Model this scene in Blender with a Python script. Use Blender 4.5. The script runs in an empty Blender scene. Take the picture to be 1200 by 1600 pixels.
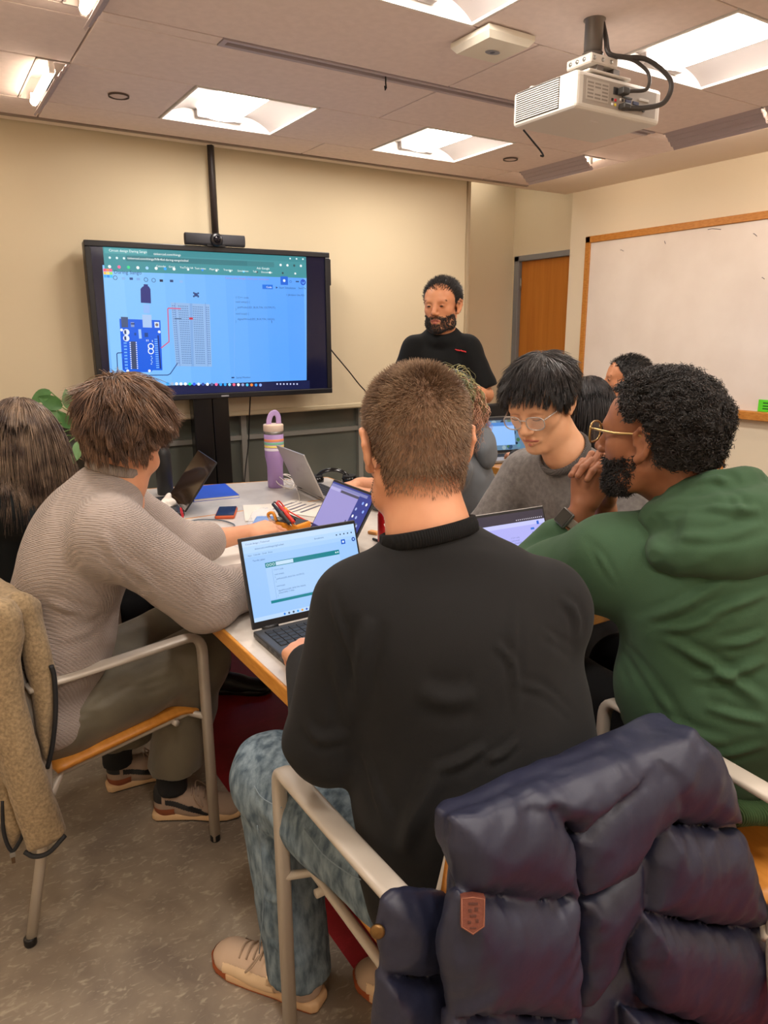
import bpy, bmesh, math, random
import numpy as np
from mathutils import Vector, Matrix

random.seed(7)
RNG = np.random.default_rng(7)
SC = bpy.context.scene
COL = SC.collection
R_ = math.radians

# ------------------------------------------------------------------ camera
F_PX, TILT, YAW, ROLL, HC = 1130.0, R_(13.9), R_(32.6), R_(0.3), 1.45
_f = np.array([math.sin(YAW) * math.cos(TILT), math.cos(YAW) * math.cos(TILT), -math.sin(TILT)])
_r = np.array([math.cos(YAW), -math.sin(YAW), 0.0])
_u = np.cross(_r, _f)
_r2 = _r * math.cos(ROLL) - _u * math.sin(ROLL)
_u2 = _u * math.cos(ROLL) + _r * math.sin(ROLL)
CAM = np.array([0.0, 0.0, HC])
cam_d = bpy.data.cameras.new('camera')
cam_d.sensor_fit = 'VERTICAL'
cam_d.sensor_height = 24.0
cam_d.lens = 24.0 * F_PX / 1600.0
cam_d.clip_start = 0.02
cam = bpy.data.objects.new('camera', cam_d)
COL.objects.link(cam)
cam.matrix_world = Matrix(((_r2[0], _u2[0], -_f[0], 0), (_r2[1], _u2[1], -_f[1], 0),
                           (_r2[2], _u2[2], -_f[2], HC), (0, 0, 0, 1)))
SC.camera = cam

# ------------------------------------------------------------------ world and exposure
w = bpy.data.worlds.new('night')
SC.world = w
w.use_nodes = True
w.node_tree.nodes['Background'].inputs[0].default_value = (0.10, 0.12, 0.16, 1)
w.node_tree.nodes['Background'].inputs[1].default_value = 0.25
SC.view_settings.view_transform = 'Standard'
SC.view_settings.look = 'None'
SC.view_settings.gamma = 1.0
SC.view_settings.use_curve_mapping = False
SC.view_settings.exposure = 0.1
LAMP = 40.0        # emission of the ceiling lenses

# ------------------------------------------------------------------ pixel helpers (1200 x 1600 frame)
def ray(x, y): return _f + _r2 * (x - 600) / F_PX - _u2 * (y - 800) / F_PX
def pz(x, y, z):
    d = ray(x, y); return CAM + d * (z - HC) / d[2]
def pY(x, y, Y):
    d = ray(x, y); return CAM + d * Y / d[1]
def pX(x, y, X):
    d = ray(x, y); return CAM + d * X / d[0]
def pd(x, y, D):
    d = ray(x, y); return CAM + d * D / math.hypot(d[0], d[1])

# ------------------------------------------------------------------ colour and materials
def lin(h):
    if not isinstance(h, str): return tuple(h)[:3]
    h = h.lstrip('#'); o = []
    for i in (0, 2, 4):
        c = int(h[i:i + 2], 16) / 255.0
        o.append(c / 12.92 if c <= .04045 else ((c + .055) / 1.055) ** 2.4)
    return tuple(o)

MATS = {}
def mat(name, col='#808080', rough=.6, metal=0.0, spec=.5, emit=None, es=0.0, trans=0.0, alpha=1.0,
        col2=None, nscale=None, ndet=4.0, nlo=.35, nhi=.65, nstretch=(1, 1, 1), bump=0.0, bscale=None, bstretch=None,
        wave=None, sheen=0.0, sss=0.0, coat=0.0, rand=0.0, voro=False, bdist=.002):
    if name in MATS: return MATS[name]
    m = bpy.data.materials.new(name); MATS[name] = m
    m.use_nodes = True
    nt = m.node_tree; N = nt.nodes; L = nt.links
    b = N['Principled BSDF']
    c = lin(col)
    b.inputs['Base Color'].default_value = (*c, 1)
    b.inputs['Roughness'].default_value = rough
    b.inputs['Metallic'].default_value = metal
    b.inputs['Specular IOR Level'].default_value = spec
    b.inputs['Transmission Weight'].default_value = trans
    b.inputs['Alpha'].default_value = alpha
    b.inputs['Sheen Weight'].default_value = sheen
    b.inputs['Coat Weight'].default_value = coat
    if sss:
        b.inputs['Subsurface Weight'].default_value = sss
        b.inputs['Subsurface Radius'].default_value = (.012, .005, .003)
        b.inputs['Subsurface Scale'].default_value = 1.0
    if emit is not None:
        b.inputs['Emission Color'].default_value = (*lin(emit), 1)
        b.inputs['Emission Strength'].default_value = es
    tc = None
    def coords(st):
        nonlocal tc
        if tc is None: tc = N.new('ShaderNodeTexCoord')
        mp = N.new('ShaderNodeMapping')
        mp.inputs['Scale'].default_value = st
        L.new(tc.outputs['Object'], mp.inputs['Vector'])
        return mp.outputs['Vector']
    cur = None
    if col2 is not None:
        if nscale is None: nscale = 5
        n = N.new('ShaderNodeTexNoise'); n.inputs['Scale'].default_value = nscale
        n.inputs['Detail'].default_value = ndet
        L.new(coords(nstretch), n.inputs['Vector'])
        cr = N.new('ShaderNodeValToRGB')
        cr.color_ramp.elements[0].position = nlo; cr.color_ramp.elements[1].position = nhi
        cr.color_ramp.elements[0].color = (*c, 1); cr.color_ramp.elements[1].color = (*lin(col2), 1)
        L.new(n.outputs['Fac'], cr.inputs['Fac'])
        cur = cr.outputs['Color']
    if rand:
        g = N.new('ShaderNodeNewGeometry')
        mr = N.new('ShaderNodeMapRange'); mr.inputs['To Min'].default_value = 1 - rand; mr.inputs['To Max'].default_value = 1 + rand
        L.new(g.outputs['Random Per Island'], mr.inputs['Value'])
        hs = N.new('ShaderNodeHueSaturation')
        L.new(mr.outputs['Result'], hs.inputs['Value'])
        if cur is not None: L.new(cur, hs.inputs['Color'])
        else: hs.inputs['Color'].default_value = (*c, 1)
        cur = hs.outputs['Color']
    if cur is not None: L.new(cur, b.inputs['Base Color'])
    if bump:
        if wave:
            # woven or knitted relief: crossing bands in the object's own coordinates
            v = coords((1, 1, 1)); prev = None
            for (dr, sc) in wave:
                wv = N.new('ShaderNodeTexWave'); wv.bands_direction = dr; wv.inputs['Scale'].default_value = sc
                wv.inputs['Distortion'].default_value = .6; wv.inputs['Detail'].default_value = 1
                L.new(v, wv.inputs['Vector'])
                if prev is None: prev = wv.outputs['Fac']
                else:
                    mm = N.new('ShaderNodeMath'); mm.operation = 'MULTIPLY'
                    L.new(prev, mm.inputs[0]); L.new(wv.outputs['Fac'], mm.inputs[1]); prev = mm.outputs[0]
            h = prev
        elif voro:
            n2 = N.new('ShaderNodeTexVoronoi'); n2.inputs['Scale'].default_value = bscale or 100
            L.new(coords(bstretch or (1, 1, 1)), n2.inputs['Vector']); h = n2.outputs['Distance']
        else:
            n2 = N.new('ShaderNodeTexNoise'); n2.inputs['Scale'].default_value = bscale or 60
            n2.inputs['Detail'].default_value = 5
            L.new(coords(bstretch or (1, 1, 1)), n2.inputs['Vector']); h = n2.outputs['Fac']
        bp = N.new('ShaderNodeBump'); bp.inputs['Strength'].default_value = bump
        bp.inputs['Distance'].default_value = bdist
        L.new(h, bp.inputs['Height']); L.new(bp.outputs['Normal'], b.inputs['Normal'])
    return m

def glow(col, s=1.0):
    return mat('glow_%s_%.2f' % (col.strip('#'), s), '#050505', rough=.25, emit=col, es=s)

# ------------------------------------------------------------------ object helpers
OFF = {}
def tag(o, label=None, cat=None, group=None, kind=None):
    if label: o['label'] = label
    if cat: o['category'] = cat
    if group: o['group'] = group
    if kind: o['kind'] = kind
    return o

def thing(name, loc, label, cat, group=None, kind=None):
    o = bpy.data.objects.new(name, None); COL.objects.link(o)
    o.empty_display_size = .1
    o.location = Vector([float(v) for v in loc])
    OFF[o.name] = np.array(loc, float)
    return tag(o, label, cat, group, kind)

def mk(name, V, Fc, m, parent=None, smooth=True, mi=None, loc=None):
    """one mesh object; V in world coordinates"""
    V = np.asarray(V, float).reshape(-1, 3)
    if parent is not None: off = OFF[parent.name]
    elif loc is not None: off = np.array(loc, float)
    else: off = np.array([(V[:, 0].min() + V[:, 0].max()) / 2, (V[:, 1].min() + V[:, 1].max()) / 2, V[:, 2].min()])
    me = bpy.data.meshes.new(name)
    Vl = V - off
    if isinstance(Fc, np.ndarray):
        k = Fc.shape[1]; n = len(Fc)
        me.vertices.add(len(Vl)); me.vertices.foreach_set('co', Vl.astype(np.float32).ravel())
        me.loops.add(n * k); me.loops.foreach_set('vertex_index', Fc.astype(np.int32).ravel())
        me.polygons.add(n); me.polygons.foreach_set('loop_start', np.arange(0, n * k, k, dtype=np.int32))
        try: me.polygons.foreach_set('loop_total', np.full(n, k, dtype=np.int32))
        except Exception: pass
        me.update(calc_edges=True)
    else:
        me.from_pydata(Vl.tolist(), [], Fc)
        me.update()
    for q in (m if isinstance(m, (list, tuple)) else [m]): me.materials.append(q)
    if mi is not None: me.polygons.foreach_set('material_index', np.asarray(mi, dtype=np.int32))
    me.polygons.foreach_set('use_smooth', np.full(len(me.polygons), bool(smooth)))
    o = bpy.data.objects.new(name, me); COL.objects.link(o)
    if parent is not None: o.parent = parent
    else: o.location = Vector(off)
    OFF[o.name] = off
    return o

class MB:
    """collects plain shapes that make up one part"""
    def __init__(s): s.V = []; s.F = []; s.M = []; s.n = 0
    def add(s, V, Fc, mi=0):
        V = np.asarray(V, float).reshape(-1, 3)
        s.V.append(V); s.F += [tuple(int(i) + s.n for i in f) for f in Fc]; s.M += [mi] * len(Fc); s.n += len(V)
        return s
    def build(s, name, m, parent=None, smooth=False):
        return mk(name, np.concatenate(s.V), s.F, m, parent, smooth, s.M if isinstance(m, (list, tuple)) else None)

def rotz(a): c, s = math.cos(a), math.sin(a); return np.array([[c, -s, 0], [s, c, 0], [0, 0, 1.]])
def rotx(a): c, s = math.cos(a), math.sin(a); return np.array([[1., 0, 0], [0, c, -s], [0, s, c]])
def roty(a): c, s = math.cos(a), math.sin(a); return np.array([[c, 0, s], [0, 1., 0], [-s, 0, c]])
def nrm(v): v = np.asarray(v, float); return v / (np.linalg.norm(v) + 1e-12)
def face_R(bearing, pitch=0, roll=0):
    """local x right, y forward, z up; bearing in degrees clockwise from +Y; pitch up positive"""
    return rotz(-R_(bearing)) @ rotx(R_(pitch)) @ roty(R_(roll))

_bxc = {}
def boxg(c, h, R=None, bev=0.0, seg=2):
    """box centred c, half sizes h, optional rotation and rounded edges"""
    h = np.asarray(h, float); c = np.asarray(c, float)
    key = (tuple(np.round(h, 6)), bev, seg)
    if key not in _bxc:
        bm = bmesh.new(); bmesh.ops.create_cube(bm, size=2)
        for v in bm.verts: v.co = Vector((v.co.x * h[0], v.co.y * h[1], v.co.z * h[2]))
        if bev > 0: bmesh.ops.bevel(bm, geom=list(bm.edges), offset=min(bev, min(h) * .98), segments=seg, profile=.5, affect='EDGES')
        bm.verts.index_update()
        _bxc[key] = (np.array([v.co[:] for v in bm.verts]), [tuple(v.index for v in f.verts) for f in bm.faces]); bm.free()
    V, Fc = _bxc[key]
    V = V if R is None else V @ np.asarray(R).T
    return V + c, Fc

def box(name, c, h, m, parent=None, R=None, bev=0.0, seg=2, smooth=False):
    V, Fc = boxg(c, h, R, bev, seg)
    return mk(name, V, Fc, m, parent, smooth)

def lohi(name, lo, hi, m, parent=None, bev=0.0, seg=1):
    lo = np.array(lo, float); hi = np.array(hi, float)
    return box(name, (lo + hi) / 2, (hi - lo) / 2, m, parent, None, bev, seg)

def smooth_path(P, n=6):
    """Catmull-Rom through the points"""
    P = np.asarray(P, float); Q = np.vstack([2 * P[0] - P[1], P, 2 * P[-1] - P[-2]]); out = []
    for i in range(1, len(Q) - 2):
        for t in np.linspace(0, 1, n, endpoint=False):
            a, b, c, d = Q[i - 1], Q[i], Q[i + 1], Q[i + 2]
            out.append(.5 * ((2 * b) + (-a + c) * t + (2 * a - 5 * b + 4 * c - d) * t * t + (-a + 3 * b - 3 * c + d) * t ** 3))
    out.append(P[-1]); return np.array(out)

def fillet(P, r, n=6):
    """polyline with rounded corners"""
    P = np.asarray(P, float); out = [P[0]]
    for i in range(1, len(P) - 1):
        a, b, c = P[i - 1], P[i], P[i + 1]
        rr = min(r, np.linalg.norm(a - b) * .49, np.linalg.norm(c - b) * .49)
        p, q = b + nrm(a - b) * rr, b + nrm(c - b) * rr
        for t in np.linspace(0, 1, n + 1): out.append((1 - t) ** 2 * p + 2 * t * (1 - t) * b + t * t * q)
    out.append(P[-1]); return np.array(out)

def tubeg(P, r, n=10, up=(0, 0, 1), flat=None, cap=True):
    """sweep; r scalar or per point; flat = (half width along side, half height along up-ish) per point or one pair"""
    P = np.asarray(P, float); K = len(P)
    T = np.gradient(P, axis=0); T /= (np.linalg.norm(T, axis=1, keepdims=True) + 1e-12)
    u = np.array(up, float)
    if abs(u @ T[0]) > .95: u = np.array([1., 0, 0]) if abs(T[0][0]) < .9 else np.array([0, 1., 0])
    V = []
    ang = np.linspace(0, 2 * math.pi, n, endpoint=False)
    s = nrm(np.cross(T[0], u))
    for i in range(K):
        s = nrm(s - T[i] * (s @ T[i])); v = np.cross(s, T[i])
        if flat is None:
            a = b = (r[i] if np.ndim(r) else r)
        else:
            a, b = flat[i] if np.ndim(flat) == 2 else flat
        ca, sa = np.cos(ang), np.sin(ang)
        if flat is not None:      # squarer section for strips
            ca = np.sign(ca) * np.abs(ca) ** .6; sa = np.sign(sa) * np.abs(sa) ** .6
        V.append(P[i] + np.outer(ca * a, s) + np.outer(sa * b, v))
    V = np.concatenate(V); Fc = []
    for i in range(K - 1):
        for j in range(n):
            k = (j + 1) % n
            Fc.append((i * n + j, (i + 1) * n + j, (i + 1) * n + k, i * n + k))
    if cap:
        Fc.append(tuple(range(n))); Fc.append(tuple(range((K - 1) * n + n - 1, (K - 1) * n - 1, -1)))
    return V, Fc

def tube(name, P, r, m, parent=None, n=10, **k):
    V, Fc = tubeg(P, r, n, **k)
    return mk(name, V, Fc, m, parent)

def latheg(prof, c=(0, 0, 0), R=None, n=24):
    prof = np.asarray(prof, float); V = []
    for a in np.linspace(0, 2 * math.pi, n, endpoint=False):
        V.append(np.stack([prof[:, 0] * math.cos(a), prof[:, 0] * math.sin(a), prof[:, 1]], 1))
    V = np.concatenate(V); K = len(prof); Fc = []
    for i in range(n):
        j = (i + 1) % n
        for k in range(K - 1):
            Fc.append((i * K + k, j * K + k, j * K + k + 1, i * K + k + 1))
    if prof[0, 0] > 1e-5: Fc.append(tuple(i * K for i in range(n))[::-1])
    if prof[-1, 0] > 1e-5: Fc.append(tuple(i * K + K - 1 for i in range(n)))
    if R is not None: V = V @ np.asarray(R).T
    return V + np.array(c, float), Fc

def lathe(name, prof, c, m, parent=None, R=None, n=24, smooth=True):
    V, Fc = latheg(prof, c, R, n); return mk(name, V, Fc, m, parent, smooth)

def discg(c, r, R=None, n=20):
    a = np.linspace(0, 2 * math.pi, n, endpoint=False)
    V = np.stack([r * np.cos(a), np.zeros(n), r * np.sin(a)], 1)
    if R is not None: V = V @ np.asarray(R).T
    return V + np.array(c, float), [tuple(range(n))]

def text(name, body, origin, R, size, m, parent, align='LEFT', bold=0.0, shear=0.0):
    """flat lettering; R columns = text right, text up, normal"""
    cu = bpy.data.curves.new(name, 'FONT'); cu.body = body; cu.size = size; cu.align_x = align; cu.offset = bold * size; cu.shear = shear
    cu.resolution_u = 2
    o = bpy.data.objects.new('tmp_text', cu); COL.objects.link(o)
    dg = bpy.context.evaluated_depsgraph_get(); me = bpy.data.meshes.new_from_object(o.evaluated_get(dg))
    V = np.array([v.co[:] for v in me.vertices]); Fc = [tuple(p.vertices) for p in me.polygons]
    bpy.data.objects.remove(o); bpy.data.curves.remove(cu); bpy.data.meshes.remove(me)
    if len(V) == 0: return None
    V = np.array(origin) + V @ np.asarray(R).T
    return mk(name, V, Fc, m, parent, False)

# ------------------------------------------------------------------ value noise
_perm = RNG.random((32, 32, 32)).astype(np.float32)
def vn(P, s=1.0):
    """value noise in 0..1 at points (...,3)"""
    Q = np.asarray(P, np.float32) * s
    i = np.floor(Q).astype(np.int32); f = Q - i; f = f * f * (3 - 2 * f); i &= 31; j = (i + 1) & 31
    x0, y0, z0 = i[..., 0], i[..., 1], i[..., 2]; x1, y1, z1 = j[..., 0], j[..., 1], j[..., 2]
    fx, fy, fz = f[..., 0], f[..., 1], f[..., 2]
    a = _perm[x0, y0, z0] * (1 - fx) + _perm[x1, y0, z0] * fx
    b = _perm[x0, y1, z0] * (1 - fx) + _perm[x1, y1, z0] * fx
    c = _perm[x0, y0, z1] * (1 - fx) + _perm[x1, y0, z1] * fx
    d = _perm[x0, y1, z1] * (1 - fx) + _perm[x1, y1, z1] * fx
    return (a * (1 - fy) + b * fy) * (1 - fz) + (c * (1 - fy) + d * fy) * fz

# ------------------------------------------------------------------ implicit surfaces (organic shapes)
class SDF:
    def __init__(s): s.ops = []
    def rc(s, a, b, r1, r2=None, k=.02, sub=False):
        a = np.asarray(a, float); b = np.asarray(b, float); r2 = r1 if r2 is None else r2; rm = max(r1, r2)
        s.ops.append(('rc', (a, b, r1, r2), k, sub, np.minimum(a, b) - rm, np.maximum(a, b) + rm)); return s
    def chain(s, pts, rs, k=.02, sub=False):
        for i in range(len(pts) - 1):
            s.rc(pts[i], pts[i + 1], rs[i] if np.ndim(rs) else rs, rs[i + 1] if np.ndim(rs) else rs, k, sub)
        return s
    def el(s, c, r, R=None, k=.02, sub=False):
        c = np.asarray(c, float); r = np.asarray(r, float); R = np.eye(3) if R is None else np.asarray(R)
        e = np.sqrt(((R * r) ** 2).sum(1))
        s.ops.append(('el', (c, r, R), k, sub, c - e, c + e)); return s
    def bx(s, c, h, R=None, rd=.01, k=.02, sub=False):
        c = np.asarray(c, float); h = np.asarray(h, float); R = np.eye(3) if R is None else np.asarray(R)
        e = np.abs(R) @ h
        s.ops.append(('bx', (c, h, R, rd), k, sub, c - e, c + e)); return s
    def poly(s, pts, O, U, Vv, w0, t, rd, k=.01, pk=0.0):
        """rounded slab: polygon pts (u,v) in the frame O + u U + v Vv + w W; w0 = (function of u,v) mid depth"""
        pts = np.asarray(pts, float); O = np.asarray(O, float); W = np.cross(U, Vv)
        P3 = np.array([O + p[0] * U + p[1] * Vv for p in pts]); e = .12
        s.ops.append(('poly', (pts, O, np.asarray(U, float), np.asarray(Vv, float), W, w0, t, rd, pk), k, False, P3.min(0) - e, P3.max(0) + e)); return s
    def _ev(s, kind, a, P):
        if kind == 'rc':
            A, B, r1, r2 = a; ba = B - A; l = ba @ ba
            pa = P - A.astype(np.float32)
            t = np.clip((pa @ ba.astype(np.float32)) / max(l, 1e-12), 0, 1)
            q = pa - t[..., None] * ba.astype(np.float32)
            return np.sqrt((q * q).sum(-1)) - (r1 + (r2 - r1) * t)
        if kind == 'el':
            c, r, R = a; q = (P - c.astype(np.float32)) @ R.astype(np.float32)
            n = q / r.astype(np.float32); k0 = np.sqrt((n * n).sum(-1)); n2 = n / r.astype(np.float32)
            k1 = np.sqrt((n2 * n2).sum(-1)) + 1e-9
            return k0 * (k0 - 1) / k1
        if kind == 'bx':
            c, h, R, rd = a; q = np.abs((P - c.astype(np.float32)) @ R.astype(np.float32)) - (h - rd).astype(np.float32)
            return np.sqrt((np.maximum(q, 0) ** 2).sum(-1)) + np.minimum(q.max(-1), 0) - rd
        if kind == 'poly':
            pts, O, U, Vv, W, w0, t, rd, pk = a
            q = P - O.astype(np.float32); u = q @ U.astype(np.float32); v = q @ Vv.astype(np.float32); ww = q @ W.astype(np.float32)
            d = np.full(u.shape, 1e9, np.float32); ins = np.zeros(u.shape, bool); n = len(pts)
            for i in range(n):
                x0, y0 = pts[i]; x1, y1 = pts[(i + 1) % n]
                ex, ey = x1 - x0, y1 - y0
                tt = np.clip(((u - x0) * ex + (v - y0) * ey) / (ex * ex + ey * ey), 0, 1)
                d = np.minimum(d, (u - x0 - tt * ex) ** 2 + (v - y0 - tt * ey) ** 2)
                if abs(ey) > 1e-9: ins ^= ((y0 > v) != (y1 > v)) & (u < ex * (v - y0) / ey + x0)
            d = np.sqrt(d); d = np.where(ins, -d, d)
            wz = np.abs(ww - (w0(u, v) if callable(w0) else w0))
            if pk:      # gathers that die out away from the stitched edge
                g = np.abs(vn(np.stack([u * 42, v * 12, u * 0 + 3.3], -1)) - .5) * 2
                wz = wz + pk * (g ** .8) * np.exp(np.minimum(d, 0) / .035)
            qx = d + rd; qy = wz - t + min(rd, t)
            rr = min(rd, t)
            qx = qx * (rr / rd)
            return np.sqrt(np.maximum(qx, 0) ** 2 + np.maximum(qy, 0) ** 2) + np.minimum(np.maximum(qx, qy), 0) - rr
    def mesh(s, res, warp=None, clip=None):
        add = [o for o in s.ops if not o[3]]
        lo = np.min([o[4] for o in add], 0) - 3 * res; hi = np.max([o[5] for o in add], 0) + 3 * res
        if clip is not None: lo = np.maximum(lo, clip[0]); hi = np.minimum(hi, clip[1])
        dim = np.ceil((hi - lo) / res).astype(int) + 1
        D = np.full(dim, 1.0, np.float32)
        ax = [(lo[i] + res * np.arange(dim[i])).astype(np.float32) for i in range(3)]
        for kind, a, k, sub, l, h in s.ops:
            pad = k + 2.5 * res
            i0 = np.clip(np.floor((l - pad - lo) / res).astype(int), 0, dim - 1); i1 = np.clip(np.ceil((h + pad - lo) / res).astype(int) + 1, 1, dim)
            if (i1 <= i0).any(): continue
            sl = tuple(slice(i0[i], i1[i]) for i in range(3))
            P = np.stack(np.meshgrid(*[ax[i][sl[i]] for i in range(3)], indexing='ij'), -1)
            e = s._ev(kind, a, P); d = D[sl]
            if sub:
                hh = np.clip(.5 - .5 * (d + e) / k, 0, 1) if k > 1e-6 else (d < -e).astype(np.float32)
                D[sl] = d * (1 - hh) - e * hh + k * hh * (1 - hh)
            else:
                hh = np.clip(.5 + .5 * (e - d) / max(k, 1e-6), 0, 1)
                D[sl] = e * (1 - hh) + d * hh - k * hh * (1 - hh)
        if warp is not None:
            m = np.abs(D) < 6 * res
            I = np.nonzero(m)
            P = np.stack([ax[i][I[i]] for i in range(3)], -1)
            D[I] += warp(P).astype(np.float32)
        D[0] = D[-1] = 1; D[:, 0] = D[:, -1] = 1; D[:, :, 0] = D[:, :, -1] = 1
        return surfnets(D, lo, res)

def surfnets(D, o, h):
    s = D < 0
    c = np.zeros(np.array(D.shape) - 1, np.int8)
    for a in (0, 1):
        for b in (0, 1):
            for d in (0, 1):
                c += s[a:s.shape[0] - 1 + a, b:s.shape[1] - 1 + b, d:s.shape[2] - 1 + d]
    I = np.nonzero((c > 0) & (c < 8)); n = len(I[0])
    idx = np.full(c.shape, -1, np.int32); idx[I] = np.arange(n)
    acc = np.zeros((n, 3), np.float32); cnt = np.zeros(n, np.float32)
    cs = [(a, b, d) for a in (0, 1) for b in (0, 1) for d in (0, 1)]
    for p in cs:
        for axx in range(3):
            if p[axx]: continue
            q = list(p); q[axx] = 1
            da = D[I[0] + p[0], I[1] + p[1], I[2] + p[2]]; db = D[I[0] + q[0], I[1] + q[1], I[2] + q[2]]
            cr = (da < 0) != (db < 0); t = np.where(cr, da / np.where(da == db, 1, da - db), 0)
            for m in range(3):
                acc[:, m] += np.where(cr, p[m] + (t if m == axx else 0), 0)
            cnt += cr
    V = (np.stack(I, 1) + acc / cnt[:, None]) * h + o
    Q = []
    for axx in range(3):
        sl0 = [slice(1, -1)] * 3; sl1 = [slice(1, -1)] * 3
        sl0[axx] = slice(0, -1); sl1[axx] = slice(1, None)
        a = s[tuple(sl0)]; b = s[tuple(sl1)]
        for flip, mm in ((False, a & ~b), (True, ~a & b)):
            J = list(np.nonzero(mm)); 
            for z in range(3):
                if z != axx: J[z] = J[z] + 1
            u, v = (axx + 1) % 3, (axx + 2) % 3
            def g(du, dv):
                K = [J[0].copy(), J[1].copy(), J[2].copy()]; K[u] = K[u] + du; K[v] = K[v] + dv
                return idx[K[0], K[1], K[2]]
            q = np.stack([g(-1, -1), g(0, -1), g(0, 0), g(-1, 0)], 1)
            Q.append(q[:, ::-1] if flip else q)
    Q = np.concatenate(Q)
    return V, Q[(Q >= 0).all(1)]

def relax(V, Q, it=1, w=.5):
    """Laplacian smoothing of a quad mesh"""
    for _ in range(it):
        A = np.zeros_like(V); C = np.zeros(len(V))
        for i in range(4):
            j = (i + 1) % 4
            np.add.at(A, Q[:, i], V[Q[:, j]]); np.add.at(C, Q[:, i], 1)
            np.add.at(A, Q[:, j], V[Q[:, i]]); np.add.at(C, Q[:, j], 1)
        V = V * (1 - w) + w * A / np.maximum(C, 1)[:, None]
    return V

def strandg(P, r0, r1=None, taper=True):
    """P (N,K,3) -> three-sided tubes"""
    N_, K, _ = P.shape
    T = np.gradient(P, axis=1); T /= (np.linalg.norm(T, axis=2, keepdims=True) + 1e-9)
    ref = np.where(np.abs(T[..., 2:3]) > .9, np.array([1., 0, 0]), np.array([0, 0, 1.]))
    a = np.cross(T, ref); a /= (np.linalg.norm(a, axis=2, keepdims=True) + 1e-9); b = np.cross(T, a)
    r0 = np.broadcast_to(np.asarray(r0, float), (N_,))
    tt = np.linspace(0, 1, K)
    prof = (1 - tt ** 3 * .85) if taper else np.ones(K)
    rad = r0[:, None] * prof[None]
    V = np.stack([P + rad[..., None] * (math.cos(q) * a + math.sin(q) * b) for q in (0, 2.094, 4.189)], 2)
    base = (np.arange(N_) * K * 3)[:, None, None]
    k = (np.arange(K - 1) * 3)[None, :, None]; j = np.arange(3)[None, None, :]; j2 = (j + 1) % 3
    q = np.stack([base + k + j, base + k + j2, base + k + 3 + j2, base + k + 3 + j], -1).reshape(-1, 4)
    return V.reshape(-1, 3), q

def join(*VF):
    V = []; Q = []; n = 0
    for v, q in VF:
        v = np.asarray(v, float); q = np.asarray(q); V.append(v); Q.append(q + n); n += len(v)
    return np.concatenate(V), np.concatenate(Q)
# ================================================================== room shell
H = 2.45
YW = 4.20          # plane of the blind
XW = 4.30          # whiteboard wall
M_wall = mat('wall_paint', '#ddcfb4', .85, bump=.05, bscale=120)
M_wall2 = mat('wall_paint_board_side', '#e8dcc6', .85, bump=.05, bscale=120)
M_tile = mat('ceiling_tile', '#ead9d2', .95, bump=.25, bscale=260, col2='#e4d3cc', nscale=30)
M_plaster = mat('ceiling_plaster', '#e8dacb', .9)
M_slab = mat('ceiling_void', '#4d423c', .95)
M_white = mat('white_enamel', '#e9e4de', .45)
M_alu = mat('aluminium', '#9b9a96', .35, metal=.8)
M_black = mat('black_plastic', '#101012', .4)

def lino(name, a, b, c):
    m = bpy.data.materials.new(name); m.use_nodes = True
    nt = m.node_tree; N = nt.nodes; L = nt.links; bs = N['Principled BSDF']
    tc = N.new('ShaderNodeTexCoord')
    def noise(s, d, st=(1, 1, 1), dist=0.0):
        mp = N.new('ShaderNodeMapping'); mp.inputs['Scale'].default_value = st; L.new(tc.outputs['Object'], mp.inputs['Vector'])
        n = N.new('ShaderNodeTexNoise'); n.inputs['Scale'].default_value = s; n.inputs['Detail'].default_value = d
        n.inputs['Distortion'].default_value = dist; L.new(mp.outputs['Vector'], n.inputs['Vector']); return n.outputs['Fac']
    r1 = N.new('ShaderNodeValToRGB'); e = r1.color_ramp.elements
    e[0].position = .34; e[0].color = (*lin(a), 1); e[1].position = .66; e[1].color = (*lin(b), 1)
    L.new(noise(7, 8, dist=.6), r1.inputs['Fac'])
    r2 = N.new('ShaderNodeValToRGB'); e = r2.color_ramp.elements
    e[0].position = .55; e[0].color = (0, 0, 0, 1); e[1].position = .72; e[1].color = (1, 1, 1, 1)
    L.new(noise(34, 6, (1, 1.9, 1), 1.2), r2.inputs['Fac'])
    mx = N.new('ShaderNodeMixRGB'); mx.inputs['Color2'].default_value = (*lin(c), 1)
    mul = N.new('ShaderNodeMath'); mul.operation = 'MULTIPLY'; mul.inputs[1].default_value = .55
    L.new(r2.outputs['Color'], mul.inputs[0]); L.new(mul.outputs[0], mx.inputs['Fac']); L.new(r1.outputs['Color'], mx.inputs['Color1'])
    L.new(mx.outputs['Color'], bs.inputs['Base Color'])
    bs.inputs['Roughness'].default_value = .42; bs.inputs['Specular IOR Level'].default_value = .4
    bp = N.new('ShaderNodeBump'); bp.inputs['Strength'].default_value = .08; bp.inputs['Distance'].default_value = .002
    L.new(noise(60, 4), bp.inputs['Height']); L.new(bp.outputs['Normal'], bs.inputs['Normal'])
    return m

def struct(o, label=None):
    o['kind'] = 'structure'
    if label: o['label'] = label
    return o

M_floor = lino('brown_linoleum', '#82766a', '#9f9281', '#cabfa9')
M_red = lino('red_linoleum', '#7d1519', '#921b20', '#a2292d')
X0, Y0 = -.80, -1.60
fl = struct(lohi('floor', (X0, Y0, -.08), (4.6, 5.0, 0), M_floor), 'mottled brown grey linoleum floor')
RED0, RED1 = .685, 1.92
struct(lohi('floor_red_band', (RED0, Y0, -.02), (RED1, YW + .05, .0015), M_red), 'dark red linoleum band under the long table')

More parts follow.
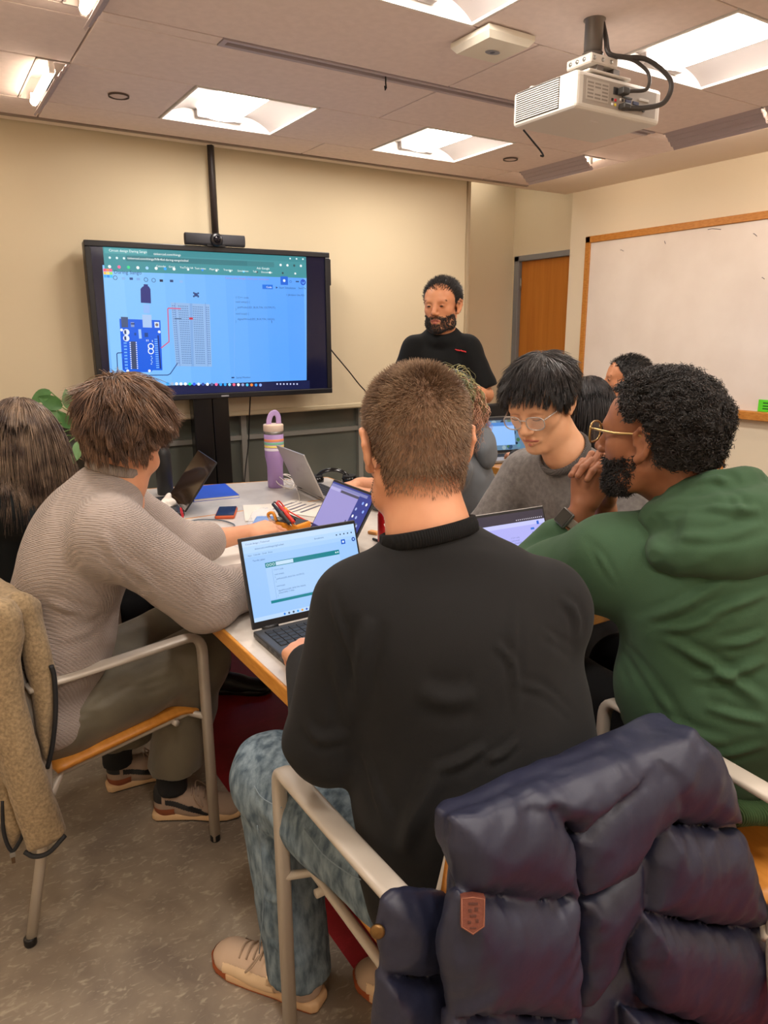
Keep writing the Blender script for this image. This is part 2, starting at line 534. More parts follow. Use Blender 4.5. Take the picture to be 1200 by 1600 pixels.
struct(lohi('wall_left', (X0 - .1, Y0 - .1, 0), (X0, 5.0, 2.9), M_wall2))
struct(lohi('wall_rear', (X0 - .1, Y0 - .1, 0), (4.6, Y0, 2.9), M_wall2))
struct(lohi('wall_right', (XW, Y0, 0), (XW + .15, 4.10, 2.9), M_wall2), 'pale cream wall carrying the whiteboard')
# door alcove beyond the end of the blind
struct(lohi('wall_alcove_back', (3.42, 4.89, 0), (4.62, 4.99, 2.9), M_wall))
struct(lohi('wall_alcove_left', (3.38, YW + .06, 0), (3.42, 4.99, 2.9), M_wall))
DX = 4.45
DZ = 2.075
mb = MB()
mb.add(*boxg((DX + .06, 4.875, 1.45), (.06, .015, 1.45)))
mb.add(*boxg((DX + .06, (4.86 + 3.86) / 2, (DZ + 2.9) / 2), (.06, .5, (2.9 - DZ) / 2)))
struct(mb.build('wall_door', M_wall))
struct(lohi('ceiling_alcove', (X0, 4.17, 2.86), (4.62, 5.0, 2.9), M_plaster))
dl = thing('alcove_fill_light', (3.95, 4.62, 2.84), 'added unseen fill light in the door alcove, above the ceiling edge', 'ceiling light')  # unseen lamp, added to brighten the alcove walls
lathe('trim_ring', [(.085, .018), (.11, .018), (.11, .008), (.085, .004), (.085, .018)], (3.95, 4.62, 2.84), M_white, dl)
lathe('diffuser', [(0, .012), (.085, .012)], (3.95, 4.62, 2.84), mat('fill_light_lens', '#ffffff', .5, emit='#fff0dc', es=LAMP * 1.1), dl)
# low wall and windows under the blind
struct(lohi('wall_window_sill', (X0, YW + .08, 0), (3.38, YW + .28, .38), M_wall))
win = thing('window_1', (1.3, YW + .17, .38), 'dark night window strip with aluminium bars below the blind', None, kind='structure')
M_glass = mat('night_glass', '#6a6f68', .14, spec=.6)  # grey base colour stands in for reflections and the lit exterior
M_frame = mat('window_aluminium', '#9c9d98', .45, metal=.3)
wx = [X0, .10, .9, 1.72, 2.58, 3.38]
for i in range(len(wx) - 1):
    for (z0, z1) in ((.41, .795), (.825, 2.86)):
        lohi('pane', (wx[i] + .014, YW + .165, z0), (wx[i + 1] - .014, YW + .175, z1), M_glass, win)
for x in wx: lohi('mullion', (x - .018, YW + .13, .38), (x + .018, YW + .19, 2.86), M_frame, win)
lohi('transom', (X0, YW + .135, .795), (3.38, YW + .188, .825), M_frame, win)
lohi('bottom_rail', (X0, YW + .125, .38), (3.38, YW + .19, .415), M_frame, win)
# roller blind
bl = thing('roller_blind', (1.3, YW, .985), 'wide cream roller blind drawn down behind the screen', 'blind')
n = 40; xs = np.linspace(X0, 3.375, 60); zs = np.linspace(.985, 2.84, 40)
XX, ZZ = np.meshgrid(xs, zs, indexing='ij')
rip = .004 * np.sin(XX * 2.1 + 1) * (2.84 - ZZ) + .0025 * np.sin(ZZ * 9 + XX * .7) + .002 * np.sin(XX * 7.3)
V = []; 
for dy in (0, .006): V.append(np.stack([XX, YW + rip + dy, ZZ], -1).reshape(-1, 3))
nx, nz = 60, 40; Fc = []
for i in range(nx - 1):
    for k in range(nz - 1):
        a = i * nz + k; Fc.append((a, a + nz, a + nz + 1, a + 1)); b = a + nx * nz; Fc.append((b, b + 1, b + nz + 1, b + nz))
M_blind = mat('blind_fabric', '#d5c6a8', .9, bump=.06, bscale=500)
mk('fabric', np.concatenate(V), Fc, M_blind, bl)
lohi('hem_bar', (X0, YW - .012, .965), (3.375, YW + .014, 1.0), mat('hem', '#cdbf9f', .6), bl, .008)
struct(lohi('trim_1', (3.375, YW - .02, .38), (3.40, YW + .03, 2.86), mat('channel', '#a9967a', .6), None, .004), 'vertical side channel at the end of the blind')

# door
dr = thing('door_1', (DX, 4.35, 0), 'orange wooden door in a grey metal frame', None, kind='structure')
M_doorwood = mat('door_wood', '#b06a1c', .45, col2='#c07a2a', nscale=3, nstretch=(8, 8, .5), nlo=.3, nhi=.7)
M_dframe = mat('door_frame_grey', '#7b7c80', .5)
lohi('leaf', (DX + .02, 3.9, .01), (DX + .065, 4.80, 2.03), M_doorwood, dr, .002)
lohi('frame_jamb', (DX - .015, 4.80, 0), (DX + .11, 4.86, DZ), M_dframe, dr, .004)
lohi('frame_jamb', (DX - .015, 3.84, 0), (DX + .11, 3.90, DZ), M_dframe, dr, .004)
lohi('frame_head', (DX - .015, 3.84, 2.03), (DX + .11, 4.86, DZ), M_dframe, dr, .004)
for z in (1.85, .95, .25): tube('hinge', [(DX + .012, 4.797, z - .05), (DX + .012, 4.797, z + .05)], .008, M_alu, dr)

# whiteboard
wb = thing('whiteboard', (XW, 2.7, .93), 'large oak framed whiteboard on the right wall', 'whiteboard')
wy0, wy1, wz0, wz1 = 1.35, 3.93, .945, 2.125
M_oak = mat('oak_trim', '#b9762c', .5, col2='#c98a3f', nscale=6, nstretch=(1, 6, 20))
lohi('writing_surface', (XW - .012, wy0 + .03, wz0 + .03), (XW - .002, wy1 - .03, wz1 - .03),
     mat('dry_erase', '#f0e8e2', .25, col2='#e6dcd5', nscale=3, nlo=.3, nhi=.7, spec=.5), wb)
lohi('frame_top', (XW - .025, wy0, wz1 - .045), (XW - .002, wy1, wz1), M_oak, wb, .003)
lohi('frame_side', (XW - .025, wy1 - .045, wz0), (XW - .002, wy1, wz1), M_oak, wb, .003)
lohi('frame_side', (XW - .025, wy0, wz0), (XW - .002, wy0 + .045, wz1), M_oak, wb, .003)
lohi('tray', (XW - .06, wy0, wz0 - .02), (XW - .002, wy1, wz0 + .032), M_oak, wb, .004)
M_ink = mat('marker_trace', '#6b6470', .6)
for (y, z, l, a) in ((2.63, 2.0, .03, .6), (2.36, 1.97, .03, 2.2), (2.9, 2.06, .09, .1), (3.25, 2.02, .02, 1.2), (2.55, 1.75, .02, .4), (3.6, 2.0, .03, .3)):
    d = np.array([0, math.cos(a), math.sin(a)]) * l / 2; c = np.array([XW - .0125, y, z])
    tube('marker_trace', [c - d, c + d * .2 + [0, .005, .006], c + d], .0022, M_ink, wb, 5)
g0 = pX(1181, 652, XW - .03); g1 = pX(1200, 652, XW - .03)
gs = thing('green_sign', (XW - .03, g0[1] - .11, g0[2]), 'bright green notice card leaning on the whiteboard tray', 'sign')
lohi('card', (XW - .022, g0[1] - .24, wz0 + .033), (XW - .019, g0[1], wz0 + .105), mat('green_card', '#5fe02a', .6), gs, .0012)
for k, (z_, l_) in enumerate(((.082, .10), (.064, .15), (.048, .12))): lohi('printed_line', (XW - .0226, g0[1] - .03 - l_, wz0 + z_), (XW - .0219, g0[1] - .03, wz0 + z_ + .007), mat('green_ink', '#1c5a12', .7), gs)

# ---------------------------------------------------------------- ceiling
ce = thing('ceiling', (1.75, 1.3, H), 'suspended ceiling of pinkish grey panels', None, kind='structure')
lohi('ceiling_slab', (X0, Y0, H + .10), (XW + .15, 4.17, 2.86), M_slab, ce)
lohi('plaster_border', (X0, 4.085, H), (XW, 4.17, H + .10), M_plaster, ce, .004)
lohi('plaster_border', (3.815, Y0, H), (XW, 4.082, H + .10), M_plaster, ce)
lohi('edge_trim', (X0, 4.06, H - .006), (3.815, 4.083, H + .10), mat('t_bar', '#8d7c72', .7), ce)
rows = [(-1.6, -1.06), (-1.06, -.50), (-.50, .05), (.05, .53), (.53, 1.06), (1.06, 1.60), (1.60, 2.155), (2.155, 2.69), (2.765, 3.225), (3.225, 3.775), (3.775, 4.06)]
std = [X0, -.15, .455, 1.15, 2.045, 2.93, 3.815]
layout = {
    (3.775, 4.06): [X0, .66, 2.045, 3.40, 3.815],
    (3.225, 3.775): [X0, -.15, .545, ('wash', .66, -1), 1.15, ('trof', 1.73), 2.33, ('trof', 2.93), 3.46, ('wash', 3.64, 1), 3.815],
    (2.765, 3.225): [X0, .66, 2.045, 3.40, 3.815],
    (2.155, 2.69): [X0, -.15, .545, ('wash', .66, -1), 2.05, 3.46, ('wash', 3.66, 1), 3.815],
    (1.60, 2.155): [X0, -.15, ('trof', .42), 1.155, ('trof', 1.74), 2.385, ('trof', 2.99), 3.46, ('wash', 3.66, 1), 3.815],
    (.05, .53): [X0, -.15, ('trof', .42), 1.155, ('trof', 1.74), 2.385, ('trof', 2.99), 3.815],
    (-1.06, -.50): [X0, -.15, ('trof', .42), 1.155, ('trof', 1.74), 2.385, ('trof', 2.99), 3.815],
}
M_lens = mat('lamp_lens', '#ffffff', .5, emit='#fff5ea', es=LAMP)
M_tubelamp = mat('lamp_tube', '#ffffff', .5, emit='#ffe9cc', es=LAMP * .9)
M_refl = mat('lamp_reflector', '#a89f9b', .6)
M_lip = mat('lamp_baffle', '#b3a6ab', .6)
TROF = []
def troffer(x0, x1, y0, y1, i):
    t = thing('ceiling_light', ((x0 + x1) / 2, (y0 + y1) / 2, H), TROF_LAB.get((round(x0, 2), round(y0, 2)), 'recessed ceiling light out of the picture, %s column, %s row' % ('left' if x0 < .5 else 'middle' if x0 < 2 else 'right', 'front' if y0 > 1 else 'second' if y0 > 0 else 'rear')), 'ceiling light', 'square recessed ceiling lights')
    g = .012; mb = MB()
    for lo, hi in (((x0 + .004, y0 + .004), (x0 + g, y1 - .004)), ((x1 - g, y0 + .004), (x1 - .004, y1 - .004)), ((x0 + g, y0 + .004), (x1 - g, y0 + g)), ((x0 + g, y1 - g), (x1 - g, y1 - .004))):
        mb.add(*boxg(((lo[0] + hi[0]) / 2, (lo[1] + hi[1]) / 2, H + .035), ((hi[0] - lo[0]) / 2, (hi[1] - lo[1]) / 2, .038)))
    mb.build('frame', M_white, t)
    cx = (x0 + x1) / 2; lw = .115
    def wing(a, b):
        V = []; n = 10
        for j in range(n + 1):
            f = j / n; x = a + (b - a) * f; z = H + .006 + .055 * math.sin(f * math.pi * .62) ** .8
            for y in (y0 + g, y1 - g): V.append((x, y, z))
        Fc = [(2 * j, 2 * j + 1, 2 * j + 3, 2 * j + 2) for j in range(n)]
        return V, Fc
    for q_ in (wing(x0 + g, cx - lw), wing(x1 - g, cx + lw)): mk('reflector', q_[0], q_[1], M_refl, t)
    V = []; n = 12
    for j in range(n + 1):
        f = j / n * 2 - 1; x = cx + f * lw; z = H + .058 - .042 * (1 - f * f) ** .5
        for y in (y0 + .05, y1 - .05): V.append((x, y, z))
    mk('lens', V, [(2 * j, 2 * j + 1, 2 * j + 3, 2 * j + 2) for j in range(n)], M_lens, t)
    mb = MB()
    for ya, yb in ((y0 + g, y0 + .05), (y1 - .05, y1 - g)):
        mb.add(*boxg((cx, (ya + yb) / 2, H + .045), (lw, (yb - ya) / 2, .025), bev=.006))
    mb.add(*boxg((cx, (y0 + y1) / 2, H + .085), ((x1 - x0) / 2 - g, (y1 - y0) / 2 - g, .006)))
    mb.build('housing', M_refl, t)

TROF_LAB = {(1.15, 3.23): 'square recessed ceiling light left of the projector, above the wall screen',
            (2.33, 3.23): 'square recessed ceiling light above the standing man',
            (1.16, 1.6): 'square recessed ceiling light cut off by the top edge, left of the white box',
            (2.38, 1.6): 'large bright square ceiling light right of the projector'}
WASH_LAB = {(-1, 3.23): 'narrow wall washer light at the far left of the ceiling',
            (-1, 2.15): 'narrow wall washer light at the top left edge of the picture',
            (1, 3.23): 'ribbed wall washer light nearest the ceiling corner above the door',
            (1, 2.15): 'ribbed wall washer light above the whiteboard, second from the corner',
            (1, 1.6): 'ribbed wall washer light above the whiteboard, outermost right'}
def washer(x0, x1, y0, y1, sgn):
    """lamp trough with a hanging ribbed baffle on the room side; sgn +1: light goes to +x"""
    key = (sgn, round(y0, 2)) if (sgn, round(y0, 2)) in WASH_LAB else (sgn, 2.15)
    t = thing('wall_washer_light', ((x0 + x1) / 2, (y0 + y1) / 2, H), WASH_LAB[key], 'ceiling light', 'narrow wall washer lights')
    xr = x0 if sgn > 0 else x1      # room side
    xo = x1 if sgn > 0 else x0
    Wd = abs(x1 - x0)
    mb = MB()
    prof = [(0, 0.0)] 
    # ribbed lip: stepped section hanging below the ceiling
    st = [(0.0, .002), (.012, -.018), (.022, -.018), (.034, -.036), (.044, -.036), (.058, -.056), (.072, -.056), (.085, -.07)]
    kx = min(1.0, Wd / .18 + .02); st = [(a * kx, b) for a, b in st]
    P = [(xr + sgn * a, H + b) for a, b in st]; Q = [(xr + sgn * (a + .006), H + b + .006) for a, b in st]
    ring = P + Q[::-1]
    V = [(x, y0 + .01, z) for x, z in ring] + [(x, y1 - .01, z) for x, z in ring]; k = len(ring)
    Fc = [(i, (i + 1) % k, k + (i + 1) % k, k + i) for i in range(k)] + [tuple(range(k))[::-1], tuple(range(k, 2 * k))]
    mb.add(V, Fc); mb.build('baffle', M_lip, t)
    mb = MB()
    mb.add(*boxg(((x0 + x1) / 2, (y0 + y1) / 2, H + .09), (Wd / 2, (y1 - y0) / 2, .006)))
    mb.add(*boxg((xo - sgn * .004, (y0 + y1) / 2, H + .045), (.004, (y1 - y0) / 2, .045)))
    for yy in (y0 + .005, y1 - .005): mb.add(*boxg(((x0 + x1) / 2, yy, H + .042), (Wd / 2, .004, .046)))
    mb.build('trough', M_refl, t)
    xl = xr + sgn * (.085 * kx + .006)
    tube('lamp', [(xl, y0 + .05, H - .022), (xl, y1 - .05, H - .022)], .016, M_tubelamp, t, 10)
    for yy in (y0 + .035, y1 - .035): box('lamp_socket', (xl, yy, H - .010), (.010, .010, .026), M_white, t, None, .003)

for r in rows:
    y0, y1 = r; xs_ = layout.get(r, std); prev = xs_[0]
    for i, e in enumerate(xs_[1:]):
        if isinstance(e, tuple):
            x1 = e[1]
            if e[0] == 'trof': troffer(prev, x1, y0, y1, i)
            else: washer(prev, x1, y0, y1, e[2])
        else:
            x1 = e
            lohi('ceiling_tile', (prev + .0035, y0 + .0035, H), (x1 - .0035, y1 - .0035, H + .018), M_tile, ce, .002)
        prev = x1
# long air slot between the panels
av = thing('air_slot_diffuser', (1.9, 2.727, H), 'long dark linear air slot in the ceiling left of the projector', 'air vent')
lohi('flange', (1.09, 2.694, H - .003), (3.40, 2.712, H + .03), M_lip, av)
lohi('flange', (1.09, 2.742, H - .003), (3.40, 2.761, H + .03), M_lip, av)
lohi('slot_back', (1.09, 2.712, H + .03), (3.40, 2.742, H + .04), mat('slot_dark', '#15120f', .9), av)
lohi('end_cap', (1.07, 2.694, H - .003), (1.09, 2.761, H + .03), M_lip, av)
tube('damper_cord', [(1.768, 2.735, H + .01), (1.768, 2.735, H - .02), (1.772, 2.737, H - .035), (1.765, 2.734, H - .045), (1.762, 2.733, H - .03)], .003, M_black, av, 6)
lohi('ceiling_tile', (X0 + .003, 2.694, H), (1.067, 2.761, H + .018), M_tile, ce)
lohi('ceiling_tile', (3.403, 2.694, H), (3.812, 2.761, H + .018), M_tile, ce)
for (x, y, lb) in ((.905, 3.515, 'small round flush ceiling sensor beside the left wall washer'), (3.15, 3.515, 'small round flush ceiling sensor near the ceiling corner')):
    t = thing('ceiling_sensor', (x, y, H - .012), lb, 'ceiling sensor', 'round ceiling sensors')
    lathe('cover', [(0, -.008), (.03, -.008), (.038, -.004), (.046, 0), (.046, .001)], (x, y, H), mat('sensor_grey', '#d6c4bb', .8), t)
    lathe('ring', [(.040, -.002), (.040, -.0095), (.0435, -.0095), (.0435, -.002)], (x, y, H), mat('sensor_dark', '#55473f', .7), t)
# white wireless box
ap = thing('wireless_access_point', (1.865, 2.195, H - .04), 'square white box with an oval grey badge on the ceiling', 'access point')
Ra = rotz(R_(0))
bm_c = (1.865, 2.195, H - .02)
S = [(.088, .088, -.040), (.104, .104, -.022), (.104, .104, -.006), (.09, .09, 0)]
V = []
for a, b, z in S: V += [(1.865 - a, 2.195 - b, H + z), (1.865 + a, 2.195 - b, H + z), (1.865 + a, 2.195 + b, H + z), (1.865 - a, 2.195 + b, H + z)]
Fc = [(3, 2, 1, 0)] + [(4 * i + j, 4 * i + (j + 1) % 4, 4 * i + 4 + (j + 1) % 4, 4 * i + 4 + j) for i in range(3) for j in range(4)]
mk('housing', V, Fc, mat('ap_white', '#e3dccc', .5), ap, False)
a_ = np.linspace(0, 2 * math.pi, 24, endpoint=False)
mk('badge', [(1.875 + .03 * math.cos(t), 2.205 + .02 * math.sin(t), H - .0408) for t in a_], [tuple(range(24))[::-1]], mat('ap_badge', '#8b8f9c', .4), ap, False)
mk('badge_mark', [(1.875 + .008 * math.cos(t), 2.205 + .010 * math.sin(t), H - .0414) for t in a_], [tuple(range(24))[::-1]], mat('ap_mark', '#3f4a63', .4), ap, False)
# ================================================================== screens drawn on real planes
class Screen:
    """flat print on a lit panel: O + u U + v V, lifted along N; items are placed in metres or by photo pixel"""
    def __init__(s, O, U, V, strength):
        s.O = np.array(O, float); s.U = nrm(U); s.V = nrm(V); s.N = np.cross(s.U, s.V); s.st = strength; s.items = []; s.lvl = 0
    def uv(s, x, y):
        d = ray(x, y); t = ((s.O - CAM) @ s.N) / (d @ s.N); p = CAM + d * t - s.O
        return np.array([p @ s.U, p @ s.V])
    def poly(s, pts, col, px=False, k=1.0):
        if px: pts = [s.uv(*p) for p in pts]
        s.items.append((np.array(pts, float), col, k))
    def rect(s, u0, v0, u1, v1, col, k=1.0): s.poly([(u0, v0), (u1, v0), (u1, v1), (u0, v1)], col, False, k)
    def prect(s, x0, y0, x1, y1, col, k=1.0):
        """upright rectangle given by two opposite pixels"""
        a, b = s.uv(x0, y0), s.uv(x1, y1)
        s.rect(min(a[0], b[0]), min(a[1], b[1]), max(a[0], b[0]), max(a[1], b[1]), col, k)
    def disc(s, c, r, col, px=False, n=14):
        c = s.uv(*c) if px else np.array(c); s.poly([(c[0] + r * math.cos(a), c[1] + r * math.sin(a)) for a in np.linspace(0, 2 * math.pi, n, endpoint=False)], col)
    def ring(s, c, r, w, col, px=False, n=18):
        c = s.uv(*c) if px else np.array(c); a = np.linspace(0, 2 * math.pi, n + 1)
        for i in range(n): s.line([(c[0] + r * math.cos(a[i]), c[1] + r * math.sin(a[i])), (c[0] + r * math.cos(a[i + 1]), c[1] + r * math.sin(a[i + 1]))], w, col)
    def line(s, pts, w, col, px=False):
        if px: pts = [s.uv(*p) for p in pts]
        for a, b in zip(pts[:-1], pts[1:]):
            a = np.array(a); b = np.array(b); d = b - a; L_ = np.linalg.norm(d) + 1e-9; n = np.array([-d[1], d[0]]) / L_ * w / 2; e = d / L_ * w * .3
            s.poly([a - n - e, b - n + e, b + n + e, a + n - e], col)
    def build(s, name, parent, lift=.0008):
        V = []; Fc = []; mi = []; ms = []; keys = {}
        for i, (p, col, k) in enumerate(s.items):
            n0 = len(V); z = lift + i * 1.2e-6
            V += [s.O + q[0] * s.U + q[1] * s.V + s.N * z for q in p]; Fc.append(tuple(range(n0, n0 + len(p))))
            key = (col, round(k, 2))
            if key not in keys: keys[key] = len(ms); ms.append(glow(col, s.st * k))
            mi.append(keys[key])
        s.top = lift + len(s.items) * 1.2e-6 + .0003
        return mk(name, V, Fc, ms, parent, False, mi)
    def text(s, body, u, v, size, col, parent, k=1.0, align='LEFT'):
        R = np.stack([s.U, s.V, s.N], 1)
        return text('screen_text', body, s.O + u * s.U + v * s.V + s.N * s.top, R, size, glow(col, s.st * k), parent, align)
    def ptext(s, body, x, y, size, col, parent, k=1.0):
        q = s.uv(x, y); return s.text(body, q[0], q[1], size, col, parent, k)

# ================================================================== wall display on its stand
tvA = np.array([.812, 4.062, 1.50]); tvB = np.array([2.172, 3.985, 1.50])
tU = nrm(tvB - tvA); tN = np.array([tU[1], -tU[0], 0]); tW = np.linalg.norm(tvB - tvA)
tz0, tz1 = 1.092, 1.914
tC = (tvA + tvB) / 2; tC[2] = (tz0 + tz1) / 2
RTV = np.stack([tU, -tN, [0, 0, 1]], 1)
tv = thing('wall_display', (tC[0], tC[1], 0), 'large black flat display on a floor column showing a blue circuit board page', 'display screen')
M_bez = mat('display_black', '#15151a', .35)
bw = .03
box('housing', tC - tN * .045, (tW / 2, .035, (tz1 - tz0) / 2), M_bez, tv, RTV, .012)
for (du, dz, a, b) in ((0, (tz1 - tz0) / 2 - bw / 2, tW / 2, bw / 2), (0, -(tz1 - tz0) / 2 + bw / 2, tW / 2, bw / 2), (-tW / 2 + bw / 2, 0, bw / 2, (tz1 - tz0) / 2 - bw), (tW / 2 - bw / 2, 0, bw / 2, (tz1 - tz0) / 2 - bw)):
    box('bezel', tC + tU * du + np.array([0, 0, dz]) - tN * .004, (a, .010, b), M_bez, tv, RTV, .004)
scr = box('screen_panel', tC - tN * .010, (tW / 2 - bw, .004, (tz1 - tz0) / 2 - bw), mat('panel_dark', '#0e0f1c', .12, emit='#1a1c48', es=.25), tv, RTV)
sc_ = Screen(tC - tN * .006, tU, (0, 0, 1), 1.0)
# page, browser header, task bar
sc_.poly([(160, 414), (479, 434), (479, 594), (172.5, 594)], '#6fb2f7', True)
for i in range(10):
    a = i / 10; xa = 160 + 319 * a; xb = 160 + 319 * (a + .1)
    col = ['#86c4fb', '#80c0fb', '#7abcfb', '#76b8fa', '#70b3fa', '#6aaffa', '#64aafa', '#5fa6fa', '#5ba3fa', '#58a0f8'][i]
    qa, qb = sc_.uv(xa, 414 + 20 * a), sc_.uv(xb, 414 + 20 * a); qc = sc_.uv(479, 594)
    sc_.rect(qa[0], qc[1], qb[0] if i < 9 else qc[0], sc_.uv(160, 415)[1], col)
a = sc_.uv(160.2, 384.5); b = sc_.uv(479, 434.5)
hb = b[1]; ht = a[1]; u0, u1 = a[0], b[0]; hh = ht - hb
sc_.rect(u0, hb, u1, ht, '#3a8f98')
sc_.rect(u0, hb + hh * .72, u1, ht, '#2f8790')
sc_.rect(u0 + .005, hb + hh * .72, u0 + .22, ht - hh * .06, '#4aa0a6')
sc_.rect(u0 + .11, hb + hh * .44, u0 + .80, hb + hh * .66, '#2b7680')
for i, c in enumerate(['#e8f4f4', '#ff6a9a', '#39d98a', '#e8f4f4', '#9fd4ff', '#e8f4f4', '#2aa7ff', '#e8f4f4']):
    sc_.disc((u0 + .025 + i * .047, hb + hh * .19), .008, c)
for i in range(9): sc_.disc((u0 + .43 + i * .078, hb + hh * .19), .006, ['#e8f4f4', '#1d8fff', '#ffffff', '#cfeee8', '#35c7ff', '#33505a', '#ffffff', '#2d4a52', '#e8f4f4'][i])
for i in range(4): sc_.disc((u1 - .16 + i * .042, hb + hh * .55), .007, ['#e8f4f4', '#e8f4f4', '#1f4c55', '#e8f4f4'][i])
for i in range(3): sc_.disc((u1 - .10 + i * .04, ht - hh * .14), .005, '#d8eef0')
for i in range(3): sc_.disc((u0 + .03 + i * .035, hb + hh * .55), .006, '#d8eef0')
sc_.rect(u1 - .36, hb + hh * .44, u1 - .20, hb + hh * .66, '#347f88')
# task bar along the bottom
tb = sc_.uv(479, 594.5)[1]; tb2 = -(tz1 - tz0) / 2 + bw + .002
sc_.rect(u0 + .03, tb2, u1, tb, '#1b2250', .8)
for i, c in enumerate(['#2aa9ff', '#9fb6d8', '#ffffff', '#ffffff', '#ffffff', '#19d6a0', '#2c62ff', '#e8ecff', '#3b55b0', '#ffffff', '#5b6a99', '#ff6fa3', '#2fa4ff', '#34a9ff', '#8fd8ff', '#ff6a8a', '#ffffff', '#9aa7d8', '#46c8ff', '#ff8b3d', '#2f9bff', '#8fb0ff']):
    x = 262 + i * 6.9
    if x < 410: sc_.disc(sc_.uv(x, 599.5 + i * .1), .0085, c)
for i in range(7): sc_.disc(sc_.uv(433 + i * 5.2, 600), .005, '#cfd6ff')
# coloured logo squares and tool icons
lo = sc_.uv(161.5, 424); s3 = .015
for i in range(3):
    for j, cc in enumerate((['#ff5a7a', '#ff8a5a', '#ff5a8a'], ['#ffc24a', '#ffe066', '#9be06a'], ['#2aa7ff', '#1f8fe8', '#3ac0ff'])[i]):
        sc_.rect(lo[0] + j * s3, lo[1] - i * s3, lo[0] + (j + .9) * s3, lo[1] - (i - .9) * s3, cc)
for x, y, c in ((180, 434, '#1c3f74'), (193, 435, '#84b2ea'), (205, 435.5, '#24498a'), (216, 436, '#7aa6e4'), (228, 437, '#1c3f74'), (240, 438, '#1c3f74'), (252, 438.5, '#101f46'), (268, 439, '#1c3f74'), (283, 440, '#86b4ee')):
    if c == '#1c3f74' and x < 245: sc_.ring((x, y), .010, .0025, c, True, 10)
    else: sc_.rect(*(sc_.uv(x - 2.5, y + 1.8)), *(sc_.uv(x + 2.5, y - 1.8)), c)
sc_.rect(*sc_.uv(438.5, 445), *sc_.uv(449.5, 432), '#0a63d8'); sc_.disc(sc_.uv(444, 438.5), .008, '#d8ecff')
sc_.rect(*sc_.uv(410, 451.5), *sc_.uv(426, 445), '#0b6fe0')
sc_.ring((473.5, 441), .013, .007, '#0d49c8', True); sc_.disc(sc_.uv(473.5, 440), .006, '#0d49c8')
sc_.ring((454, 440), .006, .002, '#2a5fb8', True, 8); sc_.rect(*sc_.uv(462, 441), *sc_.uv(467, 439), '#24508c')
sc_.poly([(431, 447.5), (431, 451), (434, 449.5)], '#16356e', True)
# plug of the cable above the board
sc_.poly([(220, 473), (236, 474), (235, 452), (232.5, 447.5), (231, 447.3), (231, 444.5), (224.5, 444), (224.5, 447), (222, 448.5), (219.5, 451.5)], '#26307a', True)
sc_.poly([(223.8, 475.5), (234, 476), (234, 489.5), (224.2, 489)], '#8db7f4', True)
# circuit board
sc_.poly([(186.5, 498), (250.5, 500.5), (253.8, 578.5), (238.5, 578.5), (236, 581.5), (197, 581.5), (191.5, 578)], '#0a5ee0', True)
sc_.poly([(222, 491.5), (236.5, 492), (237.3, 512), (223.2, 511.5)], '#a6c4ee', True)
sc_.poly([(188.8, 495), (199.8, 495.5), (200, 511.5), (190, 511.5)], '#43567e', True)
sc_.poly([(241, 503), (248.5, 503.2), (249, 512), (241.8, 512)], '#cfe0f4', True); sc_.disc(sc_.uv(245, 507.5), .008, '#7b6a70')
for y in (519, 528.5): sc_.disc(sc_.uv(197.3, y), .0165, '#dfe9f5'); sc_.rect(*sc_.uv(194.4, y + 3), *sc_.uv(197, y - 3), '#27407a')
for p in ((190, 515.5), (248.7, 518.5), (199.5, 579.5), (233.5, 579.5)): sc_.disc(sc_.uv(*p), .0075, '#e8f2ff')
sc_.prect(204, 503.5, 210, 511, '#7f96c8'); sc_.prect(204.5, 505, 210.5, 507, '#15306e')
sc_.prect(216, 514.5, 221.5, 529, '#9ec4f0'); sc_.prect(225.5, 520, 231.5, 526.5, '#16448a'); sc_.prect(209.5, 520, 213, 524, '#134a9a')
for i in range(9): sc_.prect(193.2 + .25 * i, 535 + i * 4.9, 198 + .25 * i, 537 + i * 4.9, '#6fb2ff')
sc_.prect(190.8, 533.5, 193, 557, '#0c2a74'); sc_.prect(192.2, 560, 194.3, 577, '#0c2a74')
sc_.prect(247.8, 524, 250, 576, '#0c2a74')
for i in range(14): sc_.prect(241.2 + .22 * i, 529.5 + i * 3.4, 245.8 + .22 * i, 530.8 + i * 3.4, '#7fbcff')
sc_.poly([(204, 533.5), (211.8, 533.5), (213.8, 576.5), (206.2, 576.5)], '#3a4a6e', True)
for i in range(14):
    for x in (203.2, 212.8): sc_.disc(sc_.uv(x + .16 * i, 535.2 + i * 3.1), .0032, '#dfe9ff')
for y in (541, 548.8): sc_.ring((235.7, y), .0135, .005, '#eaf4ff', True, 14)
sc_.prect(231, 538, 231.8, 551, '#eaf4ff')
for i in range(5): sc_.prect(235.5 + (i % 2), 556 + i * 3, 237.5 + (i % 2), 557.3 + i * 3, '#bfe0ff')
for p in ((229, 532), (231.5, 532), (238, 533)): sc_.prect(p[0] - .6, p[1] - 1.5, p[0] + .6, p[1] + 1.5, '#dcecff')
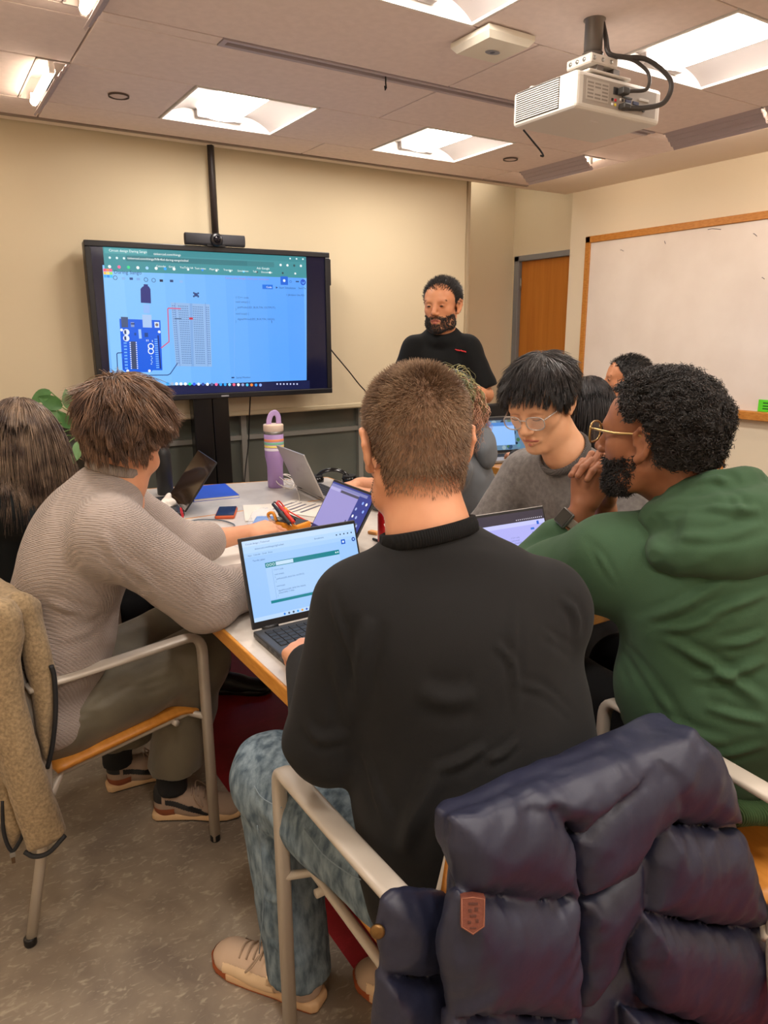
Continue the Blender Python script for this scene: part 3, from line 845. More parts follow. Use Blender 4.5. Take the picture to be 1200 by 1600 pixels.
# breadboard
sc_.poly([(266.5, 472.5), (327.5, 475.5), (331, 573), (275, 572)], '#8db4e4', True)
sc_.poly([(296.3, 474), (300.3, 474.2), (303, 572.5), (299, 572.5)], '#7aa5dd', True)
for i in range(27):
    f = (i + 1.5) / 29
    for j in (0.04, .085, .2, .245, .29, .335, .38, .425, .575, .62, .665, .71, .755, .8, .915, .96):
        t0 = np.array([266.5 + 61 * j, 472.5 + 3 * j]); t1 = np.array([275 + 56 * j, 572 + 1 * j]); q = t0 + (t1 - t0) * f
        u = sc_.uv(*q); h_ = .0022
        sc_.rect(u[0] - h_, u[1] - h_, u[0] + h_, u[1] + h_, '#2c5a9c')
for j in (.11, .89):
    t0 = (266.5 + 61 * j, 473); t1 = (275 + 56 * j, 572); sc_.line([t0, t1], .002, '#5c7fc8', True)
sc_.line([(282, 482.5), (263, 481.5), (262, 483), (264, 534), (252, 543.5)], .006, '#d05a86', True)
sc_.line([(273, 498), (283, 498)], .005, '#33557f', True)
sc_.prect(295.3, 496, 301.5, 499.5, '#c02a4a')
sc_.line([(191, 551), (184, 551.5), (182.5, 553), (184, 586), (196, 586.4), (262, 586), (266, 584), (277, 568)], .0045, '#173a80', True)
sc_.line([(304, 458), (310, 462)], .004, '#1a3d78', True); sc_.disc(sc_.uv(306, 460.5), .010, '#1a3d78')
for p in ((302.8, 457.8), (309.5, 458.2), (302.8, 463), (309.5, 463.4)): sc_.disc(sc_.uv(*p), .005, '#1a3d78')
sc_.line([(424.5, 501), (424.6, 504.5)], .0025, '#1d3f80', True)
sc_.line([(366, 466), (366, 592)], .0015, '#7fb4f2', True)
sc_.prect(361.5, 589, 366, 591, '#22467e')
sc_.build('screen_image', scr)
W_ = '#f2fbfb'; D_ = '#20427c'
sc_.ptext('Circuit design Daring Sango', 170, 392.8, .017, W_, scr); sc_.ptext('tinkercad.com/things', 240, 398.4, .017, W_, scr)
sc_.ptext('tinkercad.com/things/fV8r4kd-daring-sango/editel', 199, 405, .016, W_, scr)
for x, y, s_ in ((244, 417.2, 'Calendar'), (263.5, 418.2, 'Gmail'), (281, 419.2, 'YouTube lab'), (304, 420.5, 'Text notes'), (327, 421.8, 'Maps labs'), (349, 423, 'Translate'), (371, 424.4, 'Simulations'), (395, 425.6, 'Talk'), (408, 426.4, 'Documents')):
    sc_.ptext(s_, x, y, .014, W_, scr)
sc_.ptext('Ask Google', 401, 420.5, .016, W_, scr)
sc_.ptext('Daring Sango', 178, 427.5, .026, D_, scr)
sc_.ptext('Code', 416, 450, .015, '#e8f4ff', scr); sc_.ptext('Start Simulation', 436, 451, .016, D_, scr); sc_.ptext('Send To', 466, 451.5, .014, D_, scr)
sc_.ptext('1 (Arduino Uno R3)', 447, 462, .014, D_, scr)
for x, y, s_ in ((368, 466.2, '// C++ code'), (368, 473, 'void setup() {'), (371, 481.5, 'pinMode(LED_BUILTIN, OUTPUT);'), (368, 484.5, '}'), (368, 491.5, 'void loop() {'), (371, 500, 'digitalWrite(LED_BUILTIN, HIGH);'), (368, 503.5, '}')):
    sc_.ptext(s_, x, y, .0155, '#34598f', scr)
sc_.ptext('Serial Monitor', 369, 591.5, .015, D_, scr)
sc_.ptext('Cannot save changes, check your connection', 352, 435.5, .014, '#b07ab8', scr)
box('maker_mark', tC + np.array([0, 0, -(tz1 - tz0) / 2 + .013]) + tN * .0065, (.022, .0005, .004), mat('mark_grey', '#9a9aa0', .4), tv, RTV)
box('side_handle', tC + tU * (tW / 2 + .004) + np.array([0, 0, .30]) - tN * .03, (.006, .03, .075), M_bez, tv, RTV, .004)
# floor column
col_c = np.array([1.41, 4.055, 0])
for (dx, w2, nm) in ((-.045, .056, 'column'), (.062, .048, 'column')):
    box(nm, col_c + [dx, .02, .60], (w2, .035, .55), mat('column_black', '#0a0a0d', .25), tv, None, .006)
box('foot', (1.41, 3.99, .03), (.42, .14, .03), MATS['column_black'], tv, None, .012)
tube('cable', smooth_path([(1.655, 4.04, 1.10), (1.665, 4.10, .95), (1.66, 4.12, .80), (1.625, 4.1, .65), (1.585, 4.06, .45), (1.55, 4.03, .2), (1.52, 4.02, .065)], 6), .004, M_black, tv, 6)
p0 = tvB + np.array([0, .06, .02]); 
tube('cable', smooth_path([pY(503, 527, 4.02), pY(520, 550, 4.04), pY(545, 580, 4.06), pY(566, 606, 4.08), pY(600, 640, 4.09), pY(640, 700, 4.10), (2.9, 4.11, .10)], 6), .004, M_black, tv, 6)

tube('ceiling_drop_pole', [(1.535, 4.14, 1.84), (1.535, 4.14, 2.86)], .02, mat('pole_brown', '#2a201f', .5), None, 4)
tag(bpy.data.objects['ceiling_drop_pole'], 'thin dark pole rising from behind the display to the ceiling', 'pole')
# camera bar on top of the display
cb = thing('video_camera_bar', tuple(tC + tU * (-.005) + np.array([0, 0, tz1 - tC[2]])), 'rounded black video camera bar on top of the display', 'camera')
c0 = tC + np.array([0, 0, (tz1 - tz0) / 2 + .033]) - tU * .005
V, Fc = tubeg([c0 - tU * .165, c0 - tU * .163, c0 + tU * .163, c0 + tU * .165], None, 16, flat=np.array([(.012, .022), (.026, .031), (.026, .031), (.012, .022)]))
mk('body', V, Fc, mat('camera_bar_fabric', '#3a3a3f', .8, bump=.3, bscale=800), cb)
Rl = np.stack([tU, tN, [0, 0, 1]], 1)
lathe('lens_housing', [(.0, .03), (.028, .03), (.035, .022), (.035, -.02), (0, -.02)], c0 + tN * .01, M_bez, cb, np.stack([tU, [0, 0, 1], tN], 1))
lathe('lens', [(0, .036), (.012, .034), (.02, .03), (0, .029)], c0 + tN * .01, mat('lens_glass', '#050510', .05), cb, np.stack([tU, [0, 0, 1], tN], 1))
box('clamp', c0 + np.array([0, 0, -.031]) - tN * .01, (.05, .03, .004), M_bez, cb, RTV)

# ================================================================== projector
pj = thing('ceiling_projector', (2.05, 1.90, H), 'white projector hanging upside down from a grey ceiling pipe', 'projector')
px0, px1, py0, py1, pz0, pz1 = 1.90, 2.32, 1.822, 2.118, 2.150, 2.262
M_pj = mat('projector_white', '#d9d4cc', .45)
box('casing', ((px0 + px1) / 2, (py0 + py1) / 2, (pz0 + pz1) / 2), ((px1 - px0) / 2, (py1 - py0) / 2, (pz1 - pz0) / 2), M_pj, pj, None, .014, 3)
M_dk = mat('vent_dark', '#2a2622', .8); M_panel = mat('connector_panel', '#a39a91', .6)
for i in range(13):
    z = pz0 + .016 + i * .0068
    lohi('vent_slat', (px0 - .0035, py0 + .075, z), (px0 + .004, py1 - .02, z + .0032), M_pj, pj)
lohi('vent_recess', (px0 - .0006, py0 + .073, pz0 + .013), (px0 + .002, py1 - .018, pz0 + .106), M_dk, pj)
lohi('connector_bay', (px0 + .03, py0 - .0008, pz0 + .018), (px1 - .03, py0 + .002, pz1 - .014), M_panel, pj)
lohi('warning_label', (px0 + .045, py0 - .0016, pz0 + .03), (px0 + .15, py0 + .001, pz0 + .09), mat('label_grey', '#b9b1a8', .6), pj)
for i in range(3):
    for j in range(5):
        if j != 2 or i != 1: lohi('label_print', (px0 + .05 + i * .034, py0 - .002, pz0 + .036 + j * .0105), (px0 + .078 + i * .034, py0, pz0 + .041 + j * .0105), mat('label_ink', '#8b837b', .7), pj)
ports = [(.172, .062, .02, .022, '#2b2a2a'), (.165, .042, .008, .008, '#1c1c1c'), (.18, .042, .008, .008, '#c23'), (.165, .028, .008, .008, '#e8e8e8'), (.18, .028, .008, .008, '#e8d23a'), (.215, .058, .05, .006, '#3a3a3c'),
         (.205, .047, .006, .008, '#d8d4cc'), (.217, .047, .006, .008, '#333'), (.232, .045, .03, .011, '#30345a'), (.27, .045, .03, .011, '#30345a'), (.215, .028, .03, .012, '#4a4a4c'), (.255, .028, .03, .012, '#4a4a4c'), (.30, .03, .012, .014, '#222'), (.32, .03, .012, .014, '#222'), (.30, .062, .05, .008, '#c8c2ba')]
for a, b_, w_, h_, c in ports:
    if len(c) == 4: c = '#' + ''.join(ch * 2 for ch in c[1:])
    lohi('port', (px0 + a, py0 - .004, pz0 + b_), (px0 + a + w_, py0 + .001, pz0 + b_ + h_), mat('port_' + c[1:], c, .5), pj, .001)
lohi('bottom_label', (2.06, 1.90, pz0 - .0006), (2.10, 1.908, pz0 + .001), M_white, pj)
lathe('focus_knob', [(0, .008), (.012, .008), (.014, 0)], (1.93, 2.05, pz1), M_pj, pj)
lohi('top_vent', (1.915, 1.93, pz1 - .001), (1.935, 2.08, pz1 + .003), M_dk, pj)
mb = MB(); mb.add(*latheg([(.030, 0), (.030, .118), (.036, .12), (.036, .128), (0, .128)], (2.05, 1.90, H - .122), None, 24))
mb.build('pipe', mat('pipe_grey', '#77706a', .4, metal=.6), pj, True)
lathe('pipe_collar', [(.032, 0), (.034, .0), (.034, .012), (.032, .012)], (2.05, 1.90, H - .112), mat('collar_dark', '#4a443f', .5), pj)
lohi('mount_plate', (1.985, 1.845, 2.30), (2.115, 1.955, 2.33), mat('mount_white', '#cfc8bf', .5), pj, .004)
lohi('mount_plate', (1.965, 1.83, 2.268), (2.165, 1.98, 2.276), MATS['mount_white'], pj, .002)
lohi('mount_bracket', (2.02, 1.85, 2.255), (2.05, 1.97, 2.30), mat('mount_dark', '#6a625c', .5), pj)
lohi('mount_bracket', (2.10, 1.85, 2.255), (2.13, 1.97, 2.30), MATS['mount_dark'], pj)
for dx in (-.05, -.01, .03): lathe('mount_screw', [(0, .003), (.006, .002), (.007, 0)], (2.05 + dx, 1.845, 2.315), M_alu, pj, np.array([[1, 0, 0], [0, 0, -1], [0, 1, 0.]]), 10)
for dx in (.03, .06, .09): lathe('mount_screw', [(0, .003), (.006, .002), (.007, 0)], (1.985, 1.845 + dx, 2.315), M_alu, pj, np.array([[0, 0, -1], [0, 1, 0], [1, 0, 0.]]), 10)
M_cab = mat('cable_grey', '#3c3836', .5)
tube('cable', smooth_path([(2.083, 1.895, H), (2.086, 1.88, 2.40), (2.075, 1.86, 2.35), (2.11, 1.84, 2.335), (2.17, 1.82, 2.325), (2.215, 1.80, 2.29), (2.20, 1.79, 2.24), (2.13, 1.80, 2.225), (2.095, 1.82, 2.222)], 7), .006, M_cab, pj, 8)
tube('cable', smooth_path([(2.088, 1.90, H), (2.092, 1.885, 2.40), (2.085, 1.86, 2.345), (2.13, 1.835, 2.335), (2.21, 1.80, 2.33), (2.28, 1.76, 2.27), (2.265, 1.765, 2.205), (2.19, 1.785, 2.18), (2.12, 1.82, 2.178)], 7), .0085, M_cab, pj, 8)
box('cable_plug', (2.105, 1.806, 2.222), (.016, .014, .011), mat('plug_dark', '#35322f', .5), pj, None, .004)
box('cable_plug', (2.115, 1.806, 2.178), (.016, .014, .009), MATS['plug_dark'], pj, None, .004)
tube('safety_cord', smooth_path([pd(818, 203, 2.95), pd(832, 220, 3.0), pd(845, 236, 3.05), pd(849, 244, 3.05), pd(844, 243, 3.05)], 5), .0035, M_black, pj, 6)

# ================================================================== tables
M_lam = mat('table_laminate', '#cfc8c0', .35, col2='#c7bfb7', nscale=40, nlo=.3, nhi=.7)
M_lam2 = mat('table_laminate_grey', '#c3bfbb', .35, col2='#bcb7b2', nscale=40, nlo=.3, nhi=.7)
M_edge = mat('beech_edge', '#d0913f', .45, col2='#c3812f', nscale=8, nstretch=(4, 4, 30))
M_leg = mat('leg_grey', '#a8a19a', .4, metal=.4)
TZ = .74
def table(name, poly, label, top_m, legs, edge_m=M_edge, z=TZ, group=None):
    poly = np.array(poly, float); c = poly.mean(0)
    t = thing(name, (c[0], c[1], 0), label, 'table', group)
    n = len(poly)
    V = [(x, y, z - .026) for x, y in poly] + [(x, y, z) for x, y in poly]
    Fc = [tuple(range(n, 2 * n)), tuple(range(n))[::-1]] + [(i, (i + 1) % n, n + (i + 1) % n, n + i) for i in range(n)]
    mk('top', V, Fc, top_m, t, False)
    for i in range(n):
        a, b = poly[i], poly[(i + 1) % n]; d = nrm(np.append(b - a, 0)); nn = np.array([d[1], -d[0], 0])
        Rr = np.stack([d, nn, [0, 0, 1]], 1); L_ = np.linalg.norm(b - a)
        if np.linalg.det(Rr) < 0: Rr[:, 1] *= -1
        box('edge_band', np.append((a + b) / 2, z - .0175) - nn * 0 + nn * .004, (L_ / 2 + .004, .0045, .0185), edge_m, t, Rr, .003)
    for x, y in legs:
        mb = MB(); mb.add(*tubeg([(x, y, .012), (x, y, z - .026)], .021, 14)); mb.build('leg', M_leg, t, True)
        lathe('foot_cap', [(0, 0), (.022, 0), (.024, .012), (.021, .014)], (x, y, 0), M_black, t)
    return t
tA = table('meeting_table', [(.566, 1.20), (1.70, 1.20), (1.70, 2.755), (.566, 2.755)], 'pale laminate meeting table with a wooden edge under the nearest laptop', M_lam, [(.80, 1.48), (1.58, 1.45), (1.58, 2.62), (.80, 2.62)])
tB = table('meeting_table', [(.566, 2.765), (1.70, 2.765), (1.70, 3.195), (.566, 3.50)], 'pale grey far table with the purple tumbler standing on it', M_lam2, [(.66, 2.88), (1.6, 2.88), (1.6, 3.1), (.66, 3.36)])
tC_ = table('meeting_table', [(2.595, 2.70), (3.70, 2.70), (3.70, 3.32), (2.595, 3.32)], 'wood edged table behind the man in the grey sweater', mat('back_table_top', '#b98a55', .4, col2='#ab7a45', nscale=5, nstretch=(2, 12, 2)), [(2.66, 2.76), (3.64, 2.76), (3.64, 3.26), (2.66, 3.26)])

# ================================================================== chairs
M_chair = mat('chair_metal', '#bcb2a5', .42, metal=.12, spec=.5)
M_ply = mat('beech_ply', '#d38d3a', .4, col2='#c27c2b', nscale=5, nstretch=(14, 2, 14), nlo=.3, nhi=.7)
M_plydark = mat('ply_edge', '#b9772f', .5)
def chair(loc, bearing, label, hw=.238, arm_z=.655):
    R = rotz(-R_(bearing)); O = np.array([loc[0], loc[1], 0.])
    W = lambda P: np.asarray(P, float) @ R.T + O
    t = thing('armchair', O, label, 'chair', 'metal armchairs with plywood seats')
    for s in (-1, 1):
        x = s * .268
        leg = fillet([(x, .235, .004), (x, .235, arm_z), (x, -.05, arm_z + .004), (x, -.225, arm_z + .010)], .055, 8)
        k = len(leg); fl_ = np.zeros((k, 2))
        for i, p in enumerate(leg):
            f = np.clip((.235 - p[1]) / .05, 0, 1); fl_[i] = (.0135 + .0085 * f, .0135 - .0055 * f)
        # round tube becoming a flat arm strip: frame side vector is the chair's sideways axis
        V, Fc = tubeg(leg, None, 14, up=(0, 1, 0), flat=fl_)
        mk('arm_frame', W(V), Fc, M_chair, t)
        rear = fillet([(x * .96, -.29, .004), (x * .90, -.180, .44), (x * .80, -.240, .775)], .14, 8)
        V, Fc = tubeg(rear, .0125, 12); mk('rear_leg', W(V), Fc, M_chair, t)
        for y, xx in ((.235, x), (-.29, x * .96)):
            V, Fc = latheg([(0, 0), (.0135, 0), (.015, .004), (.015, .02), (.0135, .022)], (xx, y, 0), None, 14); mk('foot_cap', W(V), Fc, M_black, t)
        V, Fc = tubeg([(x, .232, .405), (x * .8, .205, .408), (x * .78, -.15, .39), (x * .95, -.197, .37)], .010, 10); mk('seat_rail', W(V), Fc, M_chair, t)
    V, Fc = tubeg([(-.235, .16, .40), (.235, .16, .40)], .009, 10); mk('cross_rail', W(V), Fc, M_chair, t)
    # curved plywood seat
    n = 14; P = []
    for i in range(n + 1):
        f = i / n; y = (.23 if hw > .21 else .205) - f * .40; z = .437 - .018 * f + (-.022 * ((f - .0) * 6 - 0) ** 2 * .0) - (.02 * max(0, .12 - f) / .12)
        P.append((0, y, z))
    V = []
    for (x_, y, z) in P:
        for xx in np.linspace(-hw, hw, 9):
            dz = -.006 * (1 - (xx / hw) ** 2); V.append((xx, y, z + dz))
    V = np.array(V); m_ = 9; N1 = len(V); V2 = V - np.array([0, 0, .013]); VV = np.vstack([V, V2]); Fc = []
    for i in range(n):
        for j in range(m_ - 1):
            a = i * m_ + j; Fc.append((a, a + 1, a + m_ + 1, a + m_)); b = a + N1; Fc.append((b, b + m_, b + m_ + 1, b + 1))
    for i in range(n):
        a = i * m_; Fc.append((a, a + m_, a + m_ + N1, a + N1)); a = i * m_ + m_ - 1; Fc.append((a, a + N1, a + m_ + N1, a + m_))
    for j in range(m_ - 1):
        a = j; Fc.append((a, a + N1, a + 1 + N1, a + 1)); a = n * m_ + j; Fc.append((a, a + 1, a + 1 + N1, a + N1))
    mk('seat', W(VV), Fc, M_ply, t)
    # curved backrest
    V = []; nz, m_ = 8, 11
    for side in (0, .012):
        for i in range(nz + 1):
            z = .60 + .21 * i / nz
            for xx in np.linspace(-.235, .235, m_):
                y = -.212 - (z - .60) * .16 - .03 * (1 - (xx / .255) ** 2) - side; V.append((xx, y, z))
    V = np.array(V); N1 = (nz + 1) * m_; Fc = []
    for i in range(nz):
        for j in range(m_ - 1):
            a = i * m_ + j; Fc.append((a, a + m_, a + m_ + 1, a + 1)); b = a + N1; Fc.append((b, b + 1, b + m_ + 1, b + m_))
    per = [i * m_ for i in range(nz + 1)] + [nz * m_ + j for j in range(1, m_)] + [i * m_ + m_ - 1 for i in range(nz - 1, -1, -1)] + [j for j in range(m_ - 2, 0, -1)]
    for a, b in zip(per, per[1:] + per[:1]): Fc.append((a, b, b + N1, a + N1))
    mk('backrest', W(V), Fc, M_ply, t)
    return t
CH1 = chair((.755, .905), 0, 'metal armchair under the man in the black sweater, navy jacket over its back', .205)
CH2 = chair((.276, 2.025), 76, 'metal armchair under the man in the grey knit sweater, fleece over its back')
CH4 = chair((1.452, .712), 7, 'metal armchair under the man in the green hoodie, its plywood seat showing')
CH3 = chair((.20, 2.68), 80, 'metal armchair under the woman with long brown hair')
CH5 = chair((1.95, 1.53), 268, 'metal armchair under the man in the grey sweater with glasses')
CH7 = chair((2.01, 2.23), 322, 'metal armchair under the person with curly dyed hair')
CH8 = chair((2.68, 2.27), 0, 'metal armchair under the woman with straight black hair')
CH9 = chair((3.235, 2.40), 352, 'metal armchair under the dark haired man by the whiteboard')
# ================================================================== laptops
def laptop(hinge, bearing, w, d, lid_h, lid_deg, label, shell, bez, lit=None, keys=True, mark=None, z=TZ, thick=.016, deck=None):
    """hinge = (x,y) centre of the hinge line; bearing = way the screen faces; returns thing, Screen, screen part"""
    fw = np.array([math.sin(R_(bearing)), math.cos(R_(bearing)), 0]); rt = np.array([-fw[1], fw[0], 0])   # rt: user's right as seen facing the screen
    rt = -np.cross(fw, [0, 0, 1.]) * -1
    rt = np.cross([0, 0, 1.], fw)      # screen's right edge for someone looking at it
    Hc = np.array([hinge[0], hinge[1], z])
    t = thing('laptop', Hc + fw * d / 2, label, 'laptop', 'open laptops')
    Rb = np.stack([rt, -fw, [0, 0, 1.]], 1)
    base = box('base', Hc + fw * d / 2 + [0, 0, .003 + thick / 2], (w / 2, d / 2, thick / 2), shell, t, Rb, .004)
    zt = z + .003 + thick
    if keys:
        dk = deck or mat('key_black', '#141416', .5)
        mb = MB()
        for r_ in range(5):
            for c_ in range(14):
                q = Hc + rt * (-w * .44 + w * .88 * (c_ + .5) / 14) + fw * (.030 + r_ * .019); q[2] = zt + .0008
                mb.add(*boxg(q, (w * .88 / 28 * .86, .0082, .0014), Rb, .0008, 1))
        kb = mb.build('keyboard', dk, base); kb['kind'] = 'stuff'
        box('trackpad', Hc + fw * (d - .055) + [0, 0, .003 + thick], (.05, .03, .0006), mat('pad_' + shell.name, '#3c3c40' if deck is None else '#9a9a9e', .35), base, Rb)
    for s_ in (-1, 1): tube('hinge', [Hc + rt * (s_ * w * .36 - .02) + [0, 0, zt - z], Hc + rt * (s_ * w * .36 + .02) + [0, 0, zt - z]], .006, bez, t, 8)
    a = R_(lid_deg)    # lean back from vertical
    up = np.array([0, 0, 1.]) * math.cos(a) - fw * math.sin(a); nr = np.cross(rt, up)
    if nr @ fw < 0: nr = -nr
    B = Hc.copy(); B[2] = zt + .002
    Rl = np.stack([rt, -nr, up], 1)
    lid = box('lid', B + up * lid_h / 2 - nr * .0035, (w / 2, .0035, lid_h / 2), shell, t, Rl, .003)
    m_ = .007
    box('screen_bezel', B + up * lid_h / 2 + nr * .0003, (w / 2 - .002, .0006, lid_h / 2 - .002), bez, lid, Rl)
    U = rt if (np.cross(rt, up) @ nr) > 0 else -rt
    S_ = Screen(B + up * (lid_h / 2 + .004) + nr * .0012, U, up, 1.0)
    S_.w = w / 2 - m_; S_.h = lid_h / 2 - .013
    if lit: S_.rect(-S_.w, -S_.h, S_.w, S_.h, lit)
    if mark: 
        C_ = B + up * lid_h * .5 - nr * .0073
        text('maker_mark', mark, C_, np.stack([-U, up, -nr], 1), .03, mat('lid_mark', '#8d8782', .3, metal=.6), lid, 'CENTER')
    return t, S_, lid

M_dkgrey = mat('laptop_dark', '#3c3d40', .45, metal=.2); M_bezel = mat('laptop_bezel', '#1a1a1d', .35)
M_silver = mat('laptop_silver', '#b3afab', .38, metal=.35)
# laptop in front of the black sweater
l1, s1, lid1 = laptop((.765, 1.528), 180, .325, .228, .222, 17, 'dark grey laptop showing a code page, nearest, at the hands of the black sweater', M_dkgrey, M_bezel, '#9cc6fb')
w1, h1 = s1.w, s1.h
s1.rect(-w1, h1 - .014, w1, h1, '#c2dcfb'); s1.rect(-w1, h1 - .03, w1, h1 - .014, '#b2d4fb'); s1.rect(-w1, h1 - .04, w1, h1 - .03, '#a6cdfb')
s1.rect(-w1 + .05, h1 - .150, w1 - .055, h1 - .060, '#a8cdfa'); s1.rect(-w1 + .05, h1 - .072, w1 - .055, h1 - .060, '#13808c'); s1.rect(-w1 + .078, h1 - .0705, -w1 + .125, h1 - .0615, '#c4dffb')
for i in range(3): s1.ring((-w1 + .056 + i * .008, h1 - .066), .003, .001, '#d6f0f0', False, 8)
for i in range(2): s1.disc((w1 - .065 + i * .006, h1 - .066), .002, '#d6f0f0')
s1.rect(-w1 + .05, h1 - .160, w1 - .055, h1 - .153, '#13808c')
s1.rect(w1 - .045, h1 - .048, w1 - .033, h1 - .036, '#0b57c8'); s1.disc((w1 - .039, h1 - .042), .003, '#dbeaff'); s1.ring((w1 - .008, h1 - .040), .004, .0028, '#123e9c', False, 10)
s1.rect(-w1, -h1, w1, -h1 + .010, '#b8d6f8')
for i in range(8): s1.disc((-w1 + .08 + i * .012, -h1 + .005), .0028, ['#1b7be8', '#5a6a80', '#3a4a60', '#2a9df0', '#e8a030', '#3060c0', '#20a060', '#505868'][i])
for i in range(5): s1.disc((w1 - .055 + i * .011, h1 - .022), .002, '#34465c')
s1.line([(-w1 + .066, h1 - .076), (-w1 + .066, h1 - .150)], .0008, '#7fa6d8')
s1.build('screen_image', lid1)
for i, tx in enumerate(['// C++ code', '', 'void setup()', '{', '  pinMode(LED_BUILTIN, OUTPUT);', '}', '', 'void loop()', '{', '  digitalWrite(LED_BUILTIN, HIGH);', '  delay(1000); // Wait', '}']):
    if tx: s1.text(tx, -w1 + .070, h1 - .082 - i * .0058, .0052, '#45638c', lid1)
for (b_, u_, v_, z_) in (('tinkercad.com/things/cfg3-editel', -w1 + .03, h1 - .024, .006), ('Circuit design | Tinkercad', -w1 + .008, h1 - .010, .006), ('Apps   Calendar   Gmail   Drive', -w1 + .01, h1 - .0375, .005), ('Simulations', w1 - .12, h1 - .024, .006), ('Terrific Jaban', -w1 + .02, h1 - .052, .006)):
    s1.text(b_, u_, v_, z_, '#3f5f88', lid1)
for (y_, w_) in ((1.44, .012), (1.415, .012), (1.385, .016), (1.355, .009)):
    box('side_port', (.6028, y_, TZ + .011), (.0008, w_ / 2, .003), mat('port_black', '#050505', .5), l1)
# second laptop, screen towards the left side of the table
l2, s2, lid2 = laptop((1.125, 2.115), 272, .312, .215, .205, 31, 'laptop with a lilac window and dark blue desktop icons, behind the nearest laptop', M_dkgrey, M_bezel, '#2b3a8c')
w2, h2 = s2.w, s2.h
s2.rect(-w2, -h2 + .012, w2 * .42, h2 - .006, '#9a93cf'); s2.rect(-w2, h2 - .016, w2 * .75, h2 - .006, '#7f83b8'); s2.rect(-w2 * .45, h2 - .028, w2 * .42, h2 - .019, '#4a4a60')
s2.rect(-w2, h2 - .028, -w2 * .5, h2 - .018, '#b3aede'); s2.rect(-w2, -h2, w2, -h2 + .010, '#20285c')
for i, (a, b_) in enumerate([(r, c) for r in range(6) for c in range(3)]):
    if (a * 3 + b_ * 5) % 4: s2.disc((w2 * .52 + b_ * .024, h2 - .035 - a * .026), .0055, ['#c9d4ff', '#8fb0ff', '#ffffff', '#a8b6e8'][i % 4])
for i in range(26): s2.disc((w2 * (.30 + .6 * random.random()), -h2 + .015 + .06 * random.random()), .003 + .004 * random.random(), ['#41508f', '#7e7f9a', '#5c6a78', '#2a3566'][i % 4], False, 8)
s2.build('screen_image', lid2)
# laptop of the green hoodie
l3, s3_, lid3 = laptop((1.335, 1.415), 184, .31, .215, .212, 20, 'slim laptop with a pale violet page between the black sweater and the green hoodie', M_silver, M_bezel, '#b0b0f2', deck=mat('key_dark2', '#1c1c1e', .5))
w3, h3 = s3_.w, s3_.h
s3_.rect(-w3, h3 - .028, w3, h3, '#3a3442'); s3_.rect(-w3, h3 - .040, w3, h3 - .028, '#c4c6f6')
for i in range(14): s3_.disc((w3 - .10 + i * .007, h3 - .022), .0016, '#d8d2e0')
s3_.rect(w3 - .030, h3 - .042, w3 - .022, h3 - .032, '#1f5fd0'); s3_.rect(w3 - .055, h3 - .055, w3 - .042, h3 - .049, '#2a6fd8')
for i in range(3): s3_.disc((w3 - .05 + i * .008, h3 - .063), .0016, '#46598f')
s3_.build('screen_image', lid3)
for i, tx in enumerate(['// C++ code', 'void setup()', '  pinMode(LED_BUILTIN, OUTPUT);', 'void loop()', '  digitalWrite(LED_BUILTIN, HIGH);']): s3_.text(tx, w3 - .13, h3 - .072 - i * .008, .006, '#6a74b0', lid3)
# silver laptop seen from behind, and the dark one on the left
l4, s4, lid4 = laptop((1.435, 2.86), 94, .325, .22, .215, 24, 'silver laptop seen from behind, beside the purple tumbler', M_silver, M_bezel, '#8fa8c8', mark='////')
s4.build('screen_image', lid4)
l5, s5, lid5 = laptop((.862, 2.965), 277, .345, .23, .235, 36, 'laptop with a switched-off dark glossy screen on the left of the table', mat('laptop_black', '#242325', .4, metal=.3), mat('off_screen', '#32231d', .10, spec=.7), None)
# back table laptop
l6, s6, lid6 = laptop((2.86, 3.175), 196, .33, .22, .215, 14, 'dark laptop with a blue window on the wood edged table', M_silver, M_bezel, '#5f7f9a', z=TZ)
for i in range(40): s6.disc(((random.random() * 2 - 1) * s6.w * .93, (random.random() * 2 - 1) * s6.h * .9), .008 + .01 * random.random(), ['#3f6a4a', '#8fa6b0', '#2f4a6a', '#5a8fa0', '#1f3040'][i % 5], False, 8)
s6.rect(-s6.w * .75, -s6.h * .7, s6.w * .55, s6.h * .72, '#8fbdf8'); s6.rect(-s6.w * .75, s6.h * .5, s6.w * .55, s6.h * .72, '#4d86cc'); s6.rect(-s6.w, s6.h * .86, s6.w, s6.h, '#20242c')
s6.build('screen_image', lid6)
bx6 = thing('speaker_case', (3.0, 3.36, TZ), 'black case standing behind the back table laptop', 'case')
box('body', (2.92, 3.29, TZ + .15), (.15, .02, .15), mat('case_black', '#17171a', .5), bx6, None, .012)
box('handle', (2.92, 3.268, TZ + .22), (.05, .004, .008), MATS['case_black'], bx6, None, .003)

# ================================================================== things on the table
# purple tumbler with stripes and a loop handle
bt = pz(431, 761, TZ)
tm = thing('tumbler', bt, 'lilac insulated tumbler with rainbow stripes and a carrying loop', 'tumbler')
M_lil = mat('tumbler_lilac', '#a98ac0', .45)
lathe('body', [(0, 0), (.034, 0), (.037, .004), (.037, .10), (.040, .125), (.045, .15), (.045, .27), (0, .27)], bt, M_lil, tm, None, 32)
for i, c in enumerate(['#f2996a', '#7fc2a0', '#f0de7a', '#e8e2ee']):
    z = .222 - i * .0145; lathe('stripe', [(.0455, z), (.0457, z + .001), (.0457, z + .010), (.0455, z + .011)], bt, mat('stripe_' + c[1:], c, .5), tm, None, 32)
lathe('steel_rim', [(.0455, .255), (.0462, .256), (.0462, .268), (.0445, .27)], bt, M_alu, tm, None, 32)
lathe('lid', [(.0445, .268), (.047, .270), (.047, .295), (.045, .30), (.012, .302), (0, .302)], bt, mat('lid_cream', '#d9c3b0', .5), tm, None, 32)
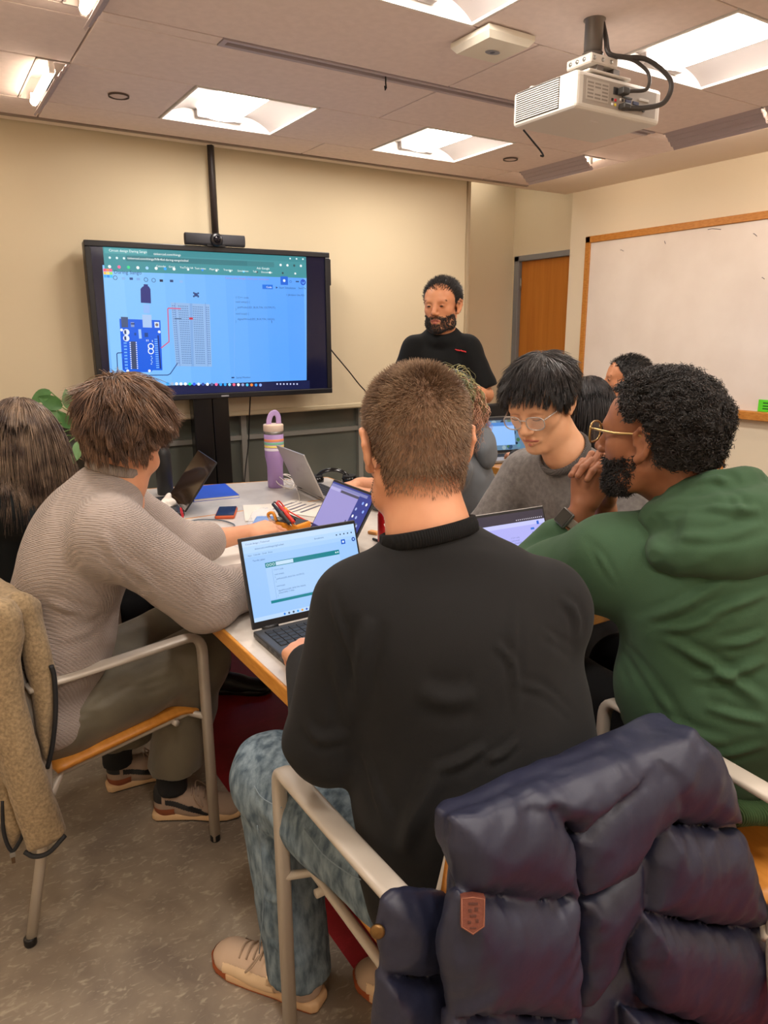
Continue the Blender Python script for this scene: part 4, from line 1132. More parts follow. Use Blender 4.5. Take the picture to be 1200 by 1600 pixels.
V, Fc = tubeg(smooth_path(bt + np.array([(-.022, 0, .295), (-.020, .0, .32), (-.008, 0, .345), (.012, 0, .352), (.026, 0, .335), (.028, 0, .30)]), 6), None, 12, up=(0, 1, 0), flat=(.013, .0045)); mk('carry_loop', V, Fc, mat('loop_lilac', '#b79bd0', .5), tm)
# white cable coil
wc = thing('white_cable', pz(452, 770, TZ), 'tangled white charging cable beside the tumbler', 'cable')
P = []; c0 = pz(449, 762, TZ)
for i in range(60):
    a = i * .62; r = .052 + .016 * math.sin(i * .9)
    P.append((c0[0] + r * math.cos(a) * .8, c0[1] + r * math.sin(a) * .9, TZ + .004 + .055 * (.5 + .5 * math.sin(i * .55 + 1)) * (i > 4)))
P = np.array(P[:34]); P = np.vstack([P, P[-1] + [.02, -.06, -.01], pz(468, 781, TZ + .004), pz(455, 785, TZ + .004)])
tube('cord', smooth_path(P, 4), .0022, mat('cable_white', '#e6e0d8', .5), wc, 6)
# black headphones past the silver laptop
hp0 = pz(520, 749, TZ + .02)
hp = thing('headphones', pz(520, 749, TZ), 'black glossy headphones lying behind the silver laptop', 'headphones')
M_gl = mat('gloss_black', '#0c0c0e', .15)
a_ = np.linspace(0, math.pi, 14)
V, Fc = tubeg([(hp0[0] + .085 * math.cos(t) * .8, hp0[1] + .085 * math.cos(t) * -.5, TZ + .012 + .055 * math.sin(t)) for t in a_], None, 10, up=(0, 1, 0), flat=(.010, .005)); mk('headband', V, Fc, M_gl, hp)
for s_ in (-1, 1):
    c = np.array([hp0[0] + s_ * .068, hp0[1] - s_ * .042, TZ + .019])
    lathe('ear_cup', [(0, -.018), (.03, -.018), (.037, -.008), (.037, .006), (.03, .018), (0, .018)], c, M_gl, hp, None, 20)
    lathe('ear_pad', [(.014, .016), (.024, .024), (.033, .02), (.033, .014)], c, mat('pad_black', '#1d1c1d', .8), hp, None, 20)
# blue notebook
nbp = [pz(330, 763, TZ), pz(364, 770, TZ), pz(325, 781, TZ), pz(296, 772, TZ)]
nb = thing('notebook', np.mean(nbp, 0), 'bright blue notebook lying on the far table', 'notebook')
cN = np.mean([nbp[0], nbp[1], nbp[2], nbp[3]], 0); RN = rotz(R_(-8))
box('pages', cN + [0, 0, .006], (.098, .138, .0045), mat('paper_white', '#e6e0d6', .8), nb, RN)
box('cover', cN + [0, 0, .0118], (.10, .14, .001), mat('cover_blue', '#1f4fc8', .45), nb, RN, .0008)
box('cover', cN + [0, 0, .0008], (.10, .14, .0008), MATS['cover_blue'], nb, RN)
box('spine', cN + RN @ np.array([-.100, 0, .0063]), (.0012, .14, .006), MATS['cover_blue'], nb, RN)
# phone in an orange case
ph = thing('phone', pz(354, 805, TZ), 'phone in an orange case lying face up on the table', 'phone')
pc = pz(354, 804, TZ); RP = rotz(R_(-26))
box('case', pc + [0, 0, .0075], (.039, .078, .0075), mat('case_orange', '#c4552a', .5), ph, RP, .006, 3, True)
box('phone_body', pc + [0, 0, .0135], (.036, .075, .0025), M_black, ph, RP, .002)
box('screen_glass', pc + [0, 0, .0163], (.0345, .0735, .0004), mat('phone_glass', '#243a66', .06, spec=.7), ph, RP)  # blue reflection on the glass is put into its base colour
# black metal bottle half hidden behind the knit sweater
bb0 = pz(259, 772, TZ)
bb = thing('steel_bottle', bb0, 'black steel water bottle beside the dark laptop', 'bottle')
lathe('body', [(0, 0), (.034, 0), (.036, .004), (.036, .185), (.031, .205), (.022, .222), (.022, .228), (0, .228)], bb0, mat('bottle_black', '#17181a', .45), bb, None, 28)
lathe('cap', [(0, .228), (.0245, .228), (.0245, .255), (.021, .26), (0, .26)], bb0, MATS['bottle_black'], bb, None, 28)
lathe('cap_ring', [(.0225, .222), (.0252, .224), (.0252, .229), (.0225, .231)], bb0, M_alu, bb, None, 28)
# crumpled napkin
S = SDF(); c = pz(262, 786, TZ + .03)
for i in range(6): S.rc(c + RNG.normal(0, .010, 3), c + RNG.normal(0, .014, 3), .013, .009, .010)
V, Q = S.mesh(.004, lambda P: .006 * (vn(P, 90) - .5)); V[:, 2] += TZ - V[:, 2].min()
o = mk('napkin', V, Q, mat('tissue', '#eae4dc', .9)); tag(o, 'crumpled white napkin beside the dark laptop', 'napkin')
# papers
def sheet(c, w_, h_, ang, z, label, lines=0, ink='#3c3a4a'):
    t = thing('paper_sheet', (c[0], c[1], z), label, 'paper', 'printed sheets on the table')
    Rr = rotz(R_(ang)); n = 8; V = []
    for i in range(n + 1):
        for j in range(n + 1):
            u, v = i / n - .5, j / n - .5; V.append(np.array([u * w_, v * h_, .0015 + .004 * max(0, u + v - .6) + .0006 * math.sin(9 * u)]))
    V = np.array(V) @ Rr.T + [c[0], c[1], z]
    Fc = [(i * (n + 1) + j, (i + 1) * (n + 1) + j, (i + 1) * (n + 1) + j + 1, i * (n + 1) + j + 1) for i in range(n) for j in range(n)]
    V2 = np.vstack([V, V - [0, 0, .0006]]); N1 = len(V)
    mk('sheet', V2, Fc + [tuple(N1 + k for k in f[::-1]) for f in Fc], mat('paper_grey', '#ddd6cd', .8), t, False)
    for k in range(lines):
        q = np.array([0, h_ * (.38 - k * .11), .0026]) @ Rr.T + [c[0], c[1], z]
        box('printed_bar', q, (w_ * (.40 - .06 * (k % 3)), h_ * (.010 if k % 2 else .018), .0004), mat('ink_' + ink[1:], ink, .7), t, Rr)
    return t
sheet(pz(480, 795, TZ), .21, .297, 28, TZ, 'printed sheet with dark bars in front of the silver laptop', 5, '#6a6878')
sheet(pz(420, 800, TZ), .20, .28, -20, TZ + .0006, 'blank white sheet under the plastic bag')
sheet(pz(355, 878, TZ), .21, .297, 10, TZ, 'blank white sheet at the knit sweater sleeve')
# plastic bag of blue parts
bg = thing('plastic_bag', pz(415, 820, TZ), 'clear plastic bag with blue parts and a black box', 'bag')
c = pz(412, 818, TZ + .012)
Sb = SDF(); Rb_ = rotz(R_(-30)); Sb.bx(c + [0, 0, .016], (.055, .085, .020), Rb_, .018); Sb.rc(c + [.03, .06, .02], c + [.06, .10, .03], .025, .008, .03); Sb.rc(c + [-.03, -.06, .01], c + [-.05, -.09, .008], .02, .006, .03)
V, Q = Sb.mesh(.005, lambda P: .012 * (np.abs(vn(P, 55) - .5) + .5 * np.abs(vn(P, 120) - .5))); V[:, 2] += TZ + .001 - V[:, 2].min()
mk('clear_film', V, Q, mat('clear_plastic', '#eef4ff', .12, alpha=.22, spec=.7), bg)
Sb = SDF()
for i in range(9): 
    q = c + Rb_ @ np.array([-.035 + .008 * i, 0, 0]); Sb.rc(q + Rb_ @ np.array([0, -.06, .006]), q + Rb_ @ np.array([.006, .05, .012]), .006, .005, .003)
V, Q = Sb.mesh(.004); mk('blue_parts', V, Q, mat('part_blue', '#3f86d8', .4), bg)
box('black_box', pz(402, 832, TZ + .012), (.03, .05, .012), mat('box_dark', '#26282c', .5), bg, rotz(R_(-62)), .003)
box('box_label', pz(402, 832, TZ + .012) + [0, 0, .0124], (.008, .035, .0004), MATS['paper_white'], bg, rotz(R_(-62)))
# multimeter with probes
mm_ = thing('multimeter', pz(452, 828, TZ), 'yellow orange multimeter with red and black probes', 'multimeter')
c = pz(452, 826, TZ); RM = rotz(R_(24))
M_or = mat('meter_orange', '#e08a1a', .5)
box('holster', c + [0, 0, .016], (.042, .075, .016), M_or, mm_, RM, .009, 3, True)
box('face', c + [0, 0, .0325], (.034, .066, .0015), mat('meter_face', '#2b2d33', .5), mm_, RM, .001)
box('display', c + RM @ np.array([0, .04, .0345]), (.026, .016, .0008), mat('meter_lcd', '#8d9a86', .3), mm_, RM)
lathe('dial', [(0, .012), (.014, .012), (.017, .0), (0, 0)], c + RM @ np.array([0, -.012, .033]), M_black, mm_)
for s_ in (-1, 1): tube('prop_stand', smooth_path([c + RM @ np.array([s_ * .036, .06, .03]), c + RM @ np.array([s_ * .040, .066, .055]), c + RM @ np.array([s_ * .036, .045, .062]), c + RM @ np.array([s_ * .036, .03, .034])], 5), .006, M_or, mm_, 8)
for (nm, cc, off) in (('probe_red', '#d8321f', 0.0), ('probe_black', '#222226', -.022)):
    p0 = c + RM @ np.array([-.05 + off, -.065, .045]); p1 = c + RM @ np.array([.02 + off, .075, .085]); d = p1 - p0
    P = [p0, p0 + d * .45, p0 + d * .46, p0 + d * .52, p0 + d * .53, p1]
    tube(nm, P, np.array([.0075, .0085, .0115, .0115, .0085, .0055]), mat(nm, cc, .45), mm_, 12)
    tube('probe_tip', [p0, p0 - nrm(d) * .02], .0018, M_alu, mm_, 6)
    tube('probe_lead', smooth_path([p1, p1 + [.02, .02, .0], p1 + [.05, -.01, -.04], c + [.10, -.03, .006], c + [.14 + off, .02, .005], c + [.17, -.02 + off, .005], c + [.13, -.06, .006]], 6), .0028, MATS[nm], mm_, 6)
# red drinks can
cn0 = pz(605, 850, TZ)
can = thing('drinks_can', cn0, 'red soft drink can with white script, beside the black sweater', 'can')
lathe('body', [(.024, 0), (.029, .006), (.033, .012), (.033, .106), (.028, .118), (.0265, .120)], cn0, mat('can_red', '#b3141c', .3, metal=.3), can, None, 32)
lathe('rim', [(.0265, .120), (.0275, .122), (.0275, .124), (.025, .124), (.0235, .118), (0, .118)], cn0, M_alu, can, None, 32)
# script wrapped round the can
cu = bpy.data.curves.new('script', 'FONT'); cu.body = 'Coca-Cola'; cu.size = .034; cu.shear = .35; cu.resolution_u = 2
o = bpy.data.objects.new('tmp_text', cu); COL.objects.link(o); me = bpy.data.meshes.new_from_object(o.evaluated_get(bpy.context.evaluated_depsgraph_get()))
V = np.array([v.co[:] for v in me.vertices]); Fc = [tuple(p.vertices) for p in me.polygons]; bpy.data.objects.remove(o)
a = V[:, 1] / .0334 + math.radians(0); base_a = math.atan2(-cn0[1], -cn0[0])
ang = base_a + (V[:, 1] - .012) / .0334 * -1
mk('script', np.stack([cn0[0] + .0334 * np.cos(ang), cn0[1] + .0334 * np.sin(ang), cn0[2] + .012 + V[:, 0] * .62], 1), Fc, mat('script_white', '#f4efe9', .5), can, False)
bpy.data.meshes.remove(me)
# small pieces near the can
o = box('orange_eraser', pz(584, 832, TZ + .006), (.012, .02, .006), mat('eraser_orange', '#e0a060', .7), None, rotz(.4), .003); tag(o, 'small pale orange block beside the red can', 'eraser')
tube('black_pen', [pz(583, 842, TZ + .005), pz(598, 847, TZ + .005)], .0045, M_black); tag(bpy.data.objects['black_pen'], 'black pen lying next to the red can', 'pen')
# little board with wires next to the knit sweater
bd = thing('circuit_board', pz(285, 826, TZ), 'small circuit board with a red wire and a blue grey lead', 'circuit board')
c = pz(290, 823, TZ); RB = rotz(R_(-20))
box('board', c + [0, 0, .006], (.034, .026, .0012), mat('pcb', '#1a5a5a', .5), bd, RB)
for (u_, v_, w_, h_, z_, cc) in ((-.02, .0, .007, .009, .006, '#b9b9b9'), (.008, .012, .012, .003, .005, '#1b1b1d'), (.01, -.016, .014, .003, .005, '#1b1b1d'), (.01, 0, .006, .006, .003, '#2a2a2e')):
    box('component', c + RB @ np.array([u_, v_, .007 + z_]), (w_, h_, z_), mat('comp_' + cc[1:], cc, .4), bd, RB, .001)
tube('red_wire', smooth_path([c + RB @ np.array([-.01, .01, .012]), c + [-.006, .0, .045], c + [-.012, .004, .075], c + [-.014, .0, .06], c + [-.006, -.012, .012]], 5), .0018, mat('wire_red', '#d8263a', .5), bd, 6)
tube('lead', smooth_path([c + RB @ np.array([-.02, 0, .012]), pz(310, 812, TZ + .006), pz(345, 813, TZ + .006), pz(366, 820, TZ + .006), pz(358, 828, TZ + .006), pz(325, 828, TZ + .006), pz(318, 832, TZ + .006)], 6), .0028, mat('lead_grey', '#5f6b78', .5), bd, 6)
S = SDF(); q = pz(304, 832, TZ + .007); S.el(q, (.009, .009, .0075)); S.rc(q, q - [0, 0, .006], .008, .009, .003); V, Q = S.mesh(.0015); o = mk('push_button_cap', V, Q, mat('button_red', '#d02626', .4)); tag(o, 'small red push button cap on the table', 'button')

# ================================================================== leafy plant in the window
pl = thing('potted_plant', (.70, 3.86, 0), 'leafy trailing green plant behind the brown hair', 'plant')
lathe('pot', [(0, .70), (.075, .70), (.095, .86), (.10, .86), (.10, .875), (.088, .875), (.085, .85), (0, .85)], (.70, 3.86, 0), mat('pot_grey', '#5a5650', .7), pl)
lathe('stand', [(0, 0), (.13, 0), (.13, .02), (.02, .04), (.02, .67), (.12, .68), (.12, .70), (0, .70)], (.70, 3.86, 0), mat('stand_dark', '#2c2926', .5), pl)
leafm = [mat('leaf_a', '#5d8f54', .45, col2='#4f7f48', nscale=30), mat('leaf_b', '#3f7038', .45, col2='#4b7d40', nscale=30), mat('leaf_c', '#7ca873', .45)]
def leaf(base, d, up, L_, Wd, m_, par):
    d = nrm(d); s = nrm(np.cross(d, up)); n = np.cross(s, d); V = []; K = 7
    for i in range(K + 1):
        f = i / K; wv = Wd * math.sin(math.pi * min(1, f * .96 + .04)) ** .7 * (1.15 - .5 * f); z = -.25 * L_ * f * f
        for e in (-1, -.5, 0, .5, 1): V.append(base + d * L_ * f + s * wv * e + n * (z + .14 * Wd * abs(e)))
    Fc = [(i * 5 + j, i * 5 + j + 1, i * 5 + j + 6, i * 5 + j + 5) for i in range(K) for j in range(4)]
    return mk('leaf', V, Fc, m_, par)
lv = [(79, 612, 3.75, 60, 215), (97, 636, 3.72, 66, 150), (112, 640, 3.75, 60, 95), (93, 660, 3.7, 60, 200), (117, 632, 3.8, 55, 60), (105, 655, 3.72, 62, 170), (122, 648, 3.72, 50, 280), (88, 640, 3.78, 56, 180), (124, 690, 3.7, 52, 265), (100, 698, 3.7, 48, 230), (112, 668, 3.7, 55, 120), (95, 676, 3.74, 50, 210), (125, 668, 3.76, 48, 300), (84, 690, 3.75, 45, 190), (118, 708, 3.72, 44, 250), (86, 655, 3.8, 55, 160)]
Cp = np.array([.70, 3.86, .87])
for i, (x, y, Y_, L_, a) in enumerate(lv):
    b = pY(x, y, Y_); ang = R_(a)
    dd = _r2 * math.cos(ang) + np.array([0, 0, 1]) * math.sin(ang) * .8 - _f * .35
    tip = b; st = smooth_path([Cp, Cp * .5 + b * .5 + [0, -.02, .06], b], 5)
    tube('stem', st, .0028, mat('stem_green', '#6d8a4c', .6), pl, 6)
    leaf(b, dd, -_f, L_ * .0017, L_ * .00055, leafm[i % 3], pl)
for i in range(16):
    q = Cp + [RNG.normal(0, .05), RNG.normal(-.03, .04), 0]; e = q + [RNG.normal(0, .07), -.05 + RNG.normal(0, .04), RNG.normal(-.06, .09)]
    tube('dry_vine', smooth_path([q, (q + e) / 2 + RNG.normal(0, .03, 3), e], 5), .0025, mat('vine_brown', '#8a7448', .8), pl, 5)
# ================================================================== people: builders
def skin(name, col, col2):
    return mat(name, col, .5, col2=col2, nscale=14, nlo=.3, nhi=.7, sss=.12, spec=.35, bump=.05, bscale=300, bdist=.0008)
SK_L = skin('skin_light', '#d49b78', '#c98a68')
SK_T = skin('skin_tan', '#c98c66', '#bd7d58')
SK_P = skin('skin_pale', '#d9a581', '#cf9670')
SK_D = skin('skin_brown', '#9a6648', '#8a573c')

def head_sdf(S, c, R, s=1.0, ears=True, jaw=1.0, lids=True):
    c = np.asarray(c, float)
    def E(p, r, k=.02, sub=False, rot=None): S.el(c + s * (R @ np.array(p, float)), s * np.array(r), R if rot is None else R @ rot, k * s, sub)
    def C(a, b, r1, r2=None, k=.02, sub=False): S.rc(c + s * (R @ np.array(a, float)), c + s * (R @ np.array(b, float)), r1 * s, (r1 if r2 is None else r2) * s, k * s, sub)
    E((0, -.018, .035), (.0765, .098, .082))
    E((0, .034, .034), (.066, .058, .062), .03)
    E((0, .040, -.030), (.058, .052, .066), .03)
    for q in (-1, 1):
        E((q * .044, .046, -.020), (.020, .026, .022), .02)
        C((q * .052, -.005, -.050), (q * .046 * jaw, .02, -.078), .020, .020, .025)
        C((q * .046 * jaw, .02, -.078), (q * .016, .066, -.101), .020, .016, .025)
    E((0, .074, -.100), (.021, .017, .016), .015)
    E((0, .072, -.068), (.028, .020, .026), .018)
    C((-.036, .080, .021), (.036, .080, .021), .010, .010, .02)
    for q in (-1, 1):
        E((q * .031, .104, .004), (.019, .018, .0125), .010, True)
        if lids:
            E((q * .031, .0795, .003), (.0150, .0125, .0115), .004)
            C((q * .020, .0905, -.0005), (q * .042, .0865, -.0015), .0016, .0016, .003, True)
    C((0, .090, .012), (0, .111, -.028), .0075, .0115, .012)
    E((0, .112, -.030), (.0105, .009, .0085), .006)
    for q in (-1, 1): E((q * .0125, .101, -.034), (.008, .010, .007), .006)
    up_ = [(-.024, .083, -.065), (-.008, .0945, -.0605), (.008, .0945, -.0605), (.024, .083, -.065)]
    lo_ = [(-.021, .084, -.069), (0, .0945, -.0745), (.021, .084, -.069)]
    for a, b in zip(up_, up_[1:]): C(a, b, .0042, .0042, .006)
    for a, b in zip(lo_, lo_[1:]): C(a, b, .0052, .0052, .006)
    sl = [(-.023, .090, -.0665), (0, .100, -.0665), (.023, .090, -.0665)]
    for a, b in zip(sl, sl[1:]): C(a, b, .0016, .0016, .003, True)
    if ears:
        for q in (-1, 1):
            rot = rotz(q * R_(22))
            E((q * .082, -.014, -.004), (.0055, .0165, .030), .006, False, rot)
            hp_ = [(.077, .004, -.004), (.082, .004, .016), (.088, -.008, .029), (.092, -.026, .024), (.091, -.030, .004), (.086, -.020, -.016), (.079, -.004, -.032)]
            for a, b in zip(hp_, hp_[1:]): C((q * a[0], a[1], a[2]), (q * b[0], b[1], b[2]), .0042, .0042, .005)
            E((q * .079, -.004, -.030), (.006, .008, .009), .005)
            E((q * .0885, -.011, -.004), (.006, .008, .013), .005, True)

def hand_sdf(S, wrist, fwd, dorsal, side, curls=((25, 30, 20),) * 4, thumb=(.62, .6, -.25, 20), s=1.0, spread=.06):
    """side +1 right hand, -1 left; curls per finger (index..little) in degrees"""
    F = nrm(fwd); D = nrm(np.asarray(dorsal, float) - F * (np.asarray(dorsal, float) @ F)); L = np.cross(D, F) * side
    W0 = np.asarray(wrist, float)
    offs = (.029, .010, -.010, -.028); dist = (.090, .094, .089, .080)
    ph = ((.043, .026, .021), (.047, .029, .022), (.043, .027, .021), (.033, .021, .019)); rad = (.0092, .0095, .009, .008)
    S.rc(W0 - F * .02 * s, W0 + F * .012 * s, .026 * s, .024 * s, .01)
    S.el(W0 + F * .045 * s - D * .003 * s, (.034 * s, .052 * s, .0135 * s), np.stack([L, F, D], 1), .012)
    for i in range(4):
        kn = W0 + (F * dist[i] + L * offs[i] - D * .002 * (i in (0, 3))) * s
        S.rc(W0 + (F * .015 + L * offs[i] * .55) * s, kn, .0125 * s, .0110 * s, .012)
        a = 0; p = kn; fl = nrm(F + L * spread * (1.5 - i) * .6)
        for j in range(3):
            a += R_(curls[i][j]); d = math.cos(a) * fl - math.sin(a) * D; q = p + d * ph[i][j] * s
            S.rc(p, q, rad[i] * s * (1.0 - .08 * j), rad[i] * s * (.94 - .08 * j), .004); p = q
    tf, tl, td, tb = thumb
    p0 = W0 + (F * .022 + L * .020 - D * .006) * s
    p1 = p0 + nrm(F * tf + L * tl + D * td) * .043 * s
    p2 = p1 + nrm(F * (tf + .3) + L * (tl - .25) + D * (td - .1)) * .032 * s
    p3 = p2 + nrm(F * (tf + .4) + L * (tl - .25 - tb * .01) + D * (td - .15)) * .026 * s
    S.rc(p0, p1, .0155 * s, .0125 * s, .014); S.rc(p1, p2, .0118 * s, .0105 * s, .005); S.rc(p2, p3, .0102 * s, .0080 * s, .005)

def frame_of(J):
    up = nrm(np.array(J['neck']) - np.array(J['pelvis'])); r = np.array(J['shR']) - np.array(J['shL']); r = nrm(r - up * (r @ up)); f = np.cross(up, r)
    return r, f, up, np.stack([r, f, up], 1)

def top_sdf(J, chest=(.175, .12, .20), belly=(.165, .13, .17), sl=(.075, .066, .058, .048), hips=(.175, .14, .10), back=.0, drop=.0, to=('wrL', 'wrR'), yoke=.07, kk=.05, cuff=None):
    S = SDF(); r, f, up, Rb = frame_of(J)
    Pv, Nk = np.array(J['pelvis'], float), np.array(J['neck'], float)
    bow = f * -back
    S.el(Pv + up * .02 + f * .01, hips, Rb, kk)
    S.el(Pv + (Nk - Pv) * .32 + bow * .6, belly, Rb, kk)
    S.el(Pv + (Nk - Pv) * .66 + bow, chest, Rb, kk)
    for s_, a in (('L', -1), ('R', 1)):
        sh = np.array(J['sh' + s_], float)
        S.rc(Nk - up * .035 + bow * .3, sh, yoke * .92, yoke, kk)
        S.rc(Pv + (Nk - Pv) * .72 + bow * .8, sh - up * .03, .09, yoke, kk)
        e = np.array(J['el' + s_], float); S.rc(sh, e, sl[0], sl[1], .03)
        wkey = 'wr' + s_
        if wkey in to and wkey in J:
            w_ = np.array(J[wkey], float)
            if cuff: w_ = e + (w_ - e) * cuff
            S.rc(e, w_, sl[2], sl[3], .025)
    return S

def folds(amp, dirn, freq, seed=0, ridge=1.6):
    """long soft cloth folds running along dirn"""
    d = nrm(dirn); a = nrm(np.cross(d, [.3, .2, 1])); b = np.cross(d, a)
    def fn(P):
        Q = np.stack([P @ d * freq * .28, P @ a * freq, P @ b * freq], -1) + seed * 7.3
        n = np.abs(vn(Q, 1.0) - .5) * 2
        n2 = vn(Q * 2.1 + 3.1, 1.0) - .5
        return amp * (n ** ridge - .35 + .5 * n2)
    return fn
def wsum(*fs): return lambda P: sum(f(P) for f in fs)

def local_ridges(L_):
    """hand placed creases: list of (a, b, width, amp) raised ridges"""
    L_ = [(np.asarray(a, np.float32), np.asarray(b, np.float32), w_, h_) for a, b, w_, h_ in L_]
    def fn(P):
        o = np.zeros(len(P), np.float32)
        for a, b, w_, h_ in L_:
            ba = b - a; t = np.clip((P - a) @ ba / (ba @ ba), 0, 1); q = P - a - t[:, None] * ba
            d2 = (q * q).sum(1); o -= h_ * np.exp(-d2 / (w_ * w_)) * np.maximum(np.sin(t * math.pi), 0) ** .5
        return o
    return fn

def px_depth(V):
    rel = V - CAM; dep = rel @ _f; return 600 + F_PX * (rel @ _r2) / dep, 800 - F_PX * (rel @ _u2) / dep, dep
def wrinkle(V, Q, lines):
    """cloth creases: (points on the cloth seen at photo pixels, width, height) raised along the surface normal"""
    V = V.copy(); sx, sy, dep = px_depth(V)
    nr = np.zeros_like(V); fn = np.cross(V[Q[:, 2]] - V[Q[:, 0]], V[Q[:, 3]] - V[Q[:, 1]])
    for i in range(4): np.add.at(nr, Q[:, i], fn)
    nr /= (np.linalg.norm(nr, axis=1, keepdims=True) + 1e-12); D = np.zeros(len(V))
    for pts, w_, h_ in lines:
        P = []
        for x, y in smooth_path(np.array([(a, b, 0) for a, b in pts], float), 4)[:, :2]:
            k = np.nonzero((np.abs(sx - x) < 12) & (np.abs(sy - y) < 12))[0]
            if len(k): P.append(CAM + ray(x, y) * dep[k].min())
        if len(P) < 2: continue
        P = np.array(P); lo, hi = P.min(0) - 3 * w_, P.max(0) + 3 * w_; k = np.nonzero(((V > lo) & (V < hi)).all(1))[0]; q = V[k]; d = np.full(len(k), 9.); tt = np.zeros(len(k)); n = len(P) - 1
        for i in range(n):
            ba = P[i + 1] - P[i]; t = np.clip((q - P[i]) @ ba / (ba @ ba + 1e-12), 0, 1); e = np.linalg.norm(q - P[i] - t[:, None] * ba, axis=1); m = e < d; d[m] = e[m]; tt[m] = (i + t[m]) / n
        D[k] += h_ * np.exp(-(d / w_) ** 2) * np.maximum(np.sin(tt * math.pi), 0) ** .6 - .45 * h_ * np.exp(-((d - 1.9 * w_) / w_) ** 2) * np.maximum(np.sin(tt * math.pi), 0) ** .6
    return V + nr * D[:, None]

def ring_collar(c, axis, rx, ry, h, th, R, n=40, wob=0.0):
    """standing neck rib: closed band round axis"""
    ax_ = nrm(axis); rt = R[:, 0] - ax_ * (R[:, 0] @ ax_); rt = nrm(rt); fw = np.cross(ax_, rt)
    V = []; prof = [(0, 0), (th * .5, h * .1), (th * .6, h * .5), (th * .3, h * .95), (-th * .3, h), (-th * .7, h * .8), (-th * .7, 0)]
    for i in range(n):
        a = 2 * math.pi * i / n; d = rt * math.cos(a) * rx + fw * math.sin(a) * ry; dn = nrm(d)
        for o_, z in prof: V.append(np.asarray(c) + d + dn * o_ + ax_ * (z + wob * math.sin(a * 2)))
    K = len(prof); Fc = []
    for i in range(n):
        j = (i + 1) % n
        for k in range(K): Fc.append((i * K + k, j * K + k, j * K + (k + 1) % K, i * K + (k + 1) % K))
    return np.array(V), Fc

# ------------------------------------------------------------------ hair
class Hair:
    def __init__(s, c, R, sc=1.0):
        s.c = np.asarray(c, float); s.R = R; s.s = sc
        s.c0 = s.c + sc * (R @ np.array([0, -.018, .035])); s.rad = sc * np.array([.0765, .098, .082])
    def L(s, P): return (np.asarray(P) - s.c) @ s.R / s.s
    def W(s, p): return s.c + s.s * (np.asarray(p, float) @ s.R.T)
    def cap(s, th, mask, res=.004, extra=None, warp=None):
        S = SDF(); S.el(s.c0, s.rad + th, s.R)
        S.el(s.W((0, -.050, -.025)), s.s * np.array([.060, .050, .062]) + th, s.R, .03)
        if extra: extra(S)
        V, Q = S.mesh(res, warp)
        cen = s.L(V[Q].mean(1)); k = mask(cen); Q = Q[k]
        use, inv = np.unique(Q, return_inverse=True); V = V[use]; Q = inv.reshape(Q.shape)
        nr = np.cross(V[Q[:, 2]] - V[Q[:, 0]], V[Q[:, 3]] - V[Q[:, 1]]); s.area = np.linalg.norm(nr, axis=1) + 1e-12; s.fn = nr / s.area[:, None]; s.fc = V[Q].mean(1)
        s.V, s.Q = V, Q
        return V, Q
    def roots(s, n, wfn=None):
        p = s.area.copy()
        if wfn is not None: p = p * wfn(s.L(s.fc))
        i = RNG.choice(len(p), n, p=p / p.sum()); h = math.sqrt(np.median(s.area)) * .5
        return s.fc[i] + RNG.uniform(-h, h, (n, 3)), s.fn[i]
    def push(s, P, m=1.0):
        q = (P - s.c0) @ s.R / (s.rad * m); l = np.linalg.norm(q, axis=-1, keepdims=True); q = np.where(l < 1, q / np.maximum(l, 1e-6), q)
        return s.c0 + (q * s.rad * m) @ s.R.T
    def grow(s, roots, d, length, K=7, grav=0.0, jit=.15, collide=1.04, clump=0, clw=.6, body=None, flow=None):
        n = len(roots); P = np.zeros((n, K, 3)); P[:, 0] = roots; d = d / (np.linalg.norm(d, axis=1, keepdims=True) + 1e-9)
        length = np.broadcast_to(np.asarray(length, float), (n,)); st = (length / (K - 1))[:, None]
        jv = RNG.normal(0, jit, (n, 3))
        for k in range(1, K):
            d = d + np.array([0, 0, -grav]) + jv * (.4 + .6 * k / K)
            if flow is not None: d = d + flow(P[:, k - 1], k / K)
            d = d / (np.linalg.norm(d, axis=1, keepdims=True) + 1e-9)
            q = P[:, k - 1] + d * st
            if collide: q = s.push(q, collide)
            if body is not None: q = body(q)
            P[:, k] = q
        if clump:
            g = RNG.choice(n, clump, replace=False); G = P[g, 0]
            idx = np.zeros(n, int)
            for a in range(0, n, 2000): idx[a:a + 2000] = ((P[a:a + 2000, None, 0] - G[None]) ** 2).sum(-1).argmin(1)
            w_ = (np.linspace(0, 1, K) ** .8 * clw)[None, :, None]
            P = P * (1 - w_) + (P[g][idx] + (P[:, :1] - P[g][idx][:, :1]) * .25) * w_
        return P

def sphere_push(c, r):
    c = np.asarray(c, float)
    def fn(P):
        q = P - c; l = np.linalg.norm(q, axis=1, keepdims=True); return np.where(l < r, c + q / np.maximum(l, 1e-6) * r, P)
    return fn
def caps_push(segs):
    def fn(P):
        for a, b, r in segs:
            a = np.asarray(a, float); b = np.asarray(b, float); ba = b - a; t = np.clip((P - a) @ ba / (ba @ ba), 0, 1)
            ax_ = a + t[:, None] * ba; q = P - ax_; l = np.linalg.norm(q, axis=1, keepdims=True); P = np.where(l < r, ax_ + q / np.maximum(l, 1e-6) * r, P)
        return P
    return fn

def hairmat(name, col, col2, rough=.42, rand=.35):
    return mat(name, col, rough, col2=col2, nscale=22, nlo=.35, nhi=.65, spec=.45, rand=rand)

